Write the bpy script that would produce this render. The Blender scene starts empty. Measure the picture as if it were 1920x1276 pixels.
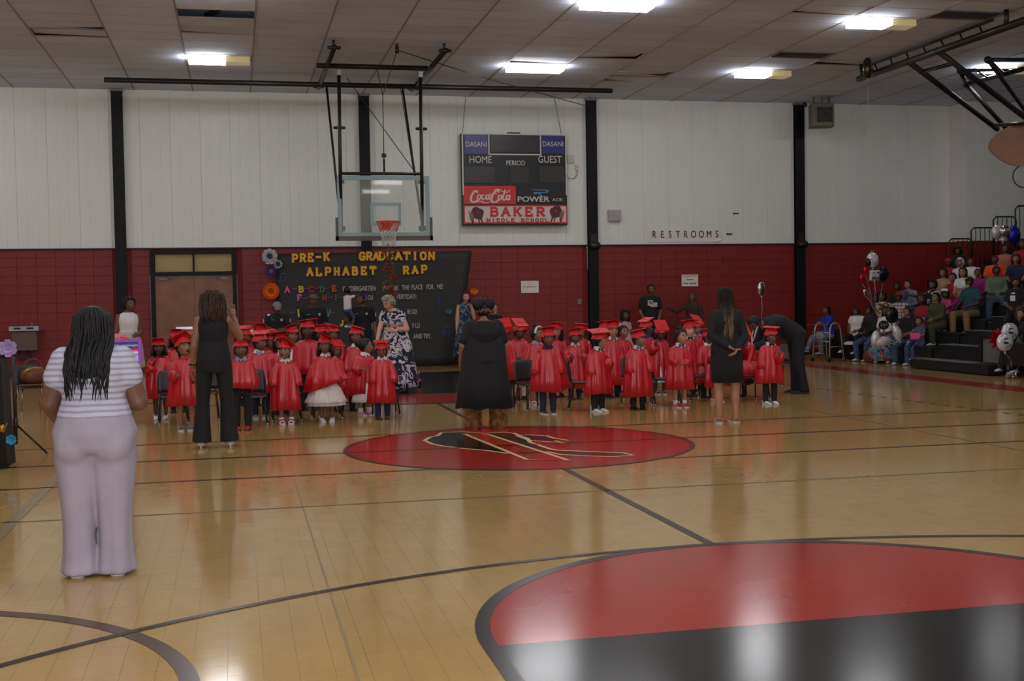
import bpy, math, random
from mathutils import Vector as V, Matrix, Euler
PI = math.pi
rnd = random.Random(7)
S = bpy.context.scene
C = S.collection

# ------------------------------------------------------------------ camera, world, exposure
FPX, YAW, PITCH, ROLL, CAMH = 2283.3, .2219, -.0372, -.0164, 1.6175
_fw = V((math.sin(YAW)*math.cos(PITCH), math.cos(YAW)*math.cos(PITCH), math.sin(PITCH)))
_r0 = V((math.cos(YAW), -math.sin(YAW), 0)); _u0 = _r0.cross(_fw)
_r = _r0*math.cos(ROLL) + _u0*math.sin(ROLL); _u = -_r0*math.sin(ROLL) + _u0*math.cos(ROLL)
EYE = V((0, 0, CAMH))
cam_data = bpy.data.cameras.new('camera'); cam = bpy.data.objects.new('camera', cam_data); C.objects.link(cam)
cam_data.sensor_width = 36; cam_data.lens = FPX/1920*36; cam_data.clip_end = 200
cam.matrix_world = Matrix(((_r.x, _u.x, -_fw.x, 0), (_r.y, _u.y, -_fw.y, 0), (_r.z, _u.z, -_fw.z, CAMH), (0, 0, 0, 1)))
S.camera = cam
S.view_settings.view_transform = 'Standard'; S.view_settings.look = 'None'
S.view_settings.gamma = 1; S.view_settings.use_curve_mapping = False
S.view_settings.exposure = 0.47
world = bpy.data.worlds.new('world'); S.world = world; world.use_nodes = True
world.node_tree.nodes['Background'].inputs[0].default_value = (.5, .55, .65, 1)
world.node_tree.nodes['Background'].inputs[1].default_value = .02
try:
    S.cycles.use_denoising = True; S.cycles.max_bounces = 8; S.cycles.diffuse_bounces = 5
    S.cycles.sample_clamp_indirect = 4
except Exception: pass
LAMP = 20.0            # strength of a lit tube lens
fl_data = bpy.data.lights.new('camera_flash', 'AREA'); fl_data.energy = 190; fl_data.size = .06; fl_data.color = (.86, .91, 1.0)   # the camera's own small flash
flash = bpy.data.objects.new('camera_flash', fl_data); C.objects.link(flash); flash.matrix_world = Matrix.Translation(_u*.13 - _fw*.05) @ cam.matrix_world

def ray(px, py):
    return _r*((px-960)/FPX) - _u*((py-638)/FPX) + _fw
def FL(px, py, z=0.0):                     # point on the level z seen at a pixel of the photograph
    d = ray(px, py); return EYE + d*((z-CAMH)/d.z)
def ON(px, py, Y):                         # point on the upright plane y = Y
    d = ray(px, py); return EYE + d*(Y/d.y)
def AX(px, py, X):                         # point on the upright plane x = X
    d = ray(px, py); return EYE + d*(X/d.x)

# ------------------------------------------------------------------ materials
def lin(c):
    return tuple((x/12.92 if x <= .04045 else ((x+.055)/1.055)**2.4) for x in (v/255 for v in c))
MATS = {}
def mat(name, rgb, rough=.6, metal=0., spec=.5, noise=None, bump=None, coat=0., coat_rough=.05, sheen=0., emit=None, emit_rgb=None, trans=0., alpha=1., aniso=0.):
    if name in MATS: return MATS[name]
    m = bpy.data.materials.new(name); m.use_nodes = True; MATS[name] = m
    nt = m.node_tree; b = nt.nodes['Principled BSDF']; L = nt.links
    c = lin(rgb) + (1,)
    b.inputs['Base Color'].default_value = c; b.inputs['Roughness'].default_value = rough
    b.inputs['Metallic'].default_value = metal; b.inputs['Specular IOR Level'].default_value = spec
    b.inputs['Coat Weight'].default_value = coat; b.inputs['Coat Roughness'].default_value = coat_rough
    b.inputs['Sheen Weight'].default_value = sheen; b.inputs['Transmission Weight'].default_value = trans
    b.inputs['Alpha'].default_value = alpha; b.inputs['Anisotropic'].default_value = aniso
    if emit:
        b.inputs['Emission Color'].default_value = (lin(emit_rgb) if emit_rgb else c[:3]) + (1,); b.inputs['Emission Strength'].default_value = emit
    if noise or bump:
        tc = nt.nodes.new('ShaderNodeTexCoord')
    if noise:
        sc, amt = noise[:2]
        n = nt.nodes.new('ShaderNodeTexNoise'); n.inputs['Scale'].default_value = sc; n.inputs['Detail'].default_value = 4
        L.new(tc.outputs['Object'], n.inputs['Vector'])
        r = nt.nodes.new('ShaderNodeMapRange'); r.inputs[1].default_value = .3; r.inputs[2].default_value = .7
        r.inputs[3].default_value = 1-amt; r.inputs[4].default_value = 1+amt
        L.new(n.outputs[0], r.inputs[0])
        mx = nt.nodes.new('ShaderNodeMix'); mx.data_type = 'RGBA'; mx.blend_type = 'MULTIPLY'; mx.inputs[0].default_value = 1
        mx.inputs[6].default_value = c; L.new(r.outputs[0], mx.inputs[7]); L.new(mx.outputs[2], b.inputs['Base Color'])
    if bump:
        n = nt.nodes.new('ShaderNodeTexNoise'); n.inputs['Scale'].default_value = bump[0]; n.inputs['Detail'].default_value = 5
        L.new(tc.outputs['Object'], n.inputs['Vector'])
        bp = nt.nodes.new('ShaderNodeBump'); bp.inputs['Strength'].default_value = bump[1]; bp.inputs['Distance'].default_value = .02
        L.new(n.outputs[0], bp.inputs['Height']); L.new(bp.outputs[0], b.inputs['Normal'])
    return m
def nodes(m):
    nt = m.node_tree; return nt, nt.nodes['Principled BSDF'], nt.links
def N(nt, kind, **kw):
    n = nt.nodes.new('ShaderNode'+kind)
    for k, v in kw.items(): setattr(n, k, v)
    return n
def math_n(nt, op, a, b=None):
    n = N(nt, 'Math', operation=op)
    for i, x in enumerate((a, b)):
        if x is None: continue
        if isinstance(x, (int, float)): n.inputs[i].default_value = x
        else: nt.links.new(x, n.inputs[i])
    return n.outputs[0]
def ramp_cols(nt, fac, stops, interp='CONSTANT'):
    r = N(nt, 'ValToRGB'); r.color_ramp.interpolation = interp
    e = r.color_ramp.elements
    while len(e) > 1: e.remove(e[-1])
    e[0].position = stops[0][0]; e[0].color = lin(stops[0][1]) + (1,)
    for p, c in stops[1:]:
        x = e.new(p); x.color = lin(c) + (1,)
    nt.links.new(fac, r.inputs[0]); return r.outputs[0]
def pattern_mat(name, kind, cols, scale, rough=.8):
    """stripes / blotch / plaid / cells fabric in object space"""
    if name in MATS: return MATS[name]
    m = mat(name, cols[0], rough); nt, b, L = nodes(m)
    tc = N(nt, 'TexCoord'); sep = N(nt, 'SeparateXYZ'); L.new(tc.outputs['Object'], sep.inputs[0])
    if kind == 'stripes':
        # follow the knit: level bands, bent a little by noise
        n = N(nt, 'TexNoise'); n.inputs['Scale'].default_value = 5; L.new(tc.outputs['Object'], n.inputs['Vector'])
        z = math_n(nt, 'ADD', math_n(nt, 'MULTIPLY', sep.outputs[2], scale), math_n(nt, 'MULTIPLY', n.outputs[0], .5))
        fr = math_n(nt, 'FRACT', z)
        col = ramp_cols(nt, fr, [(0, cols[0]), (.48, cols[0]), (.60, cols[1]), (.9, cols[1]), (1, cols[0])], 'LINEAR')
    elif kind == 'blotch':
        n = N(nt, 'TexNoise'); n.inputs['Scale'].default_value = scale; n.inputs['Detail'].default_value = 2.2; n.inputs['Distortion'].default_value = 1.4
        L.new(tc.outputs['Object'], n.inputs['Vector'])
        k = len(cols); st = [(0, cols[0])] + [(.5 + .17*(i/(k-1)-.35), cols[i]) for i in range(1, k)]
        col = ramp_cols(nt, n.outputs[0], st)
    elif kind == 'cells':
        n = N(nt, 'TexVoronoi'); n.inputs['Scale'].default_value = scale; L.new(tc.outputs['Object'], n.inputs['Vector'])
        s2 = N(nt, 'SeparateXYZ'); L.new(n.outputs['Color'], s2.inputs[0])
        k = len(cols); col = ramp_cols(nt, s2.outputs[0], [(i/k, cols[i]) for i in range(k)])
    elif kind == 'plaid':
        a = math_n(nt, 'LESS_THAN', math_n(nt, 'FRACT', math_n(nt, 'MULTIPLY', sep.outputs[0], scale)), .22)
        c2 = math_n(nt, 'LESS_THAN', math_n(nt, 'FRACT', math_n(nt, 'MULTIPLY', sep.outputs[2], scale)), .22)
        col = ramp_cols(nt, math_n(nt, 'MULTIPLY', math_n(nt, 'ADD', a, c2), .5), [(0, cols[0]), (.25, cols[1]), (.9, cols[2])])
    L.new(col, b.inputs['Base Color']); return m

# ------------------------------------------------------------------ mesh builder
def basis(d, side=None):
    d = d.normalized()
    s = side if side is not None else (V((1, 0, 0)) if abs(d.x) < .9 else V((0, 1, 0)))
    s = (s - d*s.dot(d)); s = s.normalized() if s.length > 1e-6 else d.orthogonal().normalized()
    return s, d.cross(s)
def ring(c, d, rx, ry, n=12, side=None, ph=0, wave=None):
    s, t = basis(d, side); out = []
    for i in range(n):
        a = ph + 2*PI*i/n; k = 1 + (wave(a) if wave else 0)
        out.append(V(c) + s*(rx*k*math.cos(a)) + t*(ry*k*math.sin(a)))
    return out
class M:
    def __init__(s): s.v = []; s.f = []; s.m = []; s.sm = []
    def add(s, vs, fs, m=0, smooth=True):
        o = len(s.v); s.v += [tuple(x) for x in vs]
        for f in fs: s.f.append(tuple(i+o for i in f)); s.m.append(m); s.sm.append(smooth)
        return s
    def box(s, c, d, m=0, rot=None, bev=0):
        x, y, z = d[0]/2, d[1]/2, d[2]/2
        q = [V((a*x, b*y, e*z)) for a in (-1, 1) for b in (-1, 1) for e in (-1, 1)]
        if rot is not None: q = [rot @ p for p in q]
        q = [p + V(c) for p in q]
        return s.add(q, [(0, 1, 3, 2), (4, 6, 7, 5), (0, 4, 5, 1), (2, 3, 7, 6), (0, 2, 6, 4), (1, 5, 7, 3)], m, False)
    def cham(s, c, d, b, m=0, rot=None):          # box with chamfered front rim (front = -y)
        x, y, z = d[0]/2, d[1]/2, d[2]/2
        q = [V((sx*x, y, sz*z)) for sx, sz in ((-1, -1), (1, -1), (1, 1), (-1, 1))]
        q += [V((sx*x, -y+b, sz*z)) for sx, sz in ((-1, -1), (1, -1), (1, 1), (-1, 1))]
        q += [V((sx*(x-b), -y, sz*(z-b))) for sx, sz in ((-1, -1), (1, -1), (1, 1), (-1, 1))]
        if rot is not None: q = [rot @ p for p in q]
        q = [p + V(c) for p in q]
        fs = [(0, 1, 2, 3), (8, 11, 10, 9)]
        for k in (0, 4):
            for i in range(4):
                j = (i+1) % 4; fs.append((k+i, k+4+i, k+4+j, k+j))
        return s.add(q, fs, m, False)
    def loft(s, rings, m=0, caps=(True, True), smooth=True):
        n = len(rings[0]); vs = [p for r in rings for p in r]; fs = []
        for k in range(len(rings)-1):
            for i in range(n):
                j = (i+1) % n; fs.append((k*n+i, k*n+j, (k+1)*n+j, (k+1)*n+i))
        if caps[0]: fs.append(tuple(range(n-1, -1, -1)))
        if caps[1]: fs.append(tuple(range((len(rings)-1)*n, len(rings)*n)))
        return s.add(vs, fs, m, smooth)
    def tube(s, pts, r, n=8, m=0, smooth=True, flat=1.0, side=None):
        pts = [V(p) for p in pts]; k = len(pts)
        rr = r if isinstance(r, (list, tuple)) else [r]*k
        rings = []; sd = side
        for i, p in enumerate(pts):
            d = (pts[min(i+1, k-1)] - pts[max(i-1, 0)])
            if d.length < 1e-9: d = V((0, 0, 1))
            sd2, _ = basis(d, sd); sd = sd2
            rings.append(ring(p, d, rr[i], rr[i]*flat, n, sd2))
        return s.loft(rings, m, smooth=smooth)
    def cap(s, p0, p1, r0, r1, n=10, m=0, fl=1.0, side=None):   # tapered limb with round ends
        p0, p1 = V(p0), V(p1); d = p1-p0
        d = d.normalized() if d.length > 1e-6 else V((0, 0, 1))
        sd, _ = basis(d, side); R = []
        for a in (-80, -50, -20): R.append(ring(p0 + d*(r0*math.sin(a*PI/180)), d, r0*math.cos(a*PI/180), r0*fl*math.cos(a*PI/180), n, sd))
        for a in (20, 50, 80): R.append(ring(p1 + d*(r1*math.sin(a*PI/180)), d, r1*math.cos(a*PI/180), r1*fl*math.cos(a*PI/180), n, sd))
        return s.loft(R, m)
    def ball(s, c, r, n=12, k=8, m=0, rot=None):
        if isinstance(r, (int, float)): r = (r, r, r)
        rings = []
        for i in range(1, k):
            a = -PI/2 + PI*i/k
            q = [V((r[0]*math.cos(a)*math.cos(2*PI*j/n), r[1]*math.cos(a)*math.sin(2*PI*j/n), r[2]*math.sin(a))) for j in range(n)]
            rings.append([(rot @ p if rot is not None else p) + V(c) for p in q])
        return s.loft(rings, m)
    def lathe(s, prof, n=16, m=0, c=(0, 0, 0), rot=None, caps=(True, True), smooth=True):
        rings = []
        for r, z in prof:
            q = [V((r*math.cos(2*PI*j/n), r*math.sin(2*PI*j/n), z)) for j in range(n)]
            rings.append([(rot @ p if rot is not None else p) + V(c) for p in q])
        return s.loft(rings, m, caps, smooth)
    def prism(s, poly, t, frame, m=0):            # poly in 2d, frame(x, y, depth) -> point
        n = len(poly); a = [frame(x, y, 0) for x, y in poly]; b = [frame(x, y, t) for x, y in poly]
        fs = [tuple(range(n)), tuple(range(2*n-1, n-1, -1))] + [(i, i+n, (i+1) % n+n, (i+1) % n) for i in range(n)]
        return s.add(a+b, fs, m, False)
    def mesh(s, name):
        me = bpy.data.meshes.new(name); me.from_pydata(s.v, [], s.f)
        me.polygons.foreach_set('material_index', s.m); me.polygons.foreach_set('use_smooth', s.sm); me.update(); return me
    def build(s, name, mats, parent=None, **kw):
        me = s.mesh(name)
        for x in (mats if isinstance(mats, (list, tuple)) else [mats]): me.materials.append(x)
        return put(name, me, parent, **kw)
def put(name, data, parent=None, loc=None, rot=None, kind=None, label=None):
    o = bpy.data.objects.new(name, data); C.objects.link(o)
    if parent is not None: o.parent = parent
    if loc is not None: o.location = loc
    if rot is not None: o.rotation_euler = rot
    if kind: o['kind'] = kind
    if label: o['label'] = label
    return o
def tag(o, label, cat, group=None):
    o['label'] = label; o['category'] = cat
    if group: o['group'] = group
    return o
def thing(name, label, cat, loc=(0, 0, 0), rz=0., group=None):
    o = bpy.data.objects.new(name, None); C.objects.link(o); o.empty_display_size = .1
    o.location = loc; o.rotation_euler = (0, 0, rz); return tag(o, label, cat, group)
PENDING = []                                    # meshes whose modifiers are applied once, at the end
def remeshed(mb, name, mats, parent, voxel, extra=None, smooth=4):
    me = mb.mesh(name); o = put(name, me, parent)
    r = o.modifiers.new('r', 'REMESH'); r.mode = 'VOXEL'; r.voxel_size = voxel; r.use_smooth_shade = True
    k = o.modifiers.new('s', 'SMOOTH'); k.factor = .5; k.iterations = smooth
    PENDING.append((o, extra, mats)); return o
def text(s, name, size, m, parent, frame, ext=.004, shear=0, sx=1., align='CENTER', space=1., off=0., bevel=0):
    """flat lettering; frame = (origin, x axis, up axis)"""
    cu = bpy.data.curves.new(name, 'FONT'); cu.body = s; cu.size = size; cu.extrude = ext; cu.align_x = align; cu.align_y = 'CENTER'
    cu.shear = shear; cu.space_character = space; cu.offset = off; cu.resolution_u = 3
    o = put(name, cu, parent)
    p, x, y = V(frame[0]), V(frame[1]).normalized(), V(frame[2]).normalized(); z = x.cross(y)
    o.matrix_local = Matrix.Translation(p) @ Matrix((x, y, z)).transposed().to_4x4() @ Matrix.Diagonal((sx, 1, 1, 1))
    cu.materials.append(m); PENDING.append((o, None, [m])); return o
def finish():
    dg = bpy.context.evaluated_depsgraph_get()
    for o, extra, mats in PENDING:
        me = bpy.data.meshes.new_from_object(o.evaluated_get(dg), depsgraph=dg)
        if extra is not None:
            q = M(); q.v = [tuple(v.co) for v in me.vertices]; q.f = [tuple(p.vertices) for p in me.polygons]
            q.m = [0]*len(q.f); q.sm = [True]*len(q.f); q.add(extra.v, extra.f)
            q.m[-len(extra.f):] = extra.m; q.sm[-len(extra.f):] = extra.sm
            bpy.data.meshes.remove(me); me = q.mesh(o.name)
            for x in mats: me.materials.append(x)
            me.polygons.foreach_set('material_index', q.m)
        if o.type == 'MESH':
            if len(me.materials) == 0:
                for x in mats: me.materials.append(x)
            o.modifiers.clear(); old = o.data; o.data = me; bpy.data.meshes.remove(old)
        else:
            n2 = bpy.data.objects.new(o.name, me); C.objects.link(n2); n2.parent = o.parent; n2.matrix_local = o.matrix_local.copy()
            nm = o.name
            for key in o.keys():
                if key in ('kind', 'label', 'category', 'group'): n2[key] = o[key]
            bpy.data.objects.remove(o); n2.name = nm
    PENDING.clear()
# ------------------------------------------------------------------ room measures (metres)
WY, CZ, PZ = 28.285, 6.283, 2.80          # far wall plane, hung ceiling, top of the red block dado
JX, JY = 18.0, 27.5                       # the wall steps forward here
XL, XR, YB = -9.0, 22.0, -7.0
AXIS, MIDY = 2.933, 12.743                # court axis and half-way line

black_paint = mat('black paint', (9, 9, 10), .5, spec=.25, noise=(3, .25))
black_metal = mat('black metal', (24, 22, 21), .4, noise=(8, .3))
dark_line = mat('dark line', (45, 34, 30), .22)
grey_line = mat('grey line', (146, 128, 94), .22)
court_red = mat('court red', (164, 42, 32), .15, spec=.6, noise=(1.2, .1))
court_black = mat('court black', (22, 21, 20), .17, noise=(2, .15))
cream = mat('cream outline', (214, 182, 130), .3)
steel = mat('steel', (190, 190, 192), .25, 1.)
grey_plastic = mat('grey plastic', (120, 120, 122), .5)
white_paper = mat('white paper', (225, 215, 210), .8)

# ---- maple parquet
maple = mat('maple parquet', (196, 156, 92), .16, spec=.7)
def _maple():
    nt, b, L = nodes(maple)
    g = N(nt, 'NewGeometry'); T = .1524
    sc = N(nt, 'VectorMath', operation='SCALE'); sc.inputs[3].default_value = 1/T; fz = N(nt, 'VectorMath', operation='MULTIPLY_ADD'); fz.inputs[1].default_value = (1, 1, 0); fz.inputs[2].default_value = (0, 0, .07); L.new(g.outputs['Position'], fz.inputs[0]); L.new(fz.outputs[0], sc.inputs[0])
    fl = N(nt, 'VectorMath', operation='FLOOR'); L.new(sc.outputs[0], fl.inputs[0])
    wn = N(nt, 'TexWhiteNoise'); L.new(fl.outputs[0], wn.inputs[0])
    sp = N(nt, 'SeparateXYZ'); L.new(fl.outputs[0], sp.inputs[0]); sq = N(nt, 'SeparateXYZ'); L.new(sc.outputs[0], sq.inputs[0])
    par = math_n(nt, 'GREATER_THAN', math_n(nt, 'FRACT', math_n(nt, 'MULTIPLY', math_n(nt, 'ADD', sp.outputs[0], sp.outputs[1]), .5)), .25)
    mxs = N(nt, 'Mix'); L.new(par, mxs.inputs[0]); L.new(sq.outputs[0], mxs.inputs[2]); L.new(sq.outputs[1], mxs.inputs[3])
    st = math_n(nt, 'FLOOR', math_n(nt, 'MULTIPLY', mxs.outputs[0], 5))
    w2 = N(nt, 'TexWhiteNoise', noise_dimensions='1D'); L.new(math_n(nt, 'ADD', math_n(nt, 'MULTIPLY', st, 1.37), math_n(nt, 'MULTIPLY', wn.outputs[0], 31)), w2.inputs[1])
    big = N(nt, 'TexNoise'); big.inputs['Scale'].default_value = .7; big.inputs['Detail'].default_value = 3; L.new(g.outputs['Position'], big.inputs['Vector'])
    k = math_n(nt, 'ADD', math_n(nt, 'MULTIPLY', wn.outputs[0], .07), math_n(nt, 'MULTIPLY', w2.outputs[0], .05))
    k = math_n(nt, 'ADD', k, math_n(nt, 'MULTIPLY', big.outputs[0], .22)); k = math_n(nt, 'ADD', k, .80)
    mx = N(nt, 'Mix', data_type='RGBA', blend_type='MULTIPLY'); mx.inputs[0].default_value = 1
    mx.inputs[6].default_value = lin((180, 147, 90)) + (1,); L.new(k, mx.inputs[7]); L.new(mx.outputs[2], b.inputs['Base Color'])
    n = N(nt, 'TexNoise'); n.inputs['Scale'].default_value = 9; n.inputs['Detail'].default_value = 3; L.new(g.outputs['Position'], n.inputs['Vector'])
    n.inputs['Scale'].default_value = 1.5
    L.new(math_n(nt, 'ADD', math_n(nt, 'MULTIPLY', n.outputs[0], .05), .09), b.inputs['Roughness'])
_maple()
joint = mat('parquet joint', (92, 68, 38), .5)

# ---- floor: level slab with a shallow tray where single parquet tiles lie
T = .1524
tx0, tx1, ty0, ty1 = -2.9718, 7.0104, 4.572, 9.2964
q = M()
def slab(x0, x1, y0, y1, z, m):
    nx, ny = max(1, round((x1-x0)/1.5)), max(1, round((y1-y0)/1.5))
    vs = [(x0+(x1-x0)*i/nx, y0+(y1-y0)*j/ny, z) for j in range(ny+1) for i in range(nx+1)]
    q.add(vs, [(j*(nx+1)+i, j*(nx+1)+i+1, (j+1)*(nx+1)+i+1, (j+1)*(nx+1)+i) for j in range(ny) for i in range(nx)], m, False)
slab(XL, XR, YB, ty0, 0, 0); slab(XL, XR, ty1, WY+.2, 0, 0); slab(XL, tx0, ty0, ty1, 0, 0); slab(tx1, XR, ty0, ty1, 0, 0)
slab(tx0, tx1, ty0, ty1, -.006, 1)
q.add([(XL, YB, -.2), (XR, YB, -.2), (XR, WY+.2, -.2), (XL, WY+.2, -.2)], [(3, 2, 1, 0)], 1, False)
floor = q.build('floor', [maple, joint], kind='structure')
tile_mb = M(); h = T/2-.0006
tile_mb.add([(-h, -h, -.005), (h, -h, -.005), (h, h, -.005), (-h, h, -.005), (-h, -h, 0), (h, -h, 0), (h, h, 0), (-h, h, 0)],
            [(4, 5, 6, 7), (0, 1, 5, 4), (1, 2, 6, 5), (2, 3, 7, 6), (3, 0, 4, 7)], 0, False)
tile_me = tile_mb.mesh('floor_tile'); tile_me.materials.append(maple)
KC = (AXIS, 5.45); KR = 1.83              # near key circle
def under_key(x, y): return (math.hypot(x-KC[0], y-KC[1]) < KR-.12) or (y < KC[1] and abs(x-KC[0]) < KR-.12)
cells = []
for i in range(round((tx1-tx0)/T)):
    for j in range(round((ty1-ty0)/T)):
        x, y = tx0+(i+.5)*T, ty0+(j+.5)*T
        if not under_key(x, y): cells.append((x, y))
vis = [c for c in cells if -1.75 < c[0] < 1.05 and c[1] > 4.85]
vis.sort(key=lambda c: c[1]); single = set(vis[:300]); rest = M()
for x, y in cells:
    zj = rnd.uniform(-.00025, .00025); r = (rnd.uniform(-.0012, .0012), rnd.uniform(-.0012, .0012), 0)
    if (x, y) in single: put('floor_tile', tile_me, floor, (x, y, zj), r)
    else:
        e = Euler(r).to_matrix(); rest.add([e @ V(p) + V((x, y, zj)) for p in tile_mb.v], tile_mb.f, 0, False)
rest.build('floor_tiles', maple, floor, kind='stuff')

# ---- court paint: thin films lying on the boards
PZ0 = .003
def film(name, poly, m, z=PZ0):
    q = M(); q.add([(x, y, z) for x, y in poly], [tuple(range(len(poly)))], 0, False); return q.build(name, m, floor)
def band(name, pts, w, m, z=PZ0, closed=False):
    q = M(); n = len(pts); L_, R_ = [], []
    for i, p in enumerate(pts):
        a = pts[(i-1) % n] if (i or closed) else p; b = pts[(i+1) % n] if (i < n-1 or closed) else p
        d = V((b[0]-a[0], b[1]-a[1], 0)).normalized(); s = V((-d.y, d.x, 0))*(w/2)
        L_.append((p[0]+s.x, p[1]+s.y, z)); R_.append((p[0]-s.x, p[1]-s.y, z))
    fs = [(i, i+n, (i+1) % n+n, (i+1) % n) for i in range(n if closed else n-1)]
    q.add(L_+R_, [f[::-1] for f in fs], 0, False); return q.build(name, m, floor)
def arc(c, r, a0, a1, n=64): return [(c[0]+r*math.cos(math.radians(a0+(a1-a0)*i/n)), c[1]+r*math.sin(math.radians(a0+(a1-a0)*i/n))) for i in range(n+1)]
film('painted_circle', arc((AXIS, MIDY), 1.83, 0, 360, 96)[:-1], court_red)
band('circle_outline', arc((AXIS, MIDY), 1.85, 0, 360, 96)[:-1], .055, dark_line, .0042, True)
for cy, s in ((KC[1], 1), (2*MIDY-KC[1], -1)):
    film('painted_half_circle', arc((AXIS, cy), KR-.02, 0, 180*s, 48), court_red)
    film('painted_key', [(AXIS-KR, cy), (AXIS+KR, cy), (AXIS+KR, cy-s*5.75), (AXIS-KR, cy-s*5.75)][::s], court_black)
    band('key_outline', [(AXIS+KR, cy-s*5.75)] + arc((AXIS, cy), KR, 0, 180*s, 48) + [(AXIS-KR, cy-s*5.75)], .075, dark_line, .0042)
    band('three_point_line', [(AXIS+6.02, cy-s*5.7)] + arc((AXIS, cy-s*4.19), 6.02, 0, 180*s, 72) + [(AXIS-6.02, cy-s*5.7)], .05, dark_line, .0046)
band('centre_line', [(AXIS, KC[1]+KR), (AXIS, MIDY-1.83)], .06, dark_line); band('centre_line', [(AXIS, MIDY+1.83), (AXIS, 2*MIDY-KC[1]-KR)], .06, dark_line)
band('half_way_line', [(-6, MIDY), (11.7, MIDY)], .05, dark_line, .005)
for y in (MIDY-1.5, MIDY+1.5): band('court_line', [(-6, y), (AXIS-math.sqrt(1.85**2-1.5**2), y)], .05, dark_line); band('court_line', [(AXIS+math.sqrt(1.85**2-1.5**2), y), (11.7, y)], .05, dark_line)
band('pale_court_line', [(-6, 9.55), (11.7, 9.55)], .035, grey_line); band('pale_court_line', [(.465, 4.6), (.465, 11)], .012, grey_line)
band('pale_court_line', [(-1.66, 8.2), (-1.66, 20.5)], .1, grey_line); band('pale_court_line', [(7.56, 8.2), (7.56, 20.5)], .06, grey_line)
for k in range(26): band('dashed_line', [(9.15+.022*k, 20.2-.3*k), (9.15+.022*k, 20.05-.3*k)], .05, dark_line)
band('side_circle_line', arc((-2.05, 5.1), 1.83, -60, 200), .085, mat('brown line', (82, 58, 44), .22))
film('side_border', [(11.76, -2), (12.32, -2), (12.32, 27.3), (11.76, 27.3)], court_red)
# emblem in the centre circle (outline read off the boards)
def fpix(pts): return [tuple(FL(640+x*.3542, 780+y*.3540)[:2]) for x, y in pts]
em_b = [(440, 130), (470, 112), (512, 104), (530, 88), (640, 84), (760, 92), (860, 86), (915, 92), (950, 108), (985, 118), (1000, 140), (1040, 152), (1075, 165), (1105, 175), (1145, 182), (1490, 196), (1545, 208), (1440, 216), (1300, 212), (1160, 204), (1090, 190), (1010, 195), (880, 198), (760, 182), (640, 172), (540, 160), (480, 148)]
em_h = [(930, 106), (985, 100), (1090, 106), (1125, 118), (1200, 129), (1130, 131), (1180, 144), (1085, 136), (1000, 130)]
em_1 = [(650, 95), (775, 97), (1205, 236), (985, 232)]
for nm, poly, zz in (('emblem_body', em_b, .0044), ('emblem_horn', em_h, .0046), ('emblem_stroke', em_1, .0050)):
    p = fpix(poly); film(nm, p[::-1], court_red if nm == 'emblem_stroke' else court_black, zz)
    band('emblem_outline', p, .046, cream, zz+.0006, True)

# ---- walls
white_wall = mat('white wall panel', (224, 227, 221), .42, noise=(.8, .04), bump=(1.6, .05))
white_back = mat('white wall', (226, 224, 222), .6, noise=(1, .05))
red_block = mat('red block paint', (124, 25, 15), .5, noise=(6, .1), bump=(40, .12))
red_joint = mat('red joint', (118, 24, 15), .7)
def wall(name, c, d, m): return M().box(c, d, 0).build(name, m, kind='structure')
wall_far = M().box((4.5, WY+.135, PZ/2), (27, .21, PZ), 0).box((4.5, WY+.135, (PZ+7)/2), (27, .21, 7-PZ), 1).box((JX+2.0, JY+.14, PZ/2), (4.0, .22, PZ), 0).box((JX+2, JY+.14, (PZ+7)/2), (4, .22, 7-PZ), 1).box((JX+.09, (JY+WY)/2+.1, PZ/2), (.2, WY-JY, PZ), 0).box((JX+.09, (JY+WY)/2+.1, (7+PZ)/2), (.2, WY-JY, 7-PZ), 1).build('wall_far', [red_joint, white_back], kind='structure')
for nm, c, d in (('wall_left', (XL-.1, 10.5, 0), (.2, 36, 0)), ('wall_right', (XR+.1, 10.5, 0), (.2, 36, 0)), ('wall_back', (6.5, YB-.1, 0), (31.4, .2, 0))):
    M().box((c[0], c[1], PZ/2), (d[0], d[1], PZ), 0).box((c[0], c[1], (PZ+7)/2), (d[0], d[1], 7-PZ), 1).build(nm, [red_block, white_back], kind='structure')
# painted blocks, stack bonded
DX0, DX1, DTOP = -1.86, .03, 2.735
bl = M().cham((0, .015, 0), (.397, .03, .197), .0025); blk_me = bl.mesh('block'); blk_me.materials.append(red_block)
spots = []
for i in range(64):
    for j in range(14):
        x, z = -7.05+.4*i+.2, .2*j+.1
        if x > JX: continue
        if DX0-.1 < x < DX1+.1 and z < DTOP+.1: continue
        if any(abs(x-cx) < .1 for cx in (-2.46, 2.96, 8.39, 13.78)): continue
        spots.append((x, z))
def seen(x, z):
    d = V((x, WY, z))-EYE; px = 960+FPX*d.dot(_r)/d.dot(_fw)
    if not 0 < px < 1900: return 9
    if 520 < px < 880 and z < 2.6: return 5
    return 1 if z > 1.3 else 3
spots.sort(key=lambda s: (seen(*s), s[0])); rest = M()
for k, (x, z) in enumerate(spots):
    if k < 300: put('block', blk_me, wall_far, (x, WY, z))
    else: rest.add([V(p)+V((x, WY, z)) for p in bl.v], bl.f, 0, False)
for i in range(10):
    for j in range(14): rest.add([V(p)+V((JX+.2+.4*i, JY, .2*j+.1)) for p in bl.v], bl.f, 0, False)
rest.build('blocks', red_block, wall_far, kind='stuff')
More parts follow.
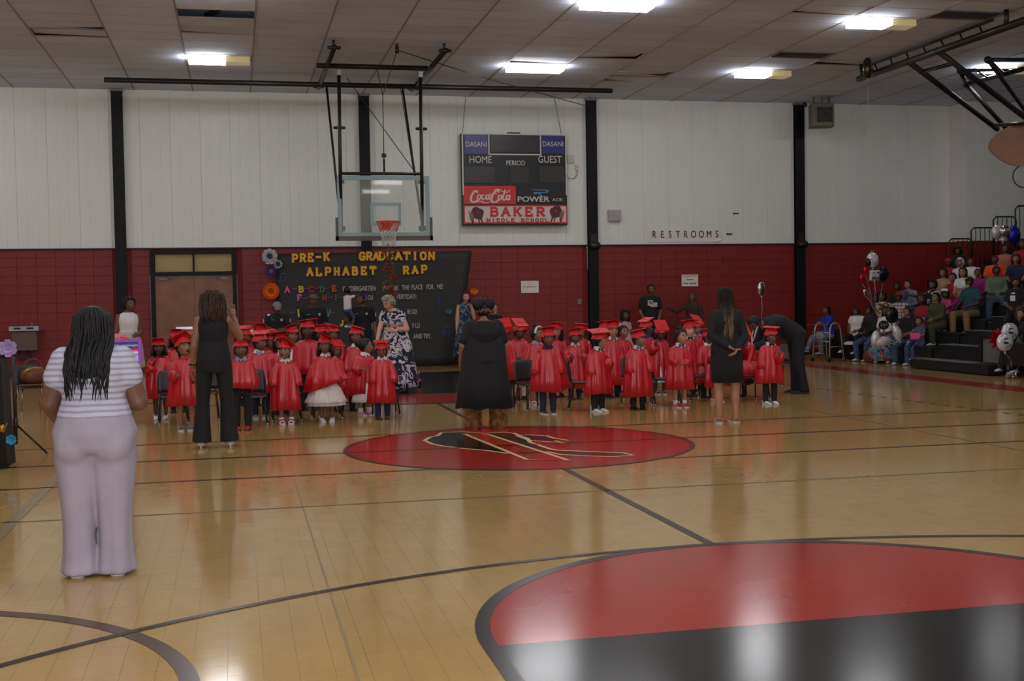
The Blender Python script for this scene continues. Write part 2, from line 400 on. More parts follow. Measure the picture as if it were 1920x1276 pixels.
# white metal panels above, each with two flutes
PW = .65
def panel_me(w):
    q = M(); zz = (PZ, CZ+.02); prof = [(0, .010), (.002, 0)]
    for g in (.333, .667): prof += [(w*g-.010, 0), (w*g-.004, .003), (w*g+.004, .003), (w*g+.010, 0)]
    prof += [(w-.003, 0), (w-.001, .010)]
    n = len(prof); q.add([(x, y-.035, z) for z in zz for x, y in prof], [(i, i+1, i+1+n, i+n) for i in range(n-1)], 0, False)
    q.add([(prof[0][0], 0, PZ), (prof[-1][0], 0, PZ), (prof[-1][0], -.035, PZ), (prof[0][0], -.035, PZ)], [(3, 2, 1, 0)], 0, False)
    me = q.mesh('wall_panel'); me.materials.append(white_wall); return me
pm = panel_me(PW); x = -7.2
while x < JX-.1: put('wall_panel', pm, wall_far, (x, WY+.01, 0)); x += PW
pm2 = panel_me(.8)
for k in range(5): put('wall_panel', pm2, wall_far, (JX+.01+.8*k, JY+.01, 0))
M().box((5.5, WY-.03, PZ-.015), (25, .05, .03), 0).build('shadow_strip', mat('painted overhang shadow', (48, 20, 18), .6), kind='structure')  # dark strip that paints the shadow below the panel overhang
# steel columns (I section) with a pulley block at dado height
for k, cx in enumerate((-2.46, 2.96, 8.39, 13.78)):
    q = M(); w = .235
    q.box((cx, WY-.155, CZ/2), (w, .02, CZ-.03), 0).box((cx, WY-.09, CZ/2), (.02, .12, CZ-.03), 0).box((cx, WY-.04, CZ/2), (w, .02, CZ-.03), 0)
    o = q.build('steel_column', black_paint, kind='structure')
    M().box((cx, WY-.1, CZ-.03), (w+.04, .17, .05)).build('column_cap', grey_plastic, o)
    if k in (2, 3):
        M().lathe([(.06, -.12), (.085, -.1), (.085, .1), (.06, .12)], 14, c=(cx+.02, WY-.22, PZ-.03), rot=Matrix.Rotation(PI/2, 3, 'Y')).box((cx, WY-.18, PZ+.1), (.15, .03, .3)).build('roller', black_metal, o)
M().box((JX+.02, JY-.01, (PZ+CZ)/2), (.1, .08, CZ-PZ+.03)).build('trim_2', white_back, kind='structure')
M().box((JX+.02, JY+.0, PZ/2), (.1, .06, PZ)).build('trim_3', red_block, kind='structure')
# ---- doors
wood_door = mat('door veneer', (128, 78, 44), .4, noise=(2.2, .3), bump=(6, .08))
door = thing('door_1', 'brown double door with wired glass panes over it', 'door', ((DX0+DX1)/2, WY, 0)); door['kind'] = 'structure'; del door['category']
W2 = (DX1-DX0)/2; q = M()
for sx in (-1, 1): q.box((sx*(W2-.05), -.03, DTOP/2), (.1, .14, DTOP))
q.box((0, -.03, DTOP-.04), (2*W2-.2, .14, .08)).box((0, -.03, 2.22), (2*W2-.2, .14, .08)).build('door_frame', black_paint, door)
mesh_glass = mat('wired glass', (186, 160, 104), .55)
def _wire():
    nt, b, L = nodes(mesh_glass); tc = N(nt, 'TexCoord'); sp = N(nt, 'SeparateXYZ'); L.new(tc.outputs['Object'], sp.inputs[0])
    a = math_n(nt, 'FRACT', math_n(nt, 'MULTIPLY', math_n(nt, 'ADD', sp.outputs[0], sp.outputs[2]), 32)); c = math_n(nt, 'FRACT', math_n(nt, 'MULTIPLY', math_n(nt, 'SUBTRACT', sp.outputs[0], sp.outputs[2]), 32))
    k = math_n(nt, 'MAXIMUM', math_n(nt, 'LESS_THAN', a, .22), math_n(nt, 'LESS_THAN', c, .22))
    L.new(ramp_cols(nt, k, [(0, (198, 172, 112)), (.5, (130, 108, 66))]), b.inputs['Base Color'])
_wire()
M().box((0, -.02, 2.46), (.04, .12, .42)).build('mullion', black_paint, door)
for sx in (-1, 1):
    M().box((sx*(W2-.1)/2, .0, 2.46), (W2-.13, .02, .4)).build('transom_pane', mesh_glass, door)
    lf = M().box((sx*(W2-.1)/2, -.01, 1.09), (W2-.106, .05, 2.17)).build('door_leaf', wood_door, door)
    M().box((sx*(W2-.3), -.06, 2.1), (.2, .05, .05)).tube([(sx*(W2-.36), -.07, 2.1), (sx*(W2-.5), -.14, 2.11), (sx*(W2-.34), -.05, 2.17)], .012, 6).build('door_closer', grey_plastic, lf)
    M().box((sx*.24, -.06, 1.0), (.36, .05, .06)).build('push_bar', steel, lf)
    M().box((sx*(W2-.004), -.105, 1.1), (.012, .012, 2.2)).build('edge_highlight', mat('painted edge highlight', (110, 115, 122), .4), door)  # pale strips painting the highlight along the black door frame
for sx, x0 in ((-1, -7.0), (1, DX1)):
    pass
M().box((-4.6, WY-.012, .06), (5.1, .025, .12)).box((9, WY-.012, .06), (17.8, .025, .12)).build('baseboard_far', mat('dark base', (60, 18, 16), .5), kind='structure')

# ---- ceiling
ceil_mat = mat('ceiling tile', (196, 176, 160), .9, bump=(60, .15))
def _ct():
    nt, b, L = nodes(ceil_mat); oi = N(nt, 'ObjectInfo'); g = N(nt, 'NewGeometry')
    n = N(nt, 'TexNoise'); n.inputs['Scale'].default_value = .8; n.inputs['Detail'].default_value = 3; L.new(g.outputs['Position'], n.inputs['Vector'])
    k = math_n(nt, 'ADD', math_n(nt, 'MULTIPLY', oi.outputs['Random'], .14), math_n(nt, 'ADD', .80, math_n(nt, 'MULTIPLY', n.outputs[0], .2)))
    mx = N(nt, 'Mix', data_type='RGBA', blend_type='MULTIPLY'); mx.inputs[0].default_value = 1; mx.inputs[6].default_value = lin((210, 222, 242)) + (1,)
    L.new(k, mx.inputs[7]); L.new(mx.outputs[2], b.inputs['Base Color'])
_ct()
bar_mat = mat('ceiling bar', (150, 136, 124), .6)
deck = mat('roof deck', (120, 140, 165), .5)
ceiling = M().box((6.5, 10.6, 7.15), (31.4, 36, .3)).build('ceiling', deck, kind='structure')
CX0, CW, CR = -3.34, 1.253, .61
X0k = lambda k: CX0+CW*k
q = M()
for i in range(9): q.box((X0k(-4)+2.2*i, 22, 6.72), (.12, 12, .3))
q.build('roof_joists', mat('joist', (70, 64, 62), .6), ceiling, kind='stuff')
def cell(px, py):
    p = FL(px, py, CZ); return (math.floor((p.x-CX0)/CW), math.floor((WY-p.y)/CR))
tl = M().box((0, 0, .008), (CW-.03, CR-.012, .016)); tl_me = tl.mesh('ceiling_tile'); tl_me.materials.append(ceil_mat)
fix = {}
for k, ys in ((2, (6, 15)), (7, (6, 15)), (11, (6, 14)), (15, (8,)), ):
    for r in ys: fix[(k, r)] = 'full'
fix[(2, 6)] = 'half'; fix[(11, 6)] = 'half'; fix[(11, 14)] = 'half'; fix[(15, 8)] = 'half'
for k in (-3, 2, 7, 11, 15):
    for r in (6, 14, 23, 31, 39, 47, 54):
        if (k in (2, 7, 11, 15) and r < 20): continue
        fix[(k, r)] = 'full' if k < 9 else 'half'
gone = {cell(411, 34)}
tilt = {cell(170, 43): (.02, -.035), cell(400, 58): (-.03, .02), cell(1010, 108): (-.05, .02), cell(1182, 108): (.03, -.04), cell(1165, 150): (-.06, .05), cell(1225, 140): (.04, -.05), cell(1580, 28): (-.03, .03), cell(1560, 112): (.04, .03), cell(120, 68): (.02, .02)}
vents = {cell(1475, 100), cell(1820, 25)}
nobj = 0; rest = M()
order = sorted(((k, r) for k in range(-5, 21) for r in range(58)), key=lambda c: -c[1])
def inframe(k, r):
    d = V((X0k(k)+CW/2, WY-CR*(r+.5), CZ))-EYE; zz = d.dot(_fw)
    if zz < 1: return False
    px = 960+FPX*d.dot(_r)/zz; py = 638-FPX*d.dot(_u)/zz; return -60 < px < 1980 and py > -14
for k, r in order:
    x, y = X0k(k)+CW/2, WY-CR*(r+.5)
    if (k, r) in fix or (k, r) in gone or (k, r) in vents or y < YB: continue
    if inframe(k, r) and nobj < 300:
        nobj += 1; t = tilt.get((k, r)); e = (t[0], t[1], .006) if t else (rnd.uniform(-.004, .004), rnd.uniform(-.002, .002), 0)
        put('ceiling_tile', tl_me, ceiling, (x, y, CZ+(.003 if not t else .03)), e)
    else: rest.add([V(p)+V((x, y, CZ+.003)) for p in tl.v], tl.f, 0, False)
rest.build('ceiling_tiles', ceil_mat, ceiling, kind='stuff')
bm_ = M().box((0, 0, 0), (.032, WY-YB, .03)).mesh('ceiling_bar'); bm_.materials.append(bar_mat)
for k in range(-4, 21): put('ceiling_bar', bm_, ceiling, (X0k(k), (WY+YB)/2, CZ+.012))
q = M()
for r in range(1, 58):
    q.box((6.4, WY-CR*r, CZ+.012), (31, .010, .020))
q.build('cross_bars', mat('cross bar', (150, 130, 116), .7), ceiling, kind='stuff')
gk, gr = cell(411, 34); gx, gy = X0k(gk)+CW/2, WY-CR*(gr+.5)
M().box((gx, gy+.25, CZ+.16), (CW+.2, CR+.7, .02)).build('deck_stand_in', mat('stand in deck blue', (176, 202, 226), .6), ceiling)  # stand-in for the roof deck, added low and pale to brighten the gap
M().box((gx+.1, gy+.1, CZ+.11), (.09, CR+.5, .07), rot=Matrix.Rotation(.5, 3, 'Z')).build('roof_strut', black_metal, ceiling)
# ---- light fittings
lit = mat('lit lens', (255, 255, 255), .4, emit=LAMP, emit_rgb=(248, 248, 252))
unlit = mat('unlit lens', (205, 190, 140), .3, emit=.12, emit_rgb=(255, 235, 170))
lampwhite = mat('lamp housing', (220, 216, 205), .5)
names = {(2, 6): 'ceiling light near the court hoop, only half of it lit', (7, 6): 'fully lit ceiling light above the scoreboard', (7, 15): 'large fully lit ceiling light at the top edge, in front of the scoreboard one',
         (11, 6): 'half lit ceiling light beside the far air vent', (11, 14): 'half lit ceiling light near the dark ceiling panel', (15, 8): 'ceiling light behind the raised side hoop frame'}
for (k, r), st in fix.items():
    x, y = X0k(k)+CW/2, WY-CR*(r+.5)
    if y < YB+.5: continue
    t = thing('ceiling_light', names.get((k, r), 'lensed ceiling light farther back over the court, behind the camera'), 'ceiling light', (x, y, CZ), 0, 'ceiling lights')
    a, b = CW/2-.03, CR/2-.015; q = M()
    for s in (-1, 1): q.box((s*(a-.012), 0, .01), (.024, 2*b, .03)).box((0, s*(b-.012), .01), (2*a-.048, .024, .03))
    q.box((0, 0, .012), (2*a-.048, 2*b-.03, .016)).build('frame', lampwhite, t)
    w = 2*a-.05; h2 = .37
    if st == 'full': M().box((0, 0, -.055), (w, h2, .11)).build('lens', lit, t)
    else:
        M().box((-w*.2, 0, -.055), (w*.6, h2, .11)).build('lens', lit, t)
        M().box((w*.3, 0, -.055), (w*.4-.004, h2, .11)).build('unlit_lens', unlit, t, label='dim unlit end of the lens')
vent_mat = mat('vent grey', (118, 118, 122), .5)
for (k, r), nm in zip(sorted(vents), ('slotted grey air vent in the ceiling beside a half lit light', 'plain grey air vent in the ceiling over the raised side hoop')):
    x, y = X0k(k)+CW/2, WY-CR*(r+.5); t = thing('ceiling_vent', nm, 'vent', (x, y, CZ))
    M().box((0, 0, .05), (CW-.04, CR-.02, .02)).build('backing', mat('vent dark', (60, 60, 64), .7), t)
    q = M(); a, b = CW/2-.02, CR/2-.01
    for s in (-1, 1): q.box((s*(a-.02), 0, 0), (.04, 2*b, .02)).box((0, s*(b-.02), 0), (2*a-.08, .04, .02))
    q.build('frame', vent_mat, t)
    for i in range(7): M().box((0, -b+.07+i*(2*b-.14)/6, .012), (2*a-.1, .05, .006), rot=Matrix.Rotation(.5, 3, 'X')).build('slat', vent_mat, t)
# ------------------------------------------------------------------ slab-serif cut letters drawn as strokes in a 1 x 1 cell
SLAB = {
 'A': ([((.1, 0), (.5, 1)), ((.9, 0), (.5, 1)), ((.28, .36), (.72, .36))], [(.1, 0), (.9, 0)]),
 'B': ([((.2, 0), (.2, 1)), ((.2, 1), (.62, 1), (.8, .88), (.8, .66), (.62, .53), (.2, .53)), ((.62, .53), (.86, .4), (.86, .14), (.66, 0), (.2, 0))], [(.2, 0), (.2, 1)]),
 'C': ([((.85, .78), (.7, .98), (.35, .98), (.15, .75), (.15, .25), (.35, .02), (.7, .02), (.85, .22))], [(.85, .8)]),
 'D': ([((.2, 0), (.2, 1)), ((.2, 1), (.6, 1), (.84, .75), (.84, .25), (.6, 0), (.2, 0))], [(.2, 0), (.2, 1)]),
 'E': ([((.2, 0), (.2, 1)), ((.2, 1), (.8, 1), (.8, .82)), ((.2, .5), (.64, .5)), ((.2, 0), (.84, 0), (.84, .2))], [(.2, 0), (.2, 1)]),
 'F': ([((.2, 0), (.2, 1)), ((.2, 1), (.82, 1), (.82, .8)), ((.2, .5), (.64, .5))], [(.2, 0), (.2, 1)]),
 'G': ([((.85, .78), (.7, .98), (.35, .98), (.15, .75), (.15, .25), (.35, .02), (.7, .02), (.85, .15), (.85, .44), (.55, .44))], [(.85, .46)]),
 'H': ([((.2, 0), (.2, 1)), ((.8, 0), (.8, 1)), ((.2, .5), (.8, .5))], [(.2, 0), (.2, 1), (.8, 0), (.8, 1)]),
 'I': ([((.5, 0), (.5, 1))], [(.5, 0), (.5, 1)]),
 'J': ([((.6, 1), (.6, .2), (.45, .02), (.25, .06), (.2, .25))], [(.6, 1)]),
 'K': ([((.2, 0), (.2, 1)), ((.82, 1), (.25, .45)), ((.42, .6), (.85, 0))], [(.2, 0), (.2, 1), (.82, 1), (.85, 0)]),
 'L': ([((.2, 0), (.2, 1)), ((.2, 0), (.84, 0), (.84, .25))], [(.2, 0), (.2, 1)]),
 'M': ([((.12, 0), (.12, 1)), ((.88, 0), (.88, 1)), ((.12, 1), (.5, .3), (.88, 1))], [(.12, 0), (.12, 1), (.88, 0), (.88, 1)]),
 'N': ([((.16, 0), (.16, 1)), ((.84, 0), (.84, 1)), ((.16, 1), (.84, 0))], [(.16, 0), (.16, 1), (.84, 1)]),
 'O': ([((.5, 1), (.22, .9), (.12, .5), (.22, .1), (.5, 0), (.78, .1), (.88, .5), (.78, .9), (.5, 1))], []),
 'P': ([((.2, 0), (.2, 1)), ((.2, 1), (.66, 1), (.85, .85), (.85, .6), (.66, .45), (.2, .45))], [(.2, 0), (.2, 1)]),
 'R': ([((.2, 0), (.2, 1)), ((.2, 1), (.66, 1), (.84, .86), (.84, .64), (.66, .5), (.2, .5)), ((.5, .5), (.88, 0))], [(.2, 0), (.2, 1), (.88, 0)]),
 'S': ([((.82, .8), (.65, .98), (.3, .98), (.15, .8), (.2, .6), (.8, .42), (.86, .2), (.7, .02), (.3, .02), (.15, .2))], [(.82, .82), (.15, .18)]),
 'T': ([((.5, 0), (.5, 1)), ((.1, .78), (.1, 1), (.9, 1), (.9, .78))], [(.5, 0)]),
 'U': ([((.16, 1), (.16, .25), (.35, .02), (.65, .02), (.84, .25), (.84, 1))], [(.16, 1), (.84, 1)]),
 '-': ([((.15, .5), (.85, .5))], []),
}
def slab_letter(ch, w, h, st, t, m=0, q=None, o=(0, 0), z0=0.):
    """strokes as flat mitred bars in local x / z, thickness towards -y"""
    q = q or M(); strokes, serifs = SLAB[ch]; step = [0]
    def bar(a, b, k):
        a, b = V((o[0]+(a[0]-.5)*w, 0, o[1]+(a[1]-.5)*h)), V((o[0]+(b[0]-.5)*w, 0, o[1]+(b[1]-.5)*h))
        d = b-a; d = d.normalized() if d.length else V((1, 0, 0)); n = V((-d.z, 0, d.x))*(k/2); a = a-d*k*.3; b = b+d*k*.3
        step[0] += 1
        P = [a+n, a-n, b-n, b+n]; F = [p+V((0, z0-t-.0005*step[0], 0)) for p in P]; B = [p+V((0, z0, 0)) for p in P]
        q.add(F+B, [(0, 1, 2, 3), (0, 4, 5, 1), (1, 5, 6, 2), (2, 6, 7, 3), (3, 7, 4, 0)], m, False)
    for s in strokes:
        for i in range(len(s)-1): bar(s[i], s[i+1], st)
    for x, z in serifs: bar((x-.14, z), (x+.14, z), st*.62)
    return q
def pxs(px, py, Y): p = ON(px, py, Y); return p
def upr(px, py, Y, d=0.): p = ON(px, py, Y-d); return p

# ------------------------------------------------------------------ backboard, goal and its ceiling frame
HY = 24.2
hoop = thing('basketball_hoop', 'glass backboard with orange rim hung on black pipes from the ceiling', 'basketball hoop', (AXIS, HY, 0))
def hp(p): return (p[0]-AXIS, p[1]-HY, p[2])
def pipe(name, pts, r, n=10, m=black_metal, par=hoop, **k): return M().tube([hp(p) for p in pts], r, n).build(name, m, par, **k)
CT = 6.10
pipe('ceiling_beam', [(-2.5, 26.0, CT), (8.23, 26.0, CT)], .055)
pipe('cross_beam', [(1.62, 23.9, CT), (3.78, 23.9, CT)], .05)
for x in (1.83, 3.86):
    pipe('side_beam', [(x, 22.25, CT+.03), (x, 26.6, CT+.03)], .05)
    pipe('hanger', [(x, 22.4, CT), (x, 22.4, CZ+.1)], .028, 8)
    for y in (22.3, 26.45): M().cap(hp((x-.09, y, CT+.03)), hp((x+.09, y, CT+.03)), .035, .035, 8).build('clamp', black_metal, hoop)
for x, xt in ((2.05, 2.05), (3.67, 3.65)):
    t = pipe('drop_pipe', [(xt, 24.0, CT-.02), (x, 24.25, 2.92)], .036)
    M().box(hp((xt, 24.0, CT-.1)), (.085, .085, .12)).build('bracket', steel, t)
    M().cap(hp((x-.09, 24.15, 4.95)), hp((x+.09, 24.15, 4.95)), .03, .03, 8).build('collar', black_metal, t)
    t = pipe('brace', [(xt-.1, 25.9, CT-.05), (x, 24.32, 3.1)], .024, 8)
    M().box(hp((xt-.1, 25.9, CT-.12)), (.06, .06, .1)).build('bracket', steel, t)
pipe('tie_bar', [(2.05, 24.25, 4.07), (3.68, 24.25, 4.07)], .032)
q = M()
for a, b in (((2.92, 24.2, 4.08), (2.92, 24.2, 5.6)), ((2.92, 24.2, 5.6), (2.78, 23.9, CT)), ((2.92, 24.2, 5.6), (3.0, 22.7, CT+.02)), ((2.2, 24.0, 5.9), (3.55, 24.28, 4.1)), ((3.5, 25.9, CT), (3.52, 24.3, 4.1))): q.tube([hp(a), hp(b)], .008, 6)
q.tube([hp(p) for p in ((3.0, 22.6, CT+.08), (5.2, 24.9, CT-.0), (8.38, 28.0, CT-.06))], .009, 6).build('cable', black_metal, hoop)
M().lathe([(.03, -.03), (.075, -.028), (.06, 0), (.075, .028), (.03, .03)], 16, c=hp((3.0, 22.55, CT+.07)), rot=Matrix.Rotation(PI/2, 3, 'Y')).box(hp((3.0, 22.55, CT+.16)), (.05, .04, .12)).build('pulley', black_metal, hoop)
M().tube([hp((2.92, 24.2, 4.35)), hp((2.92, 24.2, 4.1))], .02, 8).lathe([(.03, -.008), (.05, 0), (.03, .008)], 12, c=hp((2.92, 24.2, 4.42)), rot=Matrix.Rotation(PI/2, 3, 'X')).build('hook', black_metal, hoop)
# board: glass sheet in a pale frame, target square, padding
bx0, bx1, bz0, bz1 = 1.985, 3.815, 2.82, 4.02
bfr = mat('board frame', (140, 170, 174), .4); glass = mat('board glass', (200, 214, 200), .03, alpha=.22)
cxm, czm = (bx0+bx1)/2, (bz0+bz1)/2
board = M().box(hp((cxm, HY-.012, czm)), (bx1-bx0-.04, .012, bz1-bz0-.04)).build('backboard', glass, hoop)
q = M(); fw = .08
for s in (-1, 1): q.box(hp((cxm+s*((bx1-bx0)/2-fw/2), HY-.02, czm)), (fw, .03, bz1-bz0)).box(hp((cxm, HY-.02, czm+s*((bz1-bz0)/2-fw/2))), (bx1-bx0-2*fw, .03, fw))
q.build('board_frame', bfr, board)
q = M(); tw, th_, tz = .61, .46, 3.26
for s in (-1, 1): q.box(hp((AXIS+s*(tw/2-.03), HY-.021, tz)), (.06, .004, th_))
q.box(hp((AXIS, HY-.021, tz+th_/2-.03)), (tw-.12, .004, .06)).box(hp((AXIS, HY-.021, tz-th_/2+.03)), (tw-.12, .004, .06)).build('target_square', bfr, board)
q = M()
for s in (-1, 1): q.box(hp((cxm+s*(.915+.02), HY-.015, bz0+.15)), (.05, .07, .46))
q.box(hp((cxm, HY-.015, bz0-.035)), (1.93, .07, .09)).build('padding', mat('board padding', (104, 96, 88), .7), board)
for x in (2.06, 3.66):
    M().box(hp((x, HY+.02, 2.98)), (.14, .04, .1)).build('corner_bracket', black_metal, board); M().box(hp((x, HY+.02, 3.9)), (.14, .04, .06)).build('corner_bracket', black_metal, board)
orange = mat('rim orange', (206, 66, 24), .4); RC = hp((AXIS, HY-.40, 3.09))
rim = M().tube([(RC[0]+.23*math.cos(a), RC[1]+.23*math.sin(a), RC[2]) for a in [2*PI*i/28 for i in range(29)]], .011, 8).box((RC[0], RC[1]+.28, RC[2]-.005), (.16, .12, .02)).box((RC[0], RC[1]+.375, RC[2]-.05), (.17, .02, .16)).tube([(RC[0]-.07, RC[1]+.36, RC[2]-.1), (RC[0]-.12, RC[1]+.2, RC[2]-.01)], .01, 6).tube([(RC[0]+.07, RC[1]+.36, RC[2]-.1), (RC[0]+.12, RC[1]+.2, RC[2]-.01)], .01, 6).build('rim', orange, hoop)
def net_pt(a, t): r = .225-.13*t**.8+.03*max(0, t-.7)/.3; return (RC[0]+r*math.cos(a), RC[1]+r*math.sin(a), RC[2]-.012-.48*t)
q = M()
for k in range(12):
    for s in (-1, 1):
        pts = [net_pt(2*PI*(k+s*t*3)/12, t) for t in [i/8 for i in range(9)]]
        q.tube(pts[:4], .0055, 5, 1); q.tube(pts[3:], .0055, 5, 0)
q.build('net', [mat('net white', (206, 196, 184), .9), orange], rim)
# rose garland hanging out of the net
gar = thing('rose_garland', 'garland of red roses and green leaves hanging down from the hoop net', 'garland', (AXIS-.02, HY-.42, 1.55))
leafm = mat('garland leaf', (74, 92, 50), .6); rosem = mat('rose red', (150, 22, 24), .6)
M().tube([(0, .02, 1.15), (.01, 0, .9), (.03, .01, .5), (-.02, 0, 0)], .008, 6).build('stem', leafm, gar)
lv = M().add([(0, 0, 0), (.02, -.006, .03), (0, 0, .07), (-.02, -.006, .03)], [(0, 1, 2), (0, 2, 3)], 0, False).mesh('leaf'); lv.materials.append(leafm)
rs = M()
for i in range(9): rs.ball((.016*math.cos(i*2.4)*(i/9), .016*math.sin(i*2.4)*(i/9)-.004, .01), (.013, .007, .017), 6, 4, rot=Matrix.Rotation(i*2.4, 3, 'Z'))
rs_me = rs.ball((0, 0, .006), .014, 8, 5).mesh('rose'); rs_me.materials.append(rosem)
for i in range(150):
    z = rnd.uniform(-.08, .95); a = rnd.uniform(0, 2*PI); r = rnd.uniform(.02, .12)
    put('leaf', lv, gar, (.02+r*math.cos(a), r*.6*math.sin(a)-.02, z), (rnd.uniform(-1, 1), rnd.uniform(-2.5, 2.5), a))
for i in range(34):
    z = rnd.uniform(.02, .95); a = rnd.uniform(PI, 2*PI); r = rnd.uniform(.05, .12)
    o = put('rose', rs_me, gar, (.02+r*math.cos(a)*1.05, r*.7*math.sin(a)-.03, z), (rnd.uniform(-.6, .6), rnd.uniform(-.6, .6), a)); o.scale = (1.5,)*3

# ------------------------------------------------------------------ scoreboard
sb_w, sb_h = 2.52, 2.14
sbc = V((6.46, WY-.17, 4.33)); Z3 = V((0, 0, 1)); XR3 = V((1, 0, 0))
sb = thing('scoreboard', 'school scoreboard with drink adverts hanging high on the white wall', 'scoreboard', sbc)
def sbp(px, py):
    """photograph pixel -> board-plane coordinates measured from the board's corners"""
    u = (px-861)/(1057-861); v = (py-(253+3*u))/(421-253+0*u); return ((u-.5)*sb_w, (.5-v)*sb_h)
def plate(name, x0, y0, x1, y1, m, par, d=.01, y=-.09):
    a = sbp(x0, y0); b = sbp(x1, y1); return M().cham(((a[0]+b[0])/2, y-d/2, (a[1]+b[1])/2), (abs(b[0]-a[0]), d, abs(b[1]-a[1])), .002).build(name, m, par)
sb_black = mat('scoreboard black', (12, 11, 11), .5); sb_white = mat('scoreboard white', (205, 196, 186), .5)
sb_blue = mat('advert blue', (14, 32, 108), .4, noise=(2.5, .3)); sb_red = mat('advert red', (196, 26, 22), .4); sb_grey = mat('panel sheen', (24, 22, 21), .35)
M().box((0, 0, 0), (sb_w, .18, sb_h)).build('cabinet', sb_black, sb)
q = M()
for s in (-1, 1): q.box((s*(sb_w/2-.015), -.098, .35), (.03, .016, 1.43))
q.box((0, -.098, sb_h/2-.015), (sb_w-.06, .016, .03)); x_a, z_a = sbp(911, 292); x_b, _ = sbp(1008, 292)
q.box((x_a, -.098, sb_h/2-.25), (.03, .016, .47)).box((x_b, -.098, sb_h/2-.25), (.03, .016, .47)).box(((x_a+x_b)/2, -.098, sb_h/2-.485), (x_b-x_a+.03, .016, .03)).build('white_trim', sb_white, sb)
plate('clock_window', 914, 257, 1006, 289, sb_grey, sb, .012)
for n_, a, b in (('score_window', 866, 922), ('score_window', 1004, 1052)): plate(n_, a, 314, b, 345, sb_grey, sb, .008)
plate('period_window', 950, 314, 985, 345, sb_grey, sb, .008)
M().box((-.0, -.02, sb_h/2+.02), (.3, .1, .04)).build('top_box', black_metal, sb)
for x0, x1 in ((866, 909), (1010, 1053)):
    a = plate('blue_advert', x0, 256, x1, 292, sb_blue, sb)
    c = sbp((x0+x1)/2, 274); text('DASANI', 'lettering', .17, sb_white, a, ((c[0], -.103, c[1]), XR3, Z3), .002, sx=.86)
for s, px, py, sz in (('HOME', 895, 302, .235), ('GUEST', 1025, 302.5, .235), ('PERIOD', 960.5, 308.5, .165)):
    c = sbp(px, py); text(s, 'lettering', sz, sb_white, sb, ((c[0], -.094, c[1]), XR3, Z3), .003, sx=.82, off=.0)
coke = plate('red_advert', 862.5, 349, 960, 383.5, sb_red, sb)
def swash(strokes, cx, cz, k, m, par, name):
    q = M()
    step = 0
    for st in strokes:
        pts = st[1]; n = len(pts); fine = []
        for i in range(n-1):                       # smooth through the points
            p0, p1, p2, p3 = pts[max(i-1, 0)], pts[i], pts[i+1], pts[min(i+2, n-1)]
            for t in (0, .25, .5, .75):
                fine.append(tuple(.5*((2*p1[j])+(-p0[j]+p2[j])*t+(2*p0[j]-5*p1[j]+4*p2[j]-p3[j])*t*t+(-p0[j]+3*p1[j]-3*p2[j]+p3[j])*t**3) for j in (0, 1)))
        fine.append(pts[-1])
        for p, p2 in zip(fine, fine[1:]):
            d = V((p2[0]-p[0], 0, p[1]-p2[1])); 
            if d.length < 1e-6: continue
            d.normalize(); ww = st[0]*(.5+.5*abs(d.z))*k/2; nrm = V((-d.z, 0, d.x))*ww; a_, b_ = V((cx+p[0]*k, 0, cz-p[1]*k))-d*ww*.6, V((cx+p2[0]*k, 0, cz-p2[1]*k))+d*ww*.6
            step += 1; f_ = V((0, -.103-.00006*step, 0)); P = [a_+nrm, a_-nrm, b_-nrm, b_+nrm]
            q.add([x+f_ for x in P] + [V((x.x, -.1, x.z)) for x in P], [(0, 1, 2, 3), (0, 4, 5, 1), (1, 5, 6, 2), (2, 6, 7, 3), (3, 7, 4, 0)], 0, False)
    return q.build(name, m, par)
# script strokes traced in a 590 x 210 box
cc = [(26, [(150, 75), (135, 60), (105, 75), (75, 130), (80, 180), (120, 185), (160, 160)]), (16, [(80, 175), (110, 192), (160, 180), (200, 185), (240, 200), (285, 190)]),
      (18, [(180, 105), (160, 110), (150, 140), (165, 158), (185, 140), (190, 115), (178, 105)]), (18, [(232, 108), (212, 110), (200, 140), (212, 158), (238, 148)]),
      (18, [(285, 108), (262, 108), (250, 140), (262, 156), (285, 135), (290, 108), (284, 150), (300, 152)]), (14, [(290, 95), (315, 92)]),
      (26, [(400, 70), (390, 52), (355, 70), (318, 130), (322, 185), (370, 185), (405, 155)]), (14, [(375, 95), (350, 75), (365, 45), (400, 40), (450, 65), (500, 75), (535, 50)]),
      (18, [(425, 110), (405, 112), (395, 145), (410, 162), (430, 145), (435, 118), (423, 110)]), (18, [(480, 50), (460, 100), (450, 150), (462, 165), (478, 155)]),
      (18, [(525, 112), (502, 112), (490, 145), (502, 162), (525, 140), (532, 112), (522, 155), (538, 160)])]
a0 = sbp(862.5, 349); swash([(w, [(x-295, z-105) for x, z in p]) for w, p in cc], *((lambda c: (c[0], c[1]))(sbp(911, 366))), 2.02/1000, sb_white, coke, 'script_lettering')
power = plate('black_advert', 961, 350, 1056, 382.5, sb_black, sb)
c = sbp(992.5, 375.5); text('POWER', 'lettering', .175, sb_white, power, ((c[0], -.103, c[1]), XR3, Z3), .002, sx=1.28, off=.003)
c = sbp(1039.5, 377); text('ADE.', 'lettering', .1, sb_white, power, ((c[0], -.103, c[1]), XR3, Z3), .002, sx=1.35)
c = sbp(1005, 365); swash([(24, [(-120, -60), (60, -58), (130, -45), (100, -22), (-60, -18), (-85, 0), (10, 6), (20, 60)])], c[0], c[1], 1.5/1000, mat('advert swirl', (70, 130, 190), .3), power, 'swirl')
bk = plate('school_panel', 862, 384, 1057, 421, sb_red, sb, .012)
bw = plate('panel_face', 864.5, 386.5, 1054.5, 418.5, sb_white, bk, .006, -.1)
q = M(); c = sbp(962, 398)
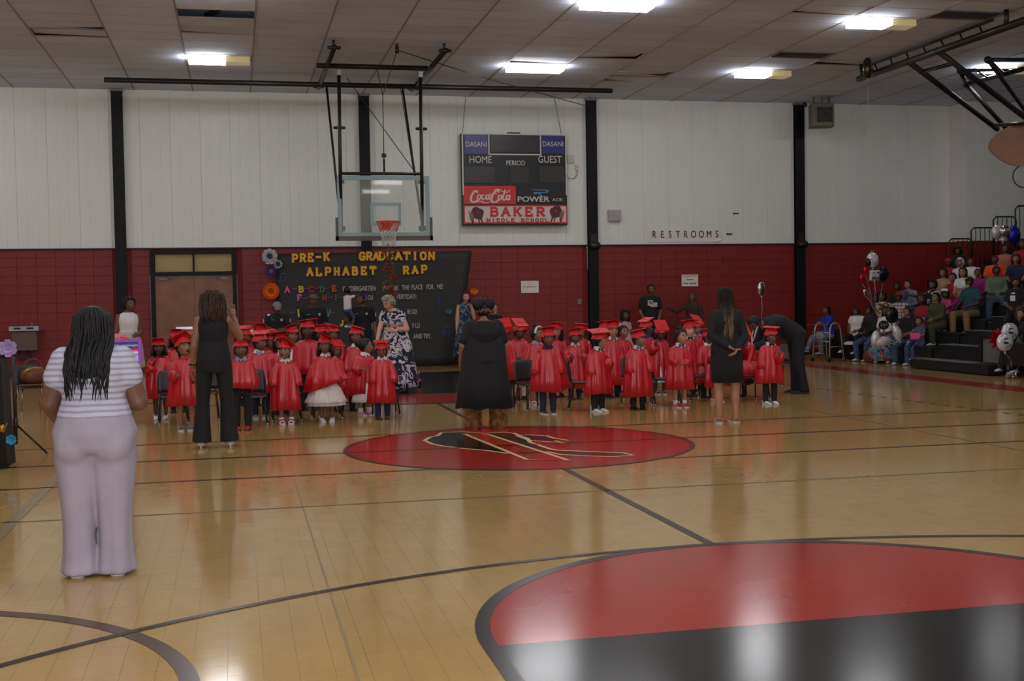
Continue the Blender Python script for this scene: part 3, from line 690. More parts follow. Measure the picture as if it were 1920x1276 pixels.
for i, ch in enumerate('BAKER'): slab_letter(ch, .21, .185, .054, .006, 0, None, (c[0]-.56+.28*i, c[1]), -.106).build('letter', sb_red, bk)
q = M(); c = sbp(962.5, 413.6); i = 0
for ch in 'MIDDLE SCHOOL':
    if ch != ' ': slab_letter(ch, .092, .075, .021, .006, 0, q, (c[0]-.702+.117*i, c[1]), -.106)
    i += 1
q.build('lettering', mat('dark red letters', (150, 30, 26), .5), bk)
bis = [(x-240, z-320) for x, z in [(112, 310), (135, 270), (162, 232), (175, 200), (205, 180), (240, 174), (280, 186), (310, 205), (345, 216), (370, 245), (374, 285), (358, 325), (350, 350), (338, 372), (348, 420), (366, 464), (340, 466), (326, 425), (308, 392), (290, 392), (306, 440), (302, 460), (282, 460), (280, 430), (262, 385), (205, 372), (190, 400), (196, 430), (188, 464), (150, 464), (156, 430), (138, 408), (118, 360)]]
bro = mat('bison brown', (84, 38, 34), .6); bro2 = mat('bison pink', (140, 88, 82), .6)
for px, s in ((885.5, 1), (1037, -1)):
    c = sbp(px, 403); k = 1.34/1000
    fr = lambda x, y, d: V((c[0]+x, -.106-d, c[1]+y))
    b1 = M().prism([(s*x*k, -z*k) for x, z in bis], .003, fr).build('bison_emblem', bro, bk)
    M().prism([(s*x*k, -z*k) for x, z in [(-126, -10), (-105, -50), (-72, -60), (-50, 0), (-42, 50), (-58, 82), (-100, 88), (-120, 40)]], .005, fr).prism([(s*x*k, -z*k) for x, z in [(0, -70), (14, -74), (36, -38), (28, -28), (6, -50)]], .005, fr).build('bison_light_patch', bro2, b1)
    M().prism([(s*x*k, -z*k) for x, z in [(-128, -14), (-142, -30), (-136, -60), (-124, -92), (-118, -88), (-128, -55), (-130, -34), (-116, -22)]], .003, fr).build('bison_tail', sb_black, b1)
q = M()
for x, xt in ((-1.22, -1.12), (1.17, 1.02)): q.tube([(x, 0, sb_h/2), (xt, .05, CZ-sbc.z)], .008, 6)
q.build('hanging_cable', grey_plastic, sb)
jb = thing('junction_box', 'white junction box with a looping grey cable next to the scoreboard', 'electrical box', (7.87, WY-.05, 4.85))
M().cham((0, 0, 0), (.18, .07, .2), .008).build('box_body', sb_white, jb); M().box((.16, .0, -.21), (.06, .05, .13)).build('outlet', sb_white, jb)
M().tube([(-.1, -.01, -.08), (-.13, -.02, -.3), (-.05, -.02, -.46), (.08, -.02, -.47), (.16, -.02, -.38), (.17, -.02, -.26)], .008, 6).build('cable', grey_plastic, jb)

# ------------------------------------------------------------------ small things on the far wall
wb = thing('wall_speaker', 'small white square speaker box on the white wall next to a column', 'speaker', tuple(ON(1152, 404, WY-.08)))
M().cham((0, 0, 0), (.31, .12, .28), .02).build('speaker_body', mat('speaker grey', (176, 174, 174), .5), wb)
q = M()
for i in range(7): q.box((0, -.062, -.09+.03*i), (.24, .004, .012))
q.build('speaker_grille', mat('grille grey', (156, 154, 156), .6), wb)
rs_c = ON(1284, 442, WY-.04)
sg = thing('restroom_sign', 'long white paper strip reading RESTROOMS low on the white wall', 'sign', tuple(rs_c))
q = M(); n = 24
for i in range(n):
    x0, x1 = -.95+1.9*i/n, -.95+1.9*(i+1)/n; b = lambda x: -.004-.012*max(0, (abs(x)-.7))*(1+math.sin(9*x))
    q.add([(x0, b(x0), -.15), (x1, b(x1), -.15), (x1, b(x1), .12), (x0, b(x0), .12)], [(0, 1, 2, 3)], 0, True)
q.add([(.72, -.006, -.15), (.93, -.03, -.15), (.95, -.06, -.1), (.9, -.012, -.06)], [(0, 1, 2, 3)], 0, False)
q.build('paper_strip', mat('sign paper', (226, 222, 218), .5), sg)
for i, ch in enumerate('RESTROOMS'): text(ch, 'letter', .245, sb_black, sg, ((-.795+.203*i, -.022, .03), XR3, Z3), .002, sx=.74, off=.0)
for px, py, nm in ((1380, 400, 'short black tape dash on the white wall above the restroom strip'), (1367.5, 438.5, 'short black tape dash at the end of the restroom strip')):
    d = thing('tape_dash', nm, 'tape', tuple(ON(px, py, WY-.032)))
    M().box((0, 0, 0), (.15, .006, .032)).prism([(-.075, -.02), (-.055, -.03), (-.055, .03), (-.075, .02)], .006, lambda x, y, e: V((x, e-.003, y))).build('tape_strip', sb_black, d)
def wall_notice(px, py, w, h_, label, lines):
    t = thing('paper_notice', label, 'sign', tuple(ON(px, py, WY-.025))); M().box((0, 0, 0), (w, .004, h_)).build('sheet', white_paper, t)
    for z, s, sz, m in lines: text(s, 'lettering', sz, m, t, ((0, -.004, z), XR3, Z3), .001)
ink = mat('ink grey', (120, 110, 110), .7); inkr = mat('ink red', (150, 70, 60), .7)
t = thing('paper_notice', 'white paper with a row of small coloured figures taped by the black banner', 'sign', tuple(ON(993.5, 537.5, WY-.025)))
M().box((0, 0, 0), (.43, .004, .285)).build('sheet', white_paper, t)
for i, cl in enumerate(((150, 50, 40), (210, 200, 190), (120, 120, 110), (190, 120, 60), (200, 170, 60), (120, 140, 130), (130, 130, 120), (210, 190, 90))):
    M().lathe([(.004, -.002), (.016, -.002), (.016, .001), (.004, .001)], 6, c=(-.14+.04*i, -.003, 0), rot=Matrix.Rotation(PI/2, 3, 'X')).build('printed_figure', mat('figure %d' % i, cl, .7), t)
M().box((0, -.003, .1), (.09, .002, .008)).box((0, -.003, .05), (.05, .002, .008)).build('printed_line', ink, t)
t = thing('paper_notice', 'white paper notice with a red heading taped to red wall above the woman in brown', 'sign', tuple(ON(1293.5, 525.5, WY-.025)))
M().box((0, 0, 0), (.43, .004, .29)).build('sheet', white_paper, t)
M().box((0, -.003, .11), (.36, .002, .014)).build('printed_heading', inkr, t)
M().box((0, -.003, .02), (.16, .002, .02)).box((-.11, -.003, -.07), (.12, .002, .03)).box((.02, -.003, -.075), (.08, .002, .03)).box((.12, -.003, -.07), (.1, .002, .03)).build('printed_lines', ink, t)
sw = thing('wall_switch', 'small grey metal switch box on the red wall beside a column', 'switch', tuple(ON(1086.5, 565, WY-.02)))
M().cham((0, 0, 0), (.1, .05, .13), .01).build('switch_plate', grey_plastic, sw); M().box((0, -.03, .01), (.02, .02, .04)).build('lever', steel, sw)
cd = thing('conduit', 'thin white conduit running down the red wall beside a black column', 'pipe', tuple(ON(1102, 484, WY-.03)))
M().tube([(0, 0, -.26), (0, 0, .26)], .016, 8).build('tube', sb_white, cd); M().box((0, 0, .26), (.05, .04, .05)).build('fitting', sb_white, cd)
# unit heater hung from the ceiling in the corner
ht = thing('unit_heater', 'boxy olive grey fan heater hung from the ceiling by the corner column', 'heater', tuple(ON(1540, 217, 27.3)))
hm = mat('heater grey', (104, 98, 84), .6)
M().cham((0, 0, 0), (.54, .4, .56), .02).build('heater_case', hm, ht, rot=(0, 0, -.28))
g = M().box((.04, -.21, .0), (.36, .02, .36)).build('fan_opening', sb_black, ht, rot=(0, 0, -.28))
q = M()
for i in range(5): q.tube([(.04+.17*math.cos(a)*(i+1)/5, -.225, .17*math.sin(a)*(i+1)/5) for a in [2*PI*k/24 for k in range(25)]], .004, 5)
q.build('fan_guard', hm, g)
q = M()
for x in (-.2, .2): q.box((x, 0, .4), (.05, .05, .3))
q.tube([(0, 0, .28), (.03, 0, .4), (-.02, 0, .5), (.05, 0, .58)], .02, 8).build('hanger', hm, ht)
hn = thing('ceiling_camera', 'small dark round device on the wall top next to the fan heater', 'camera', tuple(ON(1509, 197, WY-.2)))
M().ball((0, 0, 0), .06, 10, 8).build('housing', black_metal, hn); M().box((0, .09, .03), (.04, .14, .03)).build('mount', black_metal, hn); M().tube([(-.02, .12, 0), (-.02, .14, -1.6)], .006, 6).build('wire', grey_plastic, hn)
# drinking fountain
df = thing('drinking_fountain', 'brown wall drinking fountain with a shiny steel top and blue hose', 'drinking fountain', tuple(ON(49, 656, 28.05)))
q = M().loft([[V((-.25, .2, 0)), V((.25, .2, 0)), V((.25, -.14, 0)), V((-.25, -.14, 0))][::-1], [V((-.25, .2, .4)), V((.25, .2, .4)), V((.25, -.2, .4)), V((-.25, -.2, .4))][::-1]], smooth=False)
q.build('cabinet', mat('fountain brown', (108, 88, 78), .45), df)
q = M().box((0, 0, .5), (.56, .44, .02)).box((0, -.225, .47), (.6, .02, .1)).box((-.29, 0, .47), (.02, .44, .1)).box((.29, 0, .47), (.02, .44, .1)).tube([(.12, .1, .51), (.12, .1, .57), (.12, .04, .58)], .012, 8)
q.build('basin', mat('basin steel', (176, 176, 180), .3, .35), df)
for x in (-.13, .13): M().box((x, -.237, .475), (.14, .008, .04)).build('push_bar', black_metal, df)
M().tube([(-.16, .1, 0), (-.17, .08, -.16), (-.09, .07, -.2), (0, .08, -.14), (.02, .1, 0)], .022, 8).build('hose', mat('hose blue', (34, 62, 110), .5), df)
M().tube([(.1, .15, 0), (.1, .15, -.2)], .02, 8).tube([(-.3, .18, -.05), (-.3, .18, -.25)], .025, 8).build('pipe', mat('pipe grey', (90, 80, 74), .5), df)

# ------------------------------------------------------------------ paper banner with cut-out letters and paper flowers
BY = WY-.20
bc = ON(702, 575, BY)
ban = thing('paper_banner', 'black paper banner of a school graduation rhyme taped on red wall', 'banner', (bc.x, BY, 0))
def bp(px, py, d=.012): p = ON(px, py, BY-d); return V((p.x-bc.x, -d, p.z))
paper = mat('black paper', (40, 39, 37), .62, bump=(3, .25))
cor = [(517, 475), (884, 470), (858, 682), (517, 690)]; q = M(); nx, ny = 30, 16
gp = []
for j in range(ny+1):
    for i in range(nx+1):
        u, v = i/nx, j/ny; px = (cor[0][0]*(1-u)+cor[1][0]*u)*(1-v)+(cor[3][0]*(1-u)+cor[2][0]*u)*v; py = (cor[0][1]*(1-u)+cor[1][1]*u)*(1-v)+(cor[3][1]*(1-u)+cor[2][1]*u)*v
        p = bp(px, py, 0); fold = .02*math.exp(-((u-.9-.12*(1-v))/.03)**2) + .012*math.sin(5*u+3*v)*v
        gp.append((p.x, -.006-abs(fold), p.z))
q.add(gp, [(j*(nx+1)+i, j*(nx+1)+i+1, (j+1)*(nx+1)+i+1, (j+1)*(nx+1)+i)[::-1] for j in range(ny) for i in range(nx)], 0, True)
sheet = q.build('paper_sheet', paper, ban)
sol = sheet.modifiers.new('t', 'SOLIDIFY'); sol.thickness = .003
gold = mat('gold letter', (226, 176, 24), .6); red_edge = mat('letter edge red', (150, 48, 20), .6)
def cut(ch, px, py, w, h_, st, m, edge=None, d=.05):
    p = bp(px, py, d); o = slab_letter(ch, w, h_, st, .008).build('cut_letter', m, ban, loc=p, rot=(0, rnd.uniform(-.05, .05), 0))
    if edge: slab_letter(ch, w, h_, st*1.45, .003, z0=.001).build('letter_backing', edge, o)
    return o
for s, px0, px1, py0, py1 in (('PRE-K', 553, 612, 484, 481), ('GRA', 679, 705, 480, 480), ('DUATION', 716, 809, 479.5, 479.5), ('ALPHABET', 581, 699, 509.5, 507), ('RAP', 761, 795, 506.5, 504.5)):
    n = len(s)-1
    for i, ch in enumerate(s): cut(ch, px0+(px1-px0)*i/n, py0+(py1-py0)*i/n, .145 if n != 6 else .16, .165, .045, gold, red_edge)
pink = mat('letter pink', (214, 92, 140), .6); yel = mat('letter yellow', (204, 178, 32), .6); crim = mat('letter crimson', (150, 40, 44), .6); grn = mat('letter green', (40, 112, 58), .6); orr = mat('letter orange', (196, 70, 32), .6); pur = mat('dash purple', (128, 52, 134), .6)
for ch, px, py, m in (('A', 538.5, 542.5, pink), ('B', 564.5, 542, yel), ('C', 583.5, 541.5, crim), ('D', 604, 541.5, grn), ('E', 626.5, 540.5, orr), ('F', 561.5, 557.5, pink), ('H', 608.5, 557.5, crim), ('I', 629.5, 556.5, grn), ('I', 559.5, 585.5, yel), ('N', 616, 585, grn), ('J', 641.5, 605.5, yel)):
    cut(ch, px, py, .115, .12, .034, m)
for px, py in ((553, 541), (575, 540.5), (594.5, 540), (614.5, 540), (572, 559), (596, 557.5), (619.5, 557.5), (637, 557), (549, 586), (625, 586), (616, 600), (560, 608)):
    p = bp(px, py, .05); M().prism([(-.06, -.012), (.04, -.006), (.06, .03), (.035, .012), (.02, .024), (.01, .01), (-.06, .006)], .004, lambda x, y, e: V((x, -e, y))).build('paper_dash', pur, ban, loc=p)
chalk = mat('chalk white', (178, 172, 166), .7)
for s, px, py, w in (('KINDERGARTEN', 673.5, 541, 64), ('WILL BE', 732, 540, 37), ('THE', 760.5, 539, 15), ('PLACE', 782, 538.5, 24), ('FOR', 806, 538, 14), ('ME!', 825, 537.5, 14), ('DID OU', 688, 558, 25), ('T EVERYDAY:', 756, 556.5, 60), ('WE', 694, 586.5, 12), ('RE GO!', 773, 584.5, 23), ('INT', 694, 612, 15), ('O 1,2,3', 780, 610, 22), ('AND TRY.', 792, 630.5, 39)):
    p = bp(px, py, .045); wm = w/88.; k = .115 if w > 12 else .11
    text(s, 'lettering', .155, chalk, ban, (p, XR3, Z3), .003, sx=wm/(len(s)*.092), off=.003)
def flower(px, py, r, cols, label, d=.1, n=9, layers=3, squash=1.):
    p = ON(px, py, BY-d); t = thing('paper_flower', label, 'paper flower', tuple(p), 0, 'paper flowers on the wall')
    for L_ in range(layers):
        rr = r*(1-.27*L_); m = cols[min(L_, len(cols)-2)]; me = M()
        me.add([(0, 0, 0), (rr*.38, -.02, rr*.55), (rr*.2, -.05, rr*.97), (-rr*.2, -.05, rr*.97), (-rr*.38, -.02, rr*.55), (rr*.0, -.012, rr*.6)], [(0, 1, 5), (1, 2, 5), (2, 3, 5), (3, 4, 5), (4, 0, 5)], 0, True)
        pm_ = me.mesh('petal'); pm_.materials.append(m)
        for k in range(n): put('petal', pm_, t, (0, -.025*L_-.002*(k % 2), 0), (rnd.uniform(-.1, .1)+.15*L_, 2*PI*(k+.5*L_)/n, 0))
    q = M()
    for k in range(14): a = k*2.4; q.ball((r*.16*math.cos(a)*(k/14)**.5, -.03*layers-.01, r*.16*math.sin(a)*(k/14)**.5), r*.05, 6, 4)
    q.build('flower_centre', cols[-1], t); t.scale = (1, 1, squash); return t
W_, Bl, Te, Pu, Or, Or2, Gy = (mat('petal '+n_, c, .7) for n_, c in (('white', (196, 190, 190)), ('blue', (30, 74, 130)), ('teal', (70, 130, 150)), ('purple', (88, 56, 124)), ('orange', (224, 84, 14)), ('amber', (236, 132, 24)), ('greyblue', (110, 100, 60))))
flower(505.5, 480.5, .18, [W_, W_, Bl, Gy], 'large white paper flower with a blue centre at the banner corner')
flower(521, 495, .1, [W_, Te, Bl, Gy], 'small pale paper flower with a blue ring below the large white one')
flower(507.5, 508, .125, [Pu, Pu, W_, Gy], 'purple paper flower with a pale centre under the white flowers', .12)
flower(508, 545.5, .19, [Or, Or2, Or, Gy], 'large orange paper flower on the red wall above an officer', .14, 11, 4)
flower(889, 545.5, .1, [Or2, Or2, Or2], 'orange paper flower above the purple haired woman', .1, 8, 2, .8)
flower(686, 550.5, .055, [Pu, mat('petal violet', (150, 70, 190), .6), Pu], 'small violet paper flower on the black banner', .06, 7, 2, 1.2)
flower(841, 583, .075, [mat('petal cyan', (60, 170, 190), .6), Te, Te], 'cyan paper flower near the edge of the black banner', .06, 7, 2, .8)
note_blue = mat('note blue', (48, 70, 160), .6)
for px, py, s in ((530, 520, 1.0), (837.5, 620.5, 1.05)):
    p = ON(px, py, BY-.05); t = thing('paper_note', 'blue paper music note on the black banner ' + ('under the purple flower' if px < 600 else 'beside the purple haired woman'), 'paper note', tuple(p))
    q = M()
    for x in (-.05, .06): q.box((x*s, 0, .0), (.016, .006, .17*s)).ball((x*s-.018, 0, -.085*s), (.028, .005, .02), 8, 4)
    q.box((.005*s, 0, .085*s), (.126*s, .006, .026), rot=Matrix.Rotation(-.15, 3, 'Y')).build('note_shape', note_blue, t)
p = ON(822, 566, BY-.05); t = thing('paper_note', 'blue paper treble clef on the black banner above the cyan flower', 'paper note', tuple(p))
M().tube([(-.02, 0, -.1), (.0, 0, -.115), (.012, 0, -.09), (.0, 0, .08), (.012, 0, .11), (.025, 0, .08), (.0, 0, .03), (-.035, 0, -.01), (-.02, 0, -.05), (.025, 0, -.05), (.035, 0, -.015), (.0, 0, .0)], .009, 6).build('clef_shape', note_blue, t)
# ------------------------------------------------------------------ people
SKIN = {k: mat('skin '+k, c, .5, noise=(9, .08)) for k, c in dict(deep=(76, 50, 38), dark=(106, 70, 52), mid=(142, 96, 70), tan=(168, 118, 90), fair=(206, 156, 132)).items()}
LIP = {k: mat('lip '+k, c, .45) for k, c in dict(deep=(70, 36, 34), dark=(98, 52, 46), mid=(130, 70, 60), tan=(160, 92, 80), fair=(178, 100, 92)).items()}
eye_white = mat('eye white', (190, 182, 174), .3); eye_dark = mat('eye dark', (18, 12, 10), .2); brow_m = mat('brow', (44, 30, 24), .7); mouth_in = mat('open mouth', (60, 16, 18), .5)
HAIR = {k: mat('hair '+k, c, .55, noise=(22, .5), bump=(45, .6), spec=.35) for k, c in dict(black=(20, 17, 17), brown=(58, 36, 25), grey=(150, 142, 126), blonde=(128, 104, 66), purple=(70, 36, 58), bronze=(92, 56, 30), white=(190, 186, 180)).items()}
HAIR['ombre'] = mat('hair ombre braids', (60, 46, 30), .6, spec=.3, bump=(45, .5))
def _ombre():
    nt, b, L = nodes(HAIR['ombre']); tc = N(nt, 'TexCoord'); s = N(nt, 'SeparateXYZ'); L.new(tc.outputs['Object'], s.inputs[0]); n = N(nt, 'TexNoise'); n.inputs['Scale'].default_value = 30; L.new(tc.outputs['Object'], n.inputs['Vector'])
    z = math_n(nt, 'ADD', math_n(nt, 'SUBTRACT', 1.62, s.outputs[2]), math_n(nt, 'MULTIPLY', math_n(nt, 'SUBTRACT', n.outputs[0], .5), .35))
    L.new(ramp_cols(nt, z, [(0, (24, 21, 18)), (.18, (34, 28, 22)), (.36, (104, 84, 54)), (.6, (134, 108, 70))], 'LINEAR'), b.inputs['Base Color'])
_ombre()
_fab = {}
def fab(name, rgb, rough=.85, **k): return mat('fabric '+name, rgb, rough, noise=(7, .07), **k)
satin = mat('red satin', (188, 12, 32), .36, spec=.7, noise=(3, .12))
def _satin(m):
    nt, b, L = nodes(m); tc = N(nt, 'TexCoord'); mp = N(nt, 'Mapping'); mp.inputs['Scale'].default_value = (24, 24, 1.6); L.new(tc.outputs['Object'], mp.inputs[0])
    n = N(nt, 'TexNoise'); n.inputs['Scale'].default_value = 1; n.inputs['Detail'].default_value = 2; L.new(mp.outputs[0], n.inputs['Vector'])
    bp = N(nt, 'Bump'); bp.inputs['Strength'].default_value = .45; bp.inputs['Distance'].default_value = .03; L.new(n.outputs[0], bp.inputs['Height']); L.new(bp.outputs[0], b.inputs['Normal'])
_satin(satin)
satin2 = mat('red cap cloth', (200, 20, 28), .45, noise=(5, .1))
white_cl = fab('white', (214, 208, 206)); black_cl = fab('black', (20, 20, 22)); navy_cl = fab('navy', (26, 32, 62)); denim = mat('denim', (58, 74, 104), .85, noise=(12, .25)); denim2 = mat('pale denim', (96, 106, 122), .85, noise=(12, .3))
SHOE = {k: mat('shoe '+k, c, .5) for k, c in dict(white=(220, 218, 222), black=(18, 18, 20), brown=(86, 40, 28), pink=(214, 140, 160), red=(190, 26, 36), grey=(120, 124, 132), tan=(170, 120, 96), silver=(170, 160, 150)).items()}
sole_m = mat('shoe sole', (190, 186, 186), .6); dark_sole = mat('dark sole', (30, 26, 26), .6)
smooth01 = lambda x: 0 if x <= 0 else 1 if x >= 1 else x*x*(3-2*x)
G = lambda x, s: math.exp(-(x/s)**2)

def head_pt(th, ph, infl=0., feat=True):
    """unit head: height 1 about its centre, face towards -y; th = 0 in front"""
    cx, sx, cp, sp = math.cos(th), math.sin(th), math.cos(ph), math.sin(ph)
    z = .5*sp; x = .365*sx*cp; y = -.43*cx*cp
    if z < 0:
        k = smooth01(-z/.5); x *= 1-.30*k
        if cx > 0: y = y*(1-.02*k) - .10*k*cx
        else: y *= 1-.42*k
    else: x *= 1+.02*math.sin(PI*z); y *= 1+.03*(cx < 0)
    if cx > 0: y = max(y, -.43+.09*abs(x)**1.5) if z > -.3 else y
    if feat and cx > .2:
        nose = smooth01((.08-z)/.2)*smooth01((z+.18)/.05)
        y -= .105*G(x, .05)*nose + .03*G(abs(x)-.055, .03)*G(z+.13, .035)
        y += .035*G(abs(x)-.15, .075)*G(z-.03, .06) - .018*G(abs(x)-.13, .12)*G(z-.115, .04)
        y -= .032*G(x, .10)*(G(z+.225, .022)+G(z+.275, .026)) - .03*G(x, .12)*G(z+.335, .03)
        y -= .028*G(x, .08)*G(z+.42, .06) + .012*G(abs(x)-.2, .09)*G(z+.08, .1)
    p = V((x, y, z)); return p*(1+infl)
def head_grid(nu=30, nv=24):
    ths = []
    for i in range(nu): s = -1+2*i/nu; ths.append(PI*(.5*s+.5*s**3))
    return ths, [-PI/2+PI*(j+.5)/nv for j in range(nv)]
def add_head(q, c, R, hh, mouth=0., lids=False, lo=False, ears=True):
    nu, nv = (28, 24) if lo else (34, 30); ths, phs = head_grid(nu, nv); T = lambda p: c + R @ (p*hh)
    pts = [[head_pt(t, f) for t in ths] for f in phs]; vs = [T(p) for r in pts for p in r]; fs, ms = [], []
    for j in range(nv-1):
        for i in range(nu):
            k = (i+1) % nu; f = (j*nu+i, j*nu+k, (j+1)*nu+k, (j+1)*nu+i); m = (pts[j][i]+pts[j][k]+pts[j+1][i]+pts[j+1][k])/4; mi = 0
            if m.y < -.25:
                if abs(m.x) < .10 and abs(m.z+.25) < .045: mi = 1
                if mouth and abs(m.x) < .085 and abs(m.z+.255) < .02+.04*mouth: mi = 4
                if .07 < abs(m.x) < .21 and .115 < m.z < .15: mi = 5
            fs.append(f); ms.append(mi)
    fs += [tuple(range(nu-1, -1, -1)), tuple(range((nv-1)*nu, nv*nu))]; ms += [0, 0]
    o = len(q.v); q.v += [tuple(v) for v in vs]
    for f, m in zip(fs, ms): q.f.append(tuple(i+o for i in f)); q.m.append(m); q.sm.append(True)
    for s in (-1, 1):
        q.ball(T(V((s*.148, -.350, .03))), (.068*hh, .05*hh, (.034 if not lids else .012)*hh), 8, 5, 2, R)
        q.ball(T(V((s*.146, -.388, .03))), (.034*hh, .020*hh, (.033 if not lids else .01)*hh), 6, 4, 3, R)
        if ears: q.ball(T(V((s*.375, .03, -.03))), (.03*hh, .065*hh, .10*hh), 8, 5, 0, R)
def add_hand(q, w, d, thumb, palm, L, curl=.5, spread=.0, m=0):
    """w wrist, d along the hand, thumb = side the thumb leaves from, palm = way the palm faces"""
    d = d.normalized(); t = (thumb - d*thumb.dot(d)).normalized(); p = d.cross(t); p = p if p.dot(palm) > 0 else -p
    pl = L*.52
    q.loft([ring(w - d*L*.06, d, L*.13, L*.09, 8, t), ring(w + d*pl*.35, d, L*.19, L*.085, 8, t), ring(w + d*pl*.8, d, L*.215, L*.075, 8, t), ring(w + d*pl*1.05, d, L*.19, L*.05, 8, t)], m)
    for i, (off, ln) in enumerate(((.15, .44), (.05, .5), (-.055, .46), (-.15, .36))):
        b = w + d*pl*.95 + t*L*off; a = d + t*spread*(off*6); a = a.normalized(); pts = [b]; cur = a; ang = 0
        for seg, fr in enumerate((.45, .32, .26)):
            ang = curl*(.7 if seg == 0 else .9); cur = (cur*math.cos(ang) + p*math.sin(ang)).normalized(); b = b + cur*L*ln*fr; pts.append(b)
        q.tube(pts, [L*.048, L*.046, L*.042, L*.032], 6, m)
    b = w + d*pl*.3 + t*L*.15; a = (d*.75 + t*.8 + p*.25).normalized(); b2 = b + a*L*.22; a2 = (d + t*.25 + p*(.2+.5*curl)).normalized()
    q.tube([b, b2, b2 + a2*L*.17], [L*.06, L*.054, L*.038], 6, m)
def add_shoe(name, par, ank, yaw, L, m, sole, kind='sneaker', pitch=0.):
    q = M(); R = Matrix.Rotation(yaw, 3, 'Z') @ Matrix.Rotation(pitch, 3, 'X'); B = V((ank.x, ank.y, ank.z))
    T = lambda x, y, z: B + R @ V((x*L, y*L, z*L))
    def sec(y, hw, z0, z1, n=10):
        out = []
        for i in range(n):
            a = 2*PI*i/n; ca, sa = math.cos(a), math.sin(a); z = (z0+z1)/2 + (z1-z0)/2*sa; x = hw*ca*(1 if sa < 0 else .92); out.append(T(x, y, z))
        return out
    hi = .42 if kind == 'high' else .30; zs = .05
    prof = [(.27, .10, zs, .16), (.25, .135, zs, hi), (.10, .145, zs, hi), (-.02, .15, zs, .27), (-.22, .165, zs, .20), (-.45, .17, zs, .15), (-.62, .135, zs, .115), (-.70, .06, zs, .08)]
    if kind == 'sandal': prof = [(y, w*.95, z0, min(z1, .10)) for y, w, z0, z1 in prof]
    q.loft([sec(*p) for p in prof], 0)
    if kind == 'sandal':
        for y in (.12, -.35): q.tube([T(.16*math.cos(a), y, .08+.16*math.sin(a)) for a in [PI*i/8 for i in range(9)]], .035*L, 6, 0)
    out = [(.27, .09), (.2, .15), (0, .155), (-.25, .175), (-.48, .18), (-.65, .13), (-.72, .05)]
    poly = [(w, y) for y, w in out] + [(-w, y) for y, w in out[::-1]]
    q.prism(poly, 1, lambda x, y, d: T(x, y, .075*d - (.0 if d else 0)), 1)
    if kind == 'heel': q.tube([T(0, .22, .1), T(0, .24, -.22)], [.05*L, .03*L], 6, 1)
    return q.build(name, [m, sole], par)

PROF = {'f': [(-.24, .060, .060), (-.1, .098, .076), (.05, .102, .080), (.22, .094, .072), (.45, .078, .058), (.68, .090, .070), (.82, .092, .060), (.91, .080, .050), (.97, .055, .040), (1.02, .036, .036)],
        'm': [(-.24, .060, .055), (-.1, .088, .066), (.05, .090, .070), (.22, .088, .068), (.45, .086, .064), (.68, .104, .072), (.82, .110, .064), (.91, .094, .052), (.97, .062, .044), (1.02, .040, .040)],
        'k': [(-.24, .055, .055), (-.1, .082, .066), (.05, .086, .070), (.22, .086, .070), (.45, .084, .068), (.68, .088, .068), (.82, .088, .058), (.91, .076, .048), (.97, .054, .042), (1.02, .040, .040)]}
DIM = {'f': dict(hh=.133, L=.325, th=.250, sh=.215, an=.040, sw=.089, hw=.050, ua=.165, fa=.140, ha=.100),
       'm': dict(hh=.132, L=.330, th=.250, sh=.215, an=.040, sw=.106, hw=.048, ua=.170, fa=.145, ha=.106),
       'k': dict(hh=.188, L=.335, th=.200, sh=.185, an=.045, sw=.088, hw=.048, ua=.140, fa=.120, ha=.092)}
N_ = lambda *a: V(a).normalized()
REST = ((.20, .02, -1), (.08, -.22, -1))
class Fig: pass
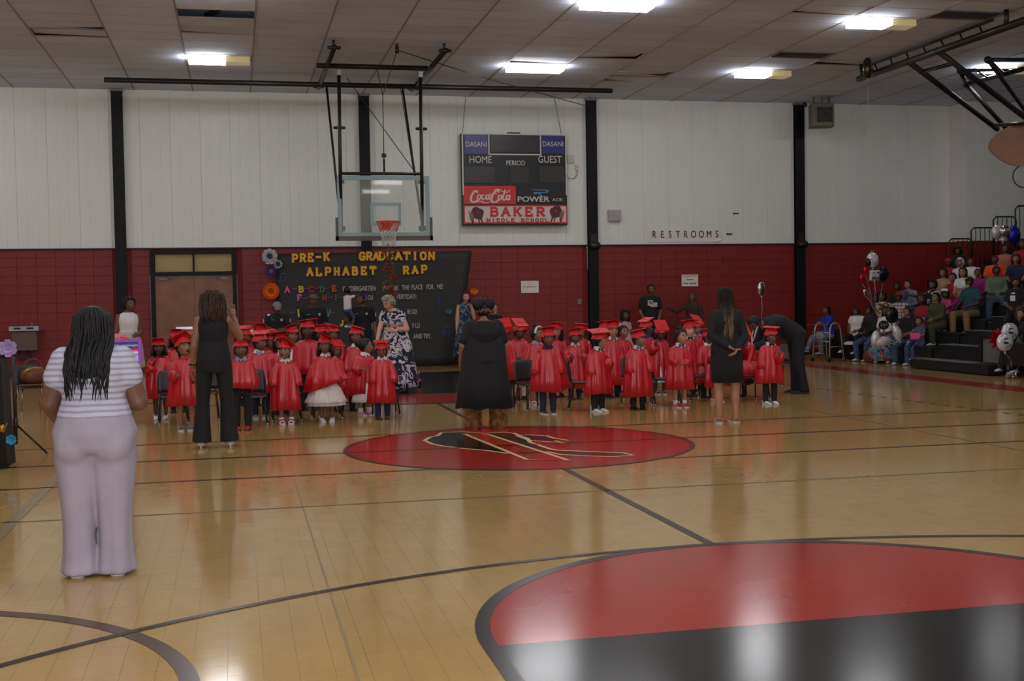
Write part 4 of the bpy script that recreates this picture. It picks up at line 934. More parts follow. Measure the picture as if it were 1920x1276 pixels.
def person(label, loc, rz, h, sex='f', w=1., skin='dark', sit=None, spine=((0, 0, 1), (0, 0, 1)), arms=(REST, REST), legs=None, head=(0, 0, 0), group=None, stance=.02, voxel=.016,
           curl=.6, spread=0., mouth=0., lids=False, shoe=('sneaker', 'white'), feet=True, arm_w=1., leg_w=1., lo=True, thumbs=None, base_z=0., toe=0.12, ears=True, hip_w=1., hdir=None):
    """builds the body as one surface; returns the joints for dressing it. arms / legs: (a at -x, b at +x), directions with +x outward"""
    F = Fig(); D = DIM[sex]; F.h, F.sex, F.w, F.D, F.vox = h, sex, w, D, voxel
    e = F.e = thing('person', label, 'person', loc, rz, group)
    X = V((1, 0, 0)); d1, d2 = N_(*spine[0]), N_(*spine[1])
    legs = legs or (((.03, 0, -1), (.0, .03, -1)),)*2
    hz = (D['th']+D['sh']+D['an'])*h if sit is None else sit+.075*h*w
    F.P = V((0, 0, hz)); mid = F.P + d1*D['L']*h*.45; F.nb = mid + d2*D['L']*h*.55; F.mid = mid; F.d1, F.d2 = d1, d2
    def sp(t):
        if t < .45: return F.P + d1*D['L']*h*t
        return mid + d2*D['L']*h*(t-.45)
    F.sp = sp
    def torso(q, t0, t1, inf, belly=0., wv=None, n=16):
        prof = PROF[sex]; ts = sorted({t for t, _, _ in prof if t0 < t < t1} | {t0, t1}); rg = []
        for t in ts:
            for i in range(len(prof)-1):
                if prof[i][0] <= t <= prof[i+1][0] or i == len(prof)-2:
                    k = (t-prof[i][0])/(prof[i+1][0]-prof[i][0]); rx = prof[i][1]*(1-k)+prof[i+1][1]*k; ry = prof[i][2]*(1-k)+prof[i+1][2]*k; break
            ww = (1 if t > .98 else w) * (1+(hip_w-1)*G(t-.02, .2))
            d = d1 if t < .3 else d2 if t > .6 else (d1*(.6-t)+d2*(t-.3)).normalized()
            rg.append(ring(sp(t) + d.cross(X)*(-.0) + V((0, -1, 0))*belly*h*G(t-.3, .25), d, rx*h*ww+inf, ry*h*(1+(ww-1)*1.15)+inf, n, X))
        q.loft(rg); return q
    F.torso = torso
    # joints
    F.S, F.E, F.W, F.Hd = {}, {}, {}, {}
    for k, s in (('a', -1), ('b', 1)):
        u, f_ = arms[0 if k == 'a' else 1][:2]; u = N_(u[0]*s, u[1], u[2]); f_ = N_(f_[0]*s, f_[1], f_[2])
        F.S[k] = F.nb - d2*.046*h + X*s*D['sw']*h*(.55+.45*w); F.E[k] = F.S[k] + u*D['ua']*h; F.W[k] = F.E[k] + f_*D['fa']*h; F.Hd[k] = f_
    F.H, F.K, F.A, F.yaw = {}, {}, {}, {}
    for k, s in (('a', -1), ('b', 1)):
        lg = legs[0 if k == 'a' else 1]; u = N_(lg[0][0]*s, lg[0][1], lg[0][2]); f_ = N_(lg[1][0]*s, lg[1][1], lg[1][2])
        F.H[k] = F.P + X*s*(D['hw']*h*w+stance*h*.3) - V((0, 0, .01*h)); F.K[k] = F.H[k] + u*D['th']*h; F.A[k] = F.K[k] + f_*D['sh']*h; F.yaw[k] = (lg[2] if len(lg) > 2 else toe)*-s
    # drop the figure so that its soles meet what it stands on
    if sit is None:
        dz = min(F.A['a'].z, F.A['b'].z) - D['an']*h
        mv = V((0, 0, -dz+base_z)); F.P += mv; F.mid += mv; mid += mv if mid is not F.mid else V((0, 0, 0)); F.nb += mv
        for J in (F.S, F.E, F.W, F.H, F.K, F.A):
            for k in J: J[k] = J[k]+mv
    hu = Euler((head[0], head[2], head[1]), 'ZXY') if False else None
    F.R = Matrix.Rotation(head[1], 3, 'Z') @ Matrix.Rotation(head[0], 3, 'X') @ Matrix.Rotation(head[2], 3, 'Y')
    hd = (d2*.6+V((0, 0, .6))).normalized() if d2.z > .3 else d2; F.hh = D['hh']*h
    nt = F.nb + hd*.022*h + V((0, -1, 0))*.012*h*(1 if d2.z > .3 else 0); F.hc = nt + F.R @ V((0, -.10*F.hh, .44*F.hh)); F.nt = nt
    # body
    q = M(); ar = .030*arm_w*(.6+.4*w); lr = leg_w*(.5+.5*w)
    torso(q, -.12, 1.02, 0.); q.cap(F.nb-d2*.03*h, F.hc + F.R @ V((0, .08, -.25))*F.hh, .030*h*(1.25 if sex == 'k' else 1), .028*h*(1.3 if sex == 'k' else 1), 10)
    F.ar = ar*h; F.lr = lr
    for k in 'ab':
        q.ball(F.S[k]-V((0, 0, .004*h)), ar*h*1.02, 10, 6).cap(F.S[k], F.E[k], ar*h*1.05, ar*h*.84).cap(F.E[k], F.W[k], ar*h*.86, ar*h*.60)
        q.cap(F.H[k], F.K[k], .056*h*lr, .036*h*lr); q.cap(F.K[k], F.K[k]+(F.A[k]-F.K[k])*.35, .034*h*lr, .036*h*lr).cap(F.K[k]+(F.A[k]-F.K[k])*.35, F.A[k], .035*h*lr, .022*h*(.7+.3*lr))
        if feet:
            yv = Matrix.Rotation(F.yaw[k], 3, 'Z') @ V((0, -1, 0)); q.cap(F.A[k]-V((0, 0, .02*h)), F.A[k]+yv*.085*h-V((0, 0, .030*h*(1 if sex != 'k' else 1.0))), .021*h, .014*h, 8, 0)
    x = M(); add_head(x, F.hc, F.R, F.hh, mouth, lids, lo, ears)
    for k, s in (('a', -1), ('b', 1)):
        d = F.Hd[k]; th = V((0, -1, 0)) if abs(d.y) < .75 else V((-s*.2, 0, 1)); pm = V((-s, 0, 0))
        if thumbs and thumbs.get(k): th, pm = V(thumbs[k][0]), V(thumbs[k][1])
        c, sd = (curl, spread) if not isinstance(curl, dict) else curl[k]
        if hdir and hdir.get(k): d = N_(*hdir[k])
        add_hand(x, F.W[k]+F.Hd[k]*.006*h, d, th, pm, D['ha']*h, c, sd)
    F.body = remeshed(q, 'body', [SKIN[skin], LIP[skin], eye_white, eye_dark, mouth_in, brow_m], e, voxel, x)
    if shoe:
        kind, m = shoe[:2]; kk = shoe[2] if len(shoe) > 2 else 'light'
        for k in 'ab':
            F.shoe = add_shoe('shoe', e, V((F.A[k].x, F.A[k].y, F.A[k].z-D['an']*h)), F.yaw[k], (.165 if sex != 'k' else .20)*h*(.97 if kind != 'heel' else .9), SHOE[m], sole_m if kk == 'light' else dark_sole, kind)
    return F
# ------------- clothes
def top(F, m, name='shirt', sleeve='short', t0=.02, inf=.012, t1=1.0, puff=1.0, belly=0., cuff=None):
    q = M(); h = F.h; F.torso(q, t0, t1, inf*h*.6+.003, belly)
    for k in 'ab':
        u = F.E[k]-F.S[k]; r = F.ar*1.04*puff+inf*h*.25
        if sleeve == 'none': q.ball(F.S[k]-V((0, 0, .012*h))-(F.S[k]-F.nb)*.18, r*.95, 10, 6)
        elif sleeve == 'cap': q.cap(F.S[k], F.S[k]+u*.35, r*1.05, r*1.12)
        else:
            q.cap(F.S[k], F.S[k]+u*(.62 if sleeve == 'short' else 1.0), r*1.05, r*(1.12 if sleeve == 'short' else .95))
            if sleeve == 'long': q.cap(F.E[k], F.E[k]+(F.W[k]-F.E[k])*.9, r*.95, r*.78)
    return remeshed(q, name, [m], F.e, max(.011, F.vox*.9))
def trousers(F, m, name='trousers', flare=1.0, t1=.24, rad=1.0, length=1.0, hem=None, vox=None):
    q = M(); h = F.h; F.torso(q, -.17, t1, .008*h)
    for k in 'ab':
        H, K, A = F.H[k], F.K[k], F.A[k]; r0, r1, r2 = .061*h*F.lr*rad, .045*h*F.lr*rad, .034*h*rad*flare
        q.cap(H, K, r0, r1)
        if length > .55:
            E = K+(A-K)*((length-.5)*2) - V((0, 0, (F.D['an']*h*.55 if length >= 1 else 0)))
            d = (E-K).normalized(); n = 12
            q.loft([ring(K, d, r1, r1, n), ring(K+(E-K)*.5, d, (r1*.8+r2*.35)*.93 if flare < 1.3 else (r1+r2)/2, (r1+r2)/2*.95, n), ring(E, d, r2*1.05, r2*1.1, n)])
    return remeshed(q, name, [m], F.e, vox or max(.011, F.vox*.9))
def skirt(F, m, t1=.4, z=None, drop=.35, r1=1.0, flare=.12, folds=11, amp=.10, name='skirt', mat2=None, depth=.8, seed=0, inf=.010):
    """falls from the waist straight down"""
    h = F.h; q = M(); d = F.d1; c0 = F.sp(t1); rg = []; n = 44; ph = seed*1.7
    rx0 = None
    for i in range(9):
        k = i/8; zz = c0.z-drop*h*k; c = V((c0.x+(F.P.x-c0.x)*min(1, k*2), c0.y+(F.P.y-c0.y)*min(1, k*2), zz)); base = .080+.026*smooth01(k*3); r = (base*F.w*r1 + flare*k)*h+inf*h
        rg.append(ring(c, V((0, 0, -1)), r, r*depth, n, V((1, 0, 0)), 0, lambda a, k=k: amp*k*(math.sin(folds*a+ph)+.5*math.sin((folds*2-3)*a+2*ph))*.6))
    q.loft(rg, 0, (True, True)); return q.build(name, m, F.e)
def gown(F, hem, m=None, flare=1.0, seed=0, name='gown', sleeve=1.0, side=0.):
    m = m or satin; h = F.h; q = M(); n = 48; r = random.Random(seed); p1, p2, p3 = r.uniform(0, 6), r.uniform(0, 6), r.uniform(0, 6); f1, f2 = r.choice((9, 10, 11)), r.choice((15, 17, 19))
    top_ = F.nb+F.d2*.002*h; zt = top_.z; rg = []; L = zt-hem; K = [(0, .048, .045), (.03, .090, .054), (.075, .122, .068), (.16, .132, .080), (.3, .138, .092), (.5, .150, .106), (.75, .168, .120), (1, .180, .130)]
    for k, rx, ry in K:
        c = V((top_.x+(F.P.x-top_.x)*min(1, k*1.6), top_.y+(F.P.y-top_.y)*min(1, k*1.6), zt-L*k)); am = .15*smooth01((k-.06)/.4)
        wob = .02*h*k
        rg.append([V((v.x, v.y, v.z + (wob*math.sin(2*(2*PI*i/n)+p3)*.5 if k > .9 else 0) + (side*h*v.x/(rx*h) if k > .9 else 0))) for i, v in enumerate(ring(c, V((0, 0, -1)), rx*h*(1+(flare-1)*k)*F.w, ry*h*(1+(flare-1)*k)*F.w, n, V((1, 0, 0)), 0, lambda a: am*(.55*math.sin(f1*a+p1)+.35*math.sin(f2*a+p2)+.4*math.sin(5*a+p3))))])
    q.loft(rg, 0)
    for k_, s in (('a', -1), ('b', 1)):
        S_, E_, W_ = F.S[k_], F.E[k_], F.W[k_]; pts = [S_-V((s*.012*h, 0, -.004*h)), S_+(E_-S_)*.5, E_, E_+(W_-E_)*.5, E_+(W_-E_)*(.92*sleeve)]; rr = [.052, .060, .068, .074, .080]
        pts[3] -= V((0, 0, .012*h)); pts[4] -= V((0, 0, .022*h)); sd = None; rs = []
        for i, p in enumerate(pts):
            d = pts[min(i+1, 4)]-pts[max(i-1, 0)]; sd, _ = basis(d, sd or V((0, 1, 0))); a = .10*i/4
            rs.append(ring(p, d, rr[i]*h, rr[i]*h*.82, 20, sd, 0, lambda t: a*math.sin(6*t+p1+s)))
        q.loft(rs, 0, (True, True))
    return q.build(name, m, F.e)
def collar(F, m, tie=None, name='collar', vneck=True):
    h = F.h; c = F.nb + F.d2*.012*h; q = M(); n = 14
    q.loft([ring(c-F.d2*.012*h, F.d2, .052*h, .050*h, n), ring(c+F.d2*.020*h, F.d2, .043*h, .042*h, n)], 0)
    f = lambda x, y, z: c + V((x*h, -y*h, z*h))
    for s in (-1, 1): q.add([f(s*.012, .052, .014), f(s*.052, .030, .012), f(s*.066, .046, -.018), f(s*.030, .070, -.030)], [(0, 1, 2, 3)], 0, False)
    q.add([f(-.022, .055, .0), f(.022, .055, .0), f(.0, .072, -.05)], [(0, 2, 1)], 0, False)
    o = q.build(name, m, F.e)
    if tie:
        b = M(); ct = f(0, .064, -.012)
        for s in (-1, 1): b.add([ct+V((0, -.004*h, .006*h)), ct+V((s*.036*h, -.006*h, .020*h)), ct+V((s*.036*h, -.002*h, -.020*h)), ct+V((0, -.004*h, -.006*h))], [(0, 1, 2, 3)], 0, False)
        b.ball(ct+V((0, -.006*h, 0)), .009*h, 8, 5).build('bow_tie', tie, F.e)
    return o
def shell(q, F, keep, infl=.07, m=0, nu=36, nv=30):
    ths, phs = head_grid(nu, nv); idx = {}; fs = []
    def vid(i, j):
        i %= nu
        if (i, j) not in idx:
            p = head_pt(ths[i], phs[j], 0, False); n = p.normalized(); idx[(i, j)] = (len(idx), F.hc + F.R @ ((p+n*infl)*F.hh))
        return idx[(i, j)][0]
    for j in range(nv-1):
        for i in range(nu):
            a = (ths[i]+ths[(i+1) % nu]+(2*PI if i == nu-1 else 0))/2; b = (phs[j]+phs[j+1])/2; p = head_pt(a, b, 0, False)
            if keep(abs(a if a < PI else a-2*PI), p): fs.append((vid(i, j), vid(i+1, j), vid(i+1, j+1), vid(i, j+1)))
    fs.append(tuple(vid(i, nv-1) for i in range(nu)))
    vs = [None]*len(idx)
    for k, (n, p) in idx.items(): vs[n] = p
    q.add(vs, fs, m)
HAIRLINE = lambda a, p: p.z > (.30 if a < .9 else .30-(a-.9)*.62 if a < 1.9 else -.32)
def hair(F, style='short', col='black', L=.5, seed=0, name='hair', width=1., front=False, drape=0.):
    q = M(); r = random.Random(seed); hh = F.hh; T = lambda x, y, z: F.hc + F.R @ V((x*hh, y*hh, z*hh))
    tk = {'short': .06, 'crop': .03, 'afro': .2, 'curly': .12, 'full': .13}.get(style, .07)
    if style != 'bald': shell(q, F, HAIRLINE, tk)
    if style in ('long', 'wavy', 'braids'):
        # body of hair hanging behind and beside the neck, straight down from the head
        c = F.hc; back = F.R @ V((0, 1, 0)); back.z = 0; back = back.normalized() if back.length > .01 else V((0, 1, 0)); sd = V((back.y, -back.x, 0))
        n = 22; rg = []; NN = 9
        for i in range(NN):
            k = i/(NN-1); z = c.z+.30*hh-(L+.30)*hh*k
            cx = c + back*hh*(.10+.14*k+drape*smooth01((k-.25)/.4)); wd = (.43+.05*math.sin(PI*k) - (.10 if style != 'braids' else .26)*smooth01((k-.4)/.6))*hh*width; dp = (.36-.14*k)*hh
            rr = []
            if k > .85: wd *= .5; dp *= .2
            for j in range(n):
                a = 2*PI*j/n; sw = 1+.05*math.sin(9*a+k*4+seed)+ (.05*math.sin(5*a-k*9) if style == 'wavy' else 0)
                x_ = wd*math.cos(a)*sw; y_ = dp*math.sin(a)*sw
                if y_ < 0 and k < .75: y_ *= .28 if not front else .6
                v = cx + sd*x_ + back*y_; rr.append(V((v.x, v.y, z)))
            rg.append(rr)
        q.loft(rg, 0)
        ns = 46 if style != 'braids' else 30
        for i in range(ns):
            a = r.uniform(-.3, PI+.3) if not front else r.uniform(-.7, PI+.7); L2 = L*r.uniform(.86, 1.12); p0 = None; pts = []
            amp = .035 if style == 'wavy' else .008; ph = r.uniform(0, 6)
            for k in [t/9 for t in range(10)]:
                z = c.z+.30*hh-(L2+.30)*hh*k; wd = (.44+.06*math.sin(PI*k)-(.0 if style == 'wavy' else .07 if style == 'long' else .22)*k)*hh*width; dp = (.39-.12*k)*hh
                if k == 0: pts += [T(.06*math.cos(a), .10+.05*math.sin(a), .565), T(.27*math.cos(a), .07+.30*math.sin(a), .50), T(.37*math.cos(a), .05+.40*math.sin(a), .38)]
                v = c + back*hh*(.10+.14*k+drape*smooth01((k-.25)/.4)) + sd*wd*math.cos(a) + back*dp*math.sin(a) + sd*hh*amp*k*math.sin(7*k*2+ph)*1.6; pts.append(V((v.x, v.y, z)))
            rad = (.035 if style != 'braids' else .03)*hh; q.tube(pts, [rad*.5, rad*.8]+[rad]*(len(pts)-4)+[rad*.7, rad*.15], 5, 0)
    if style == 'bob':
        for s in (-1, 1):
            q.loft([ring(T(s*.36, .05, .15), F.R @ V((0, 0, -1)), .10*hh, .30*hh, 10, V((1, 0, 0))), ring(T(s*.41, .04, -.25), F.R @ V((0, 0, -1)), .13*hh, .30*hh, 10, V((1, 0, 0))), ring(T(s*.44, .02, -L), F.R @ V((0, 0, -1)), .12*hh, .22*hh, 10, V((1, 0, 0)))], 0)
        q.loft([ring(T(0, .30, .1), F.R @ V((0, 0, -1)), .36*hh, .16*hh, 12, V((1, 0, 0))), ring(T(0, .33, -L), F.R @ V((0, 0, -1)), .40*hh, .14*hh, 12, V((1, 0, 0)))], 0)
    if style == 'bun': q.ball(T(0, .12, .58), (.20*hh, .20*hh, .16*hh), 12, 8)
    if style == 'pony':
        q.ball(T(0, .42, .2), .13*hh, 10, 6); q.tube([T(0, .45, .2), T(.03, .62, .05), T(.05, .62, -.3), T(.04, .55, -.3-L)], [.10*hh, .15*hh, .14*hh, .03*hh], 9)
    if style == 'puff': q.ball(T(-.0, .46, .16), (.27*hh, .24*hh, .26*hh), 14, 9)
    if style == 'puffs2':
        for s in (-1, 1): q.ball(T(s*.22, .10, .55), (.27*hh, .25*hh, .27*hh), 14, 9)
    if style in ('curly', 'full', 'afro'):
        for i in range(70 if style != 'afro' else 40):
            a = r.uniform(0, 2*PI); z = r.uniform(-.25, .55); rad = math.sqrt(max(0, 1-(z/.6)**2)); x_, y_ = .40*rad*math.cos(a), .46*rad*math.sin(a)
            if y_ < -.1 and z < .30: continue
            q.ball(T(x_*(1+tk), y_*(1+tk)+.03, z), r.uniform(.07, .12)*hh, 6, 4)
    return q.build(name, HAIR[col], F.e)
def grad_cap(F, pitch=0., yaw=0., roll=0., size=.24, up=.05, m=None, tassel=True):
    """mortarboard: cloth skull cap, square board with button, tassel"""
    hh = F.hh; q = M(); m = m or satin2
    shell(q, F, lambda a, p: p.z > (.17 if a < 1 else .10), .115)
    c = F.hc + F.R @ V((0, .03, .50+.10+up))*hh
    R = F.R @ Matrix.Rotation(roll, 3, 'Y') @ Matrix.Rotation(pitch, 3, 'X') @ Matrix.Rotation(yaw, 3, 'Z')
    q.loft([ring(F.hc + F.R @ V((0, .02, .34))*hh, F.R @ V((0, 0, 1)), .40*hh, .45*hh, 16, F.R @ V((1, 0, 0))), ring(c - R @ V((0, 0, .01)), R @ V((0, 0, 1)), .30*hh, .34*hh, 16, R @ V((1, 0, 0)))], 0)
    o = q.build('graduation_cap', m, F.e)
    b = M().box(c, (size, size, .007), 0, R); b.ball(c + R @ V((0, 0, .006)), .010, 8, 4, 0).build('board', m, o)
    if tassel:
        e_ = c + R @ V((size*.5, -size*.1, 0)); q = M().tube([c + R @ V((0, 0, .007)), e_ + R @ V((0, 0, .006)), e_ - V((0, 0, .05))], .003, 5)
        q.tube([e_ - V((0, 0, .05)), e_ - V((0, 0, .12))], [.006, .011], 7).build('tassel', m, o)
    return o
# ------------------------------------------------------------------ stacking chairs
chair_shell = mat('chair shell', (34, 34, 36), .38); chair_leg = mat('chair leg', (30, 28, 28), .35)
chrome = mat('chrome', (170, 160, 140), .2, 1.)
def make_chair(label, loc, rz):
    t = thing('stacking_chair', label, 'chair', loc, rz, 'black stacking chairs')
    n = 9; q = M()
    def sheet(f, th, nm, ny=7):
        q = M(); g = [[V(f(-1+2*i/(n-1), j/(ny-1))) for i in range(n)] for j in range(ny)]; vs = [p for r in g for p in r]; vs2 = [p+V(th) for p in vs]; N0 = len(vs)
        fs = [(j*n+i, j*n+i+1, (j+1)*n+i+1, (j+1)*n+i) for j in range(ny-1) for i in range(n-1)]
        q.add(vs, fs).add(vs2, [f_[::-1] for f_ in fs])
        rim = [i for i in range(n)] + [j*n+n-1 for j in range(1, ny)] + [(ny-1)*n+i for i in range(n-2, -1, -1)] + [j*n for j in range(ny-2, 0, -1)]
        for a, b in zip(rim, rim[1:]+rim[:1]): q.f.append((b, a, a+N0, b+N0)); q.m.append(0); q.sm.append(True)
        return q.build(nm, chair_shell, t)
    sheet(lambda x, y: (x*.21*(1-.06*y), -.20+.40*y, .43-.018*(1-x*x)*math.sin(PI*min(1, y*1.2))-.02*(y < .1)), (0, 0, -.012), 'seat')
    sheet(lambda x, y: (x*(.205-.03*max(0, y-.6)/.4*abs(x)), .20+.05*y-.03*(1-x*x)*-1, .45+.34*y-.03*(y > .9)*x*x), (0, .012, 0), 'backrest')
    for sx in (-1, 1):
        M().tube([(sx*.17, -.16, .42), (sx*.205, -.21, .02)], .012, 8).lathe([(.016, 0), (.016, .03)], 8, 1, (sx*.206, -.212, 0)).build('leg', [chair_leg, steel], t)
        M().tube([(sx*.17, .16, .42), (sx*.205, .25, .02)], .012, 8).lathe([(.016, 0), (.016, .03)], 8, 1, (sx*.206, .252, 0)).build('leg', [chair_leg, steel], t)
        M().tube([(sx*.17, -.16, .41), (sx*.17, .17, .41), (sx*.16, .235, .5), (sx*.16, .255, .62)], .011, 8).build('side_rail', chair_leg, t)
    return t
c0 = make_chair('x', (0, 0, 0), 0)
def copy_tree(o, label=None):
    c = o.copy(); C.objects.link(c)
    if label: c['label'] = label
    for ch in list(o.children):
        d = ch.copy(); C.objects.link(d); d.parent = c
        for g in ch.children: e = g.copy(); C.objects.link(e); e.parent = d
    return c
_first = [c0]
def chair(px, Y, rz, label):
    x = ON(px, 640, Y).x; c = _first.pop() if _first else copy_tree(c0)
    c['label'] = label; c.location = (x, Y, 0); c.rotation_euler = (0, 0, rz); c.scale = (.92, .92, .89); return c

# ------------------------------------------------------------------ the children, front row first
GRP = 'children in red gowns'
tie_b = fab('tie grey', (92, 96, 106)); blue_cl = fab('pale blue', (140, 152, 178)); royal = fab('royal', (36, 62, 150)); tulle = mat('white tulle', (214, 204, 196), .95, noise=(30, .1)); lav = fab('lavender', (150, 140, 170))
HANG = ((.16, -.02, -1), (.02, -.18, -1)); OUT = ((.34, 0, -1), (.10, -.2, -1)); BENT = ((.28, .05, -1), (-.25, -.9, .05)); CLASP = ((.22, .0, -1), (-.75, -.75, -.35)); UP = ((.2, -.45, -.7), (-.2, -.5, 1)); MOUTH = ((.25, -.3, -1), (-.55, -.5, 1))
TINY = {}
def kid(px, Y, ptop, label, skin='dark', hem=735, head=(0, 0, 0), cap=(-.14, .785, 0), col=None, tie=None, bottom='pants', bm=black_cl, shoe=('sneaker', 'black', 'dark'), arms=(HANG, HANG), hr='short', rz=0., w=1., mouth=0., flare=1., sex='k', sit=None, **k):
    x = ON(px, 640, Y).x; zt = ON(px, ptop, Y).z; h = zt/1.045 if cap else zt/1.02
    sd = int(px*7) % 97
    F = person(label, (x, Y, 0), rz+math.atan2(-x, Y)*-.0, h, sex, w, skin, sit=sit, arms=arms, head=head, group=GRP, voxel=.015, shoe=shoe, mouth=mouth, **{q: v for q, v in k.items() if q in ('legs', 'spine', 'curl', 'spread', 'thumbs', 'stance', 'hdir')})
    hz = ON(px, hem, Y).z
    if sit is None: gown(F, hz, seed=sd, flare=flare, side=k.get('side', 0))
    if col is not None: collar(F, col, tie)
    if bottom == 'pants' and sit is None: trousers(F, bm, rad=.95, t1=.1)
    if hr: hair(F, hr, k.get('hcol', 'black'), k.get('L', .6), sd, front=k.get('front', False), width=k.get('hw', 1.))
    if cap: grad_cap(F, cap[0], cap[1], cap[2], k.get('cs', .215))
    F.x, F.Y = x, Y; return F
# front row
F = kid(534, 15.95, 634, 'front row child in red gown, cap tipped back, white hair beads, pink strapped white shoes', 'mid', 768, (-.18, -.35, 0), (-.4, .785, .35), white_cl, None, None, shoe=('sandal', 'white'), hr='short', mouth=.6, arms=(OUT, OUT))
q = M()
for k in range(7): q.ball(F.hc + F.R @ V((.42, .0+.02*(k % 2), .1-.1*k))*F.hh, .02, 6, 4).ball(F.hc + F.R @ V((-.42, .02*(k % 2), .12-.05*k))*F.hh, .013, 6, 4)
q.build('hair_beads', white_cl, F.e, kind='stuff')
for k_ in 'ab': M().loft([ring(F.A[k_]-V((0, 0, .02)), V((0, 0, 1)), .035, .035, 10), ring(F.A[k_]+V((0, 0, .045)), V((0, 0, 1)), .034, .034, 10)]).build('sock', white_cl, F.e); M().tube([F.A[k_]+V((.05*math.cos(a), -.045, -.025+.04*math.sin(a))) for a in [PI*i/6 for i in range(7)]], .009, 6).build('strap', SHOE['red'], F.e)
F = kid(610, 16.05, 621, 'child in red gown in the front row over a full white tutu skirt', 'dark', 722, (0, -.3, 0), (-.2, .785, .42), white_cl, None, None, shoe=('high', 'white'), hr='bob', L=.62, arms=(OUT, OUT), flare=1.35, cs=.26, side=.05)
skirt(F, tulle, .12, drop=.285, r1=1.1, flare=.088, folds=17, amp=.16, name='tutu', depth=.9); skirt(F, tulle, .12, drop=.25, r1=1.1, flare=.10, folds=23, amp=.2, name='tutu', depth=.9, seed=3)
F = kid(715, 16.15, 632, 'front row child in red gown with a hanging tassel, navy trousers and brown shoes', 'dark', 755, (.15, -.15, 0), (-.05, 0, 0), white_cl, None, 'pants', navy_cl, ('sneaker', 'brown', 'dark'), arms=(HANG, OUT))
F = kid(1026, 16.0, 607, 'front row child in red gown with navy collar, dark jeans and brown sneakers', 'dark', 733, (.08, .1, 0), (-.25, .785, 0), navy_cl, None, 'pants', navy_cl, ('sneaker', 'brown'), arms=(OUT, OUT), flare=1.1)
F = kid(1120, 16.0, 613, 'front row child in red gown turned sideways, dark bow tie, big white sneakers', 'tan', 738, (0, .95, 0), (.0, .3, -.2), white_cl, fab('tie dark', (40, 46, 54)), 'pants', black_cl, ('high', 'white'), arms=(HANG, BENT), rz=.35, cs=.27)
F = kid(1195, 16.1, 611, 'front row child in red gown with white collar, black trousers and black shoes', 'mid', 743, (0, .6, 0), (-.15, .7, -.1), white_cl, tie_b, 'pants', black_cl, ('sneaker', 'black', 'dark'), arms=(HANG, OUT), flare=1.05)
F = kid(1274, 16.2, 610, 'bareheaded child in red gown in the front row with clasped hands and pink sandals', 'tan', 729, (0, .45, 0), None, white_cl, royal, None, shoe=('sandal', 'red'), hr='bun', arms=(CLASP, CLASP), flare=1.05)
for k_ in 'ab': M().loft([ring(F.A[k_]-V((0, 0, .02)), V((0, 0, 1)), .034, .034, 10), ring(F.A[k_]+V((0, 0, .05)), V((0, 0, 1)), .033, .033, 10)]).build('sock', white_cl, F.e)
F = kid(1443, 16.15, 606, 'front row child in red gown holding up an open palm, black bow tie', 'dark', 718, (.12, .1, 0), (-.02, .785, 0), white_cl, black_cl, 'pants', black_cl, ('sneaker', 'white'), arms=(HANG, ((.3, -.35, -1), (-.55, -1, .35))), curl={'a': (.6, 0), 'b': (.05, .4)}, thumbs={'b': ((-1, 0, .2), (0, -1, 0))}, hdir={'b': (-.1, -.15, 1)})
F = kid(451, 15.5, 627, 'child in red gown with pale blue collar, black trousers and bright red shoes', 'dark', 726, (0, .05, 0), (-.15, .785, .05), blue_cl, None, 'pants', black_cl, ('sneaker', 'red', 'dark'), mouth=.5)
F = kid(345, 15.7, 624, 'singing child in red gown gazing up, hands at belly, beside the woman in black', 'mid', 760, (-.35, .5, 0), (-.35, .785, 0), None, None, None, shoe=('sandal', 'grey'), hr='pony', mouth=1., arms=(BENT, BENT), flare=.98)
F = kid(298, 17.3, 627, 'child in red gown holding a hand to the mouth, white socks and white sneakers', 'deep', 745, (0, 0, 0), (-.05, .785, 0), None, None, None, shoe=('high', 'white'), hr='bob', L=.5, arms=(MOUTH, HANG), cs=.27)
# second row
F = kid(485, 16.9, 616, 'child in red gown with patterned bow tie looking sideways, behind the blue collared child', 'dark', 735, (0, .8, 0), (.1, .6, -.15), white_cl, blue_cl, 'pants', navy_cl, ('sneaker', 'grey'))
F = kid(525, 17.4, 617, 'child in red gown with long loose dark hair behind the child with hair beads', 'mid', 735, (0, .25, 0), (-.15, .785, 0), None, None, None, hr='long', L=.9, front=True, cs=.27)
F = kid(631, 17.5, 637, 'short child in red gown half hidden behind the girl in the tutu', 'dark', 735, (0, -.2, 0), (.35, .6, .3), None)
F = kid(668, 17.5, 605, 'child in wide red gown with white collar, behind the child whose cap is off', 'dark', 742, (0, -.2, 0), (.0, .5, .28), white_cl, None, 'pants', black_cl, flare=1.1, w=1.05)
F = kid(682, 16.75, 628, 'child with a black hair puff and no cap, turned away, white skirt and pink shoes', 'mid', 738, (0, 1.1, .15), None, white_cl, None, None, shoe=('sneaker', 'pink'), hr='puff', arms=(BENT, BENT), rz=.3)
skirt(F, tulle, .1, drop=.30, r1=1.0, flare=.055, folds=15, amp=.14, name='white_skirt', depth=.9)
for k_ in 'ab': M().loft([ring(F.A[k_]-V((0, 0, .02)), V((0, 0, 1)), .036, .036, 10), ring(F.A[k_]+V((0, 0, .06)), V((0, 0, 1)), .036, .036, 10)]).build('sock', white_cl, F.e)
F = kid(942, 17.3, 594, 'bowing child in red gown with cap top showing, beside the woman in furry boots', 'dark', 712, (.45, -.1, 0), (.2, .1, -.1), black_cl, None, 'pants', black_cl)
F = kid(972, 18.4, 596, 'child in red gown with white tights and black shoes, cap tipped forward', 'deep', 720, (.25, .1, 0), (.35, .25, .15), None, None, 'tights', shoe=('dress', 'black', 'dark'), hr='short')
trousers(F, white_cl, 'tights', rad=.8, t1=.05)
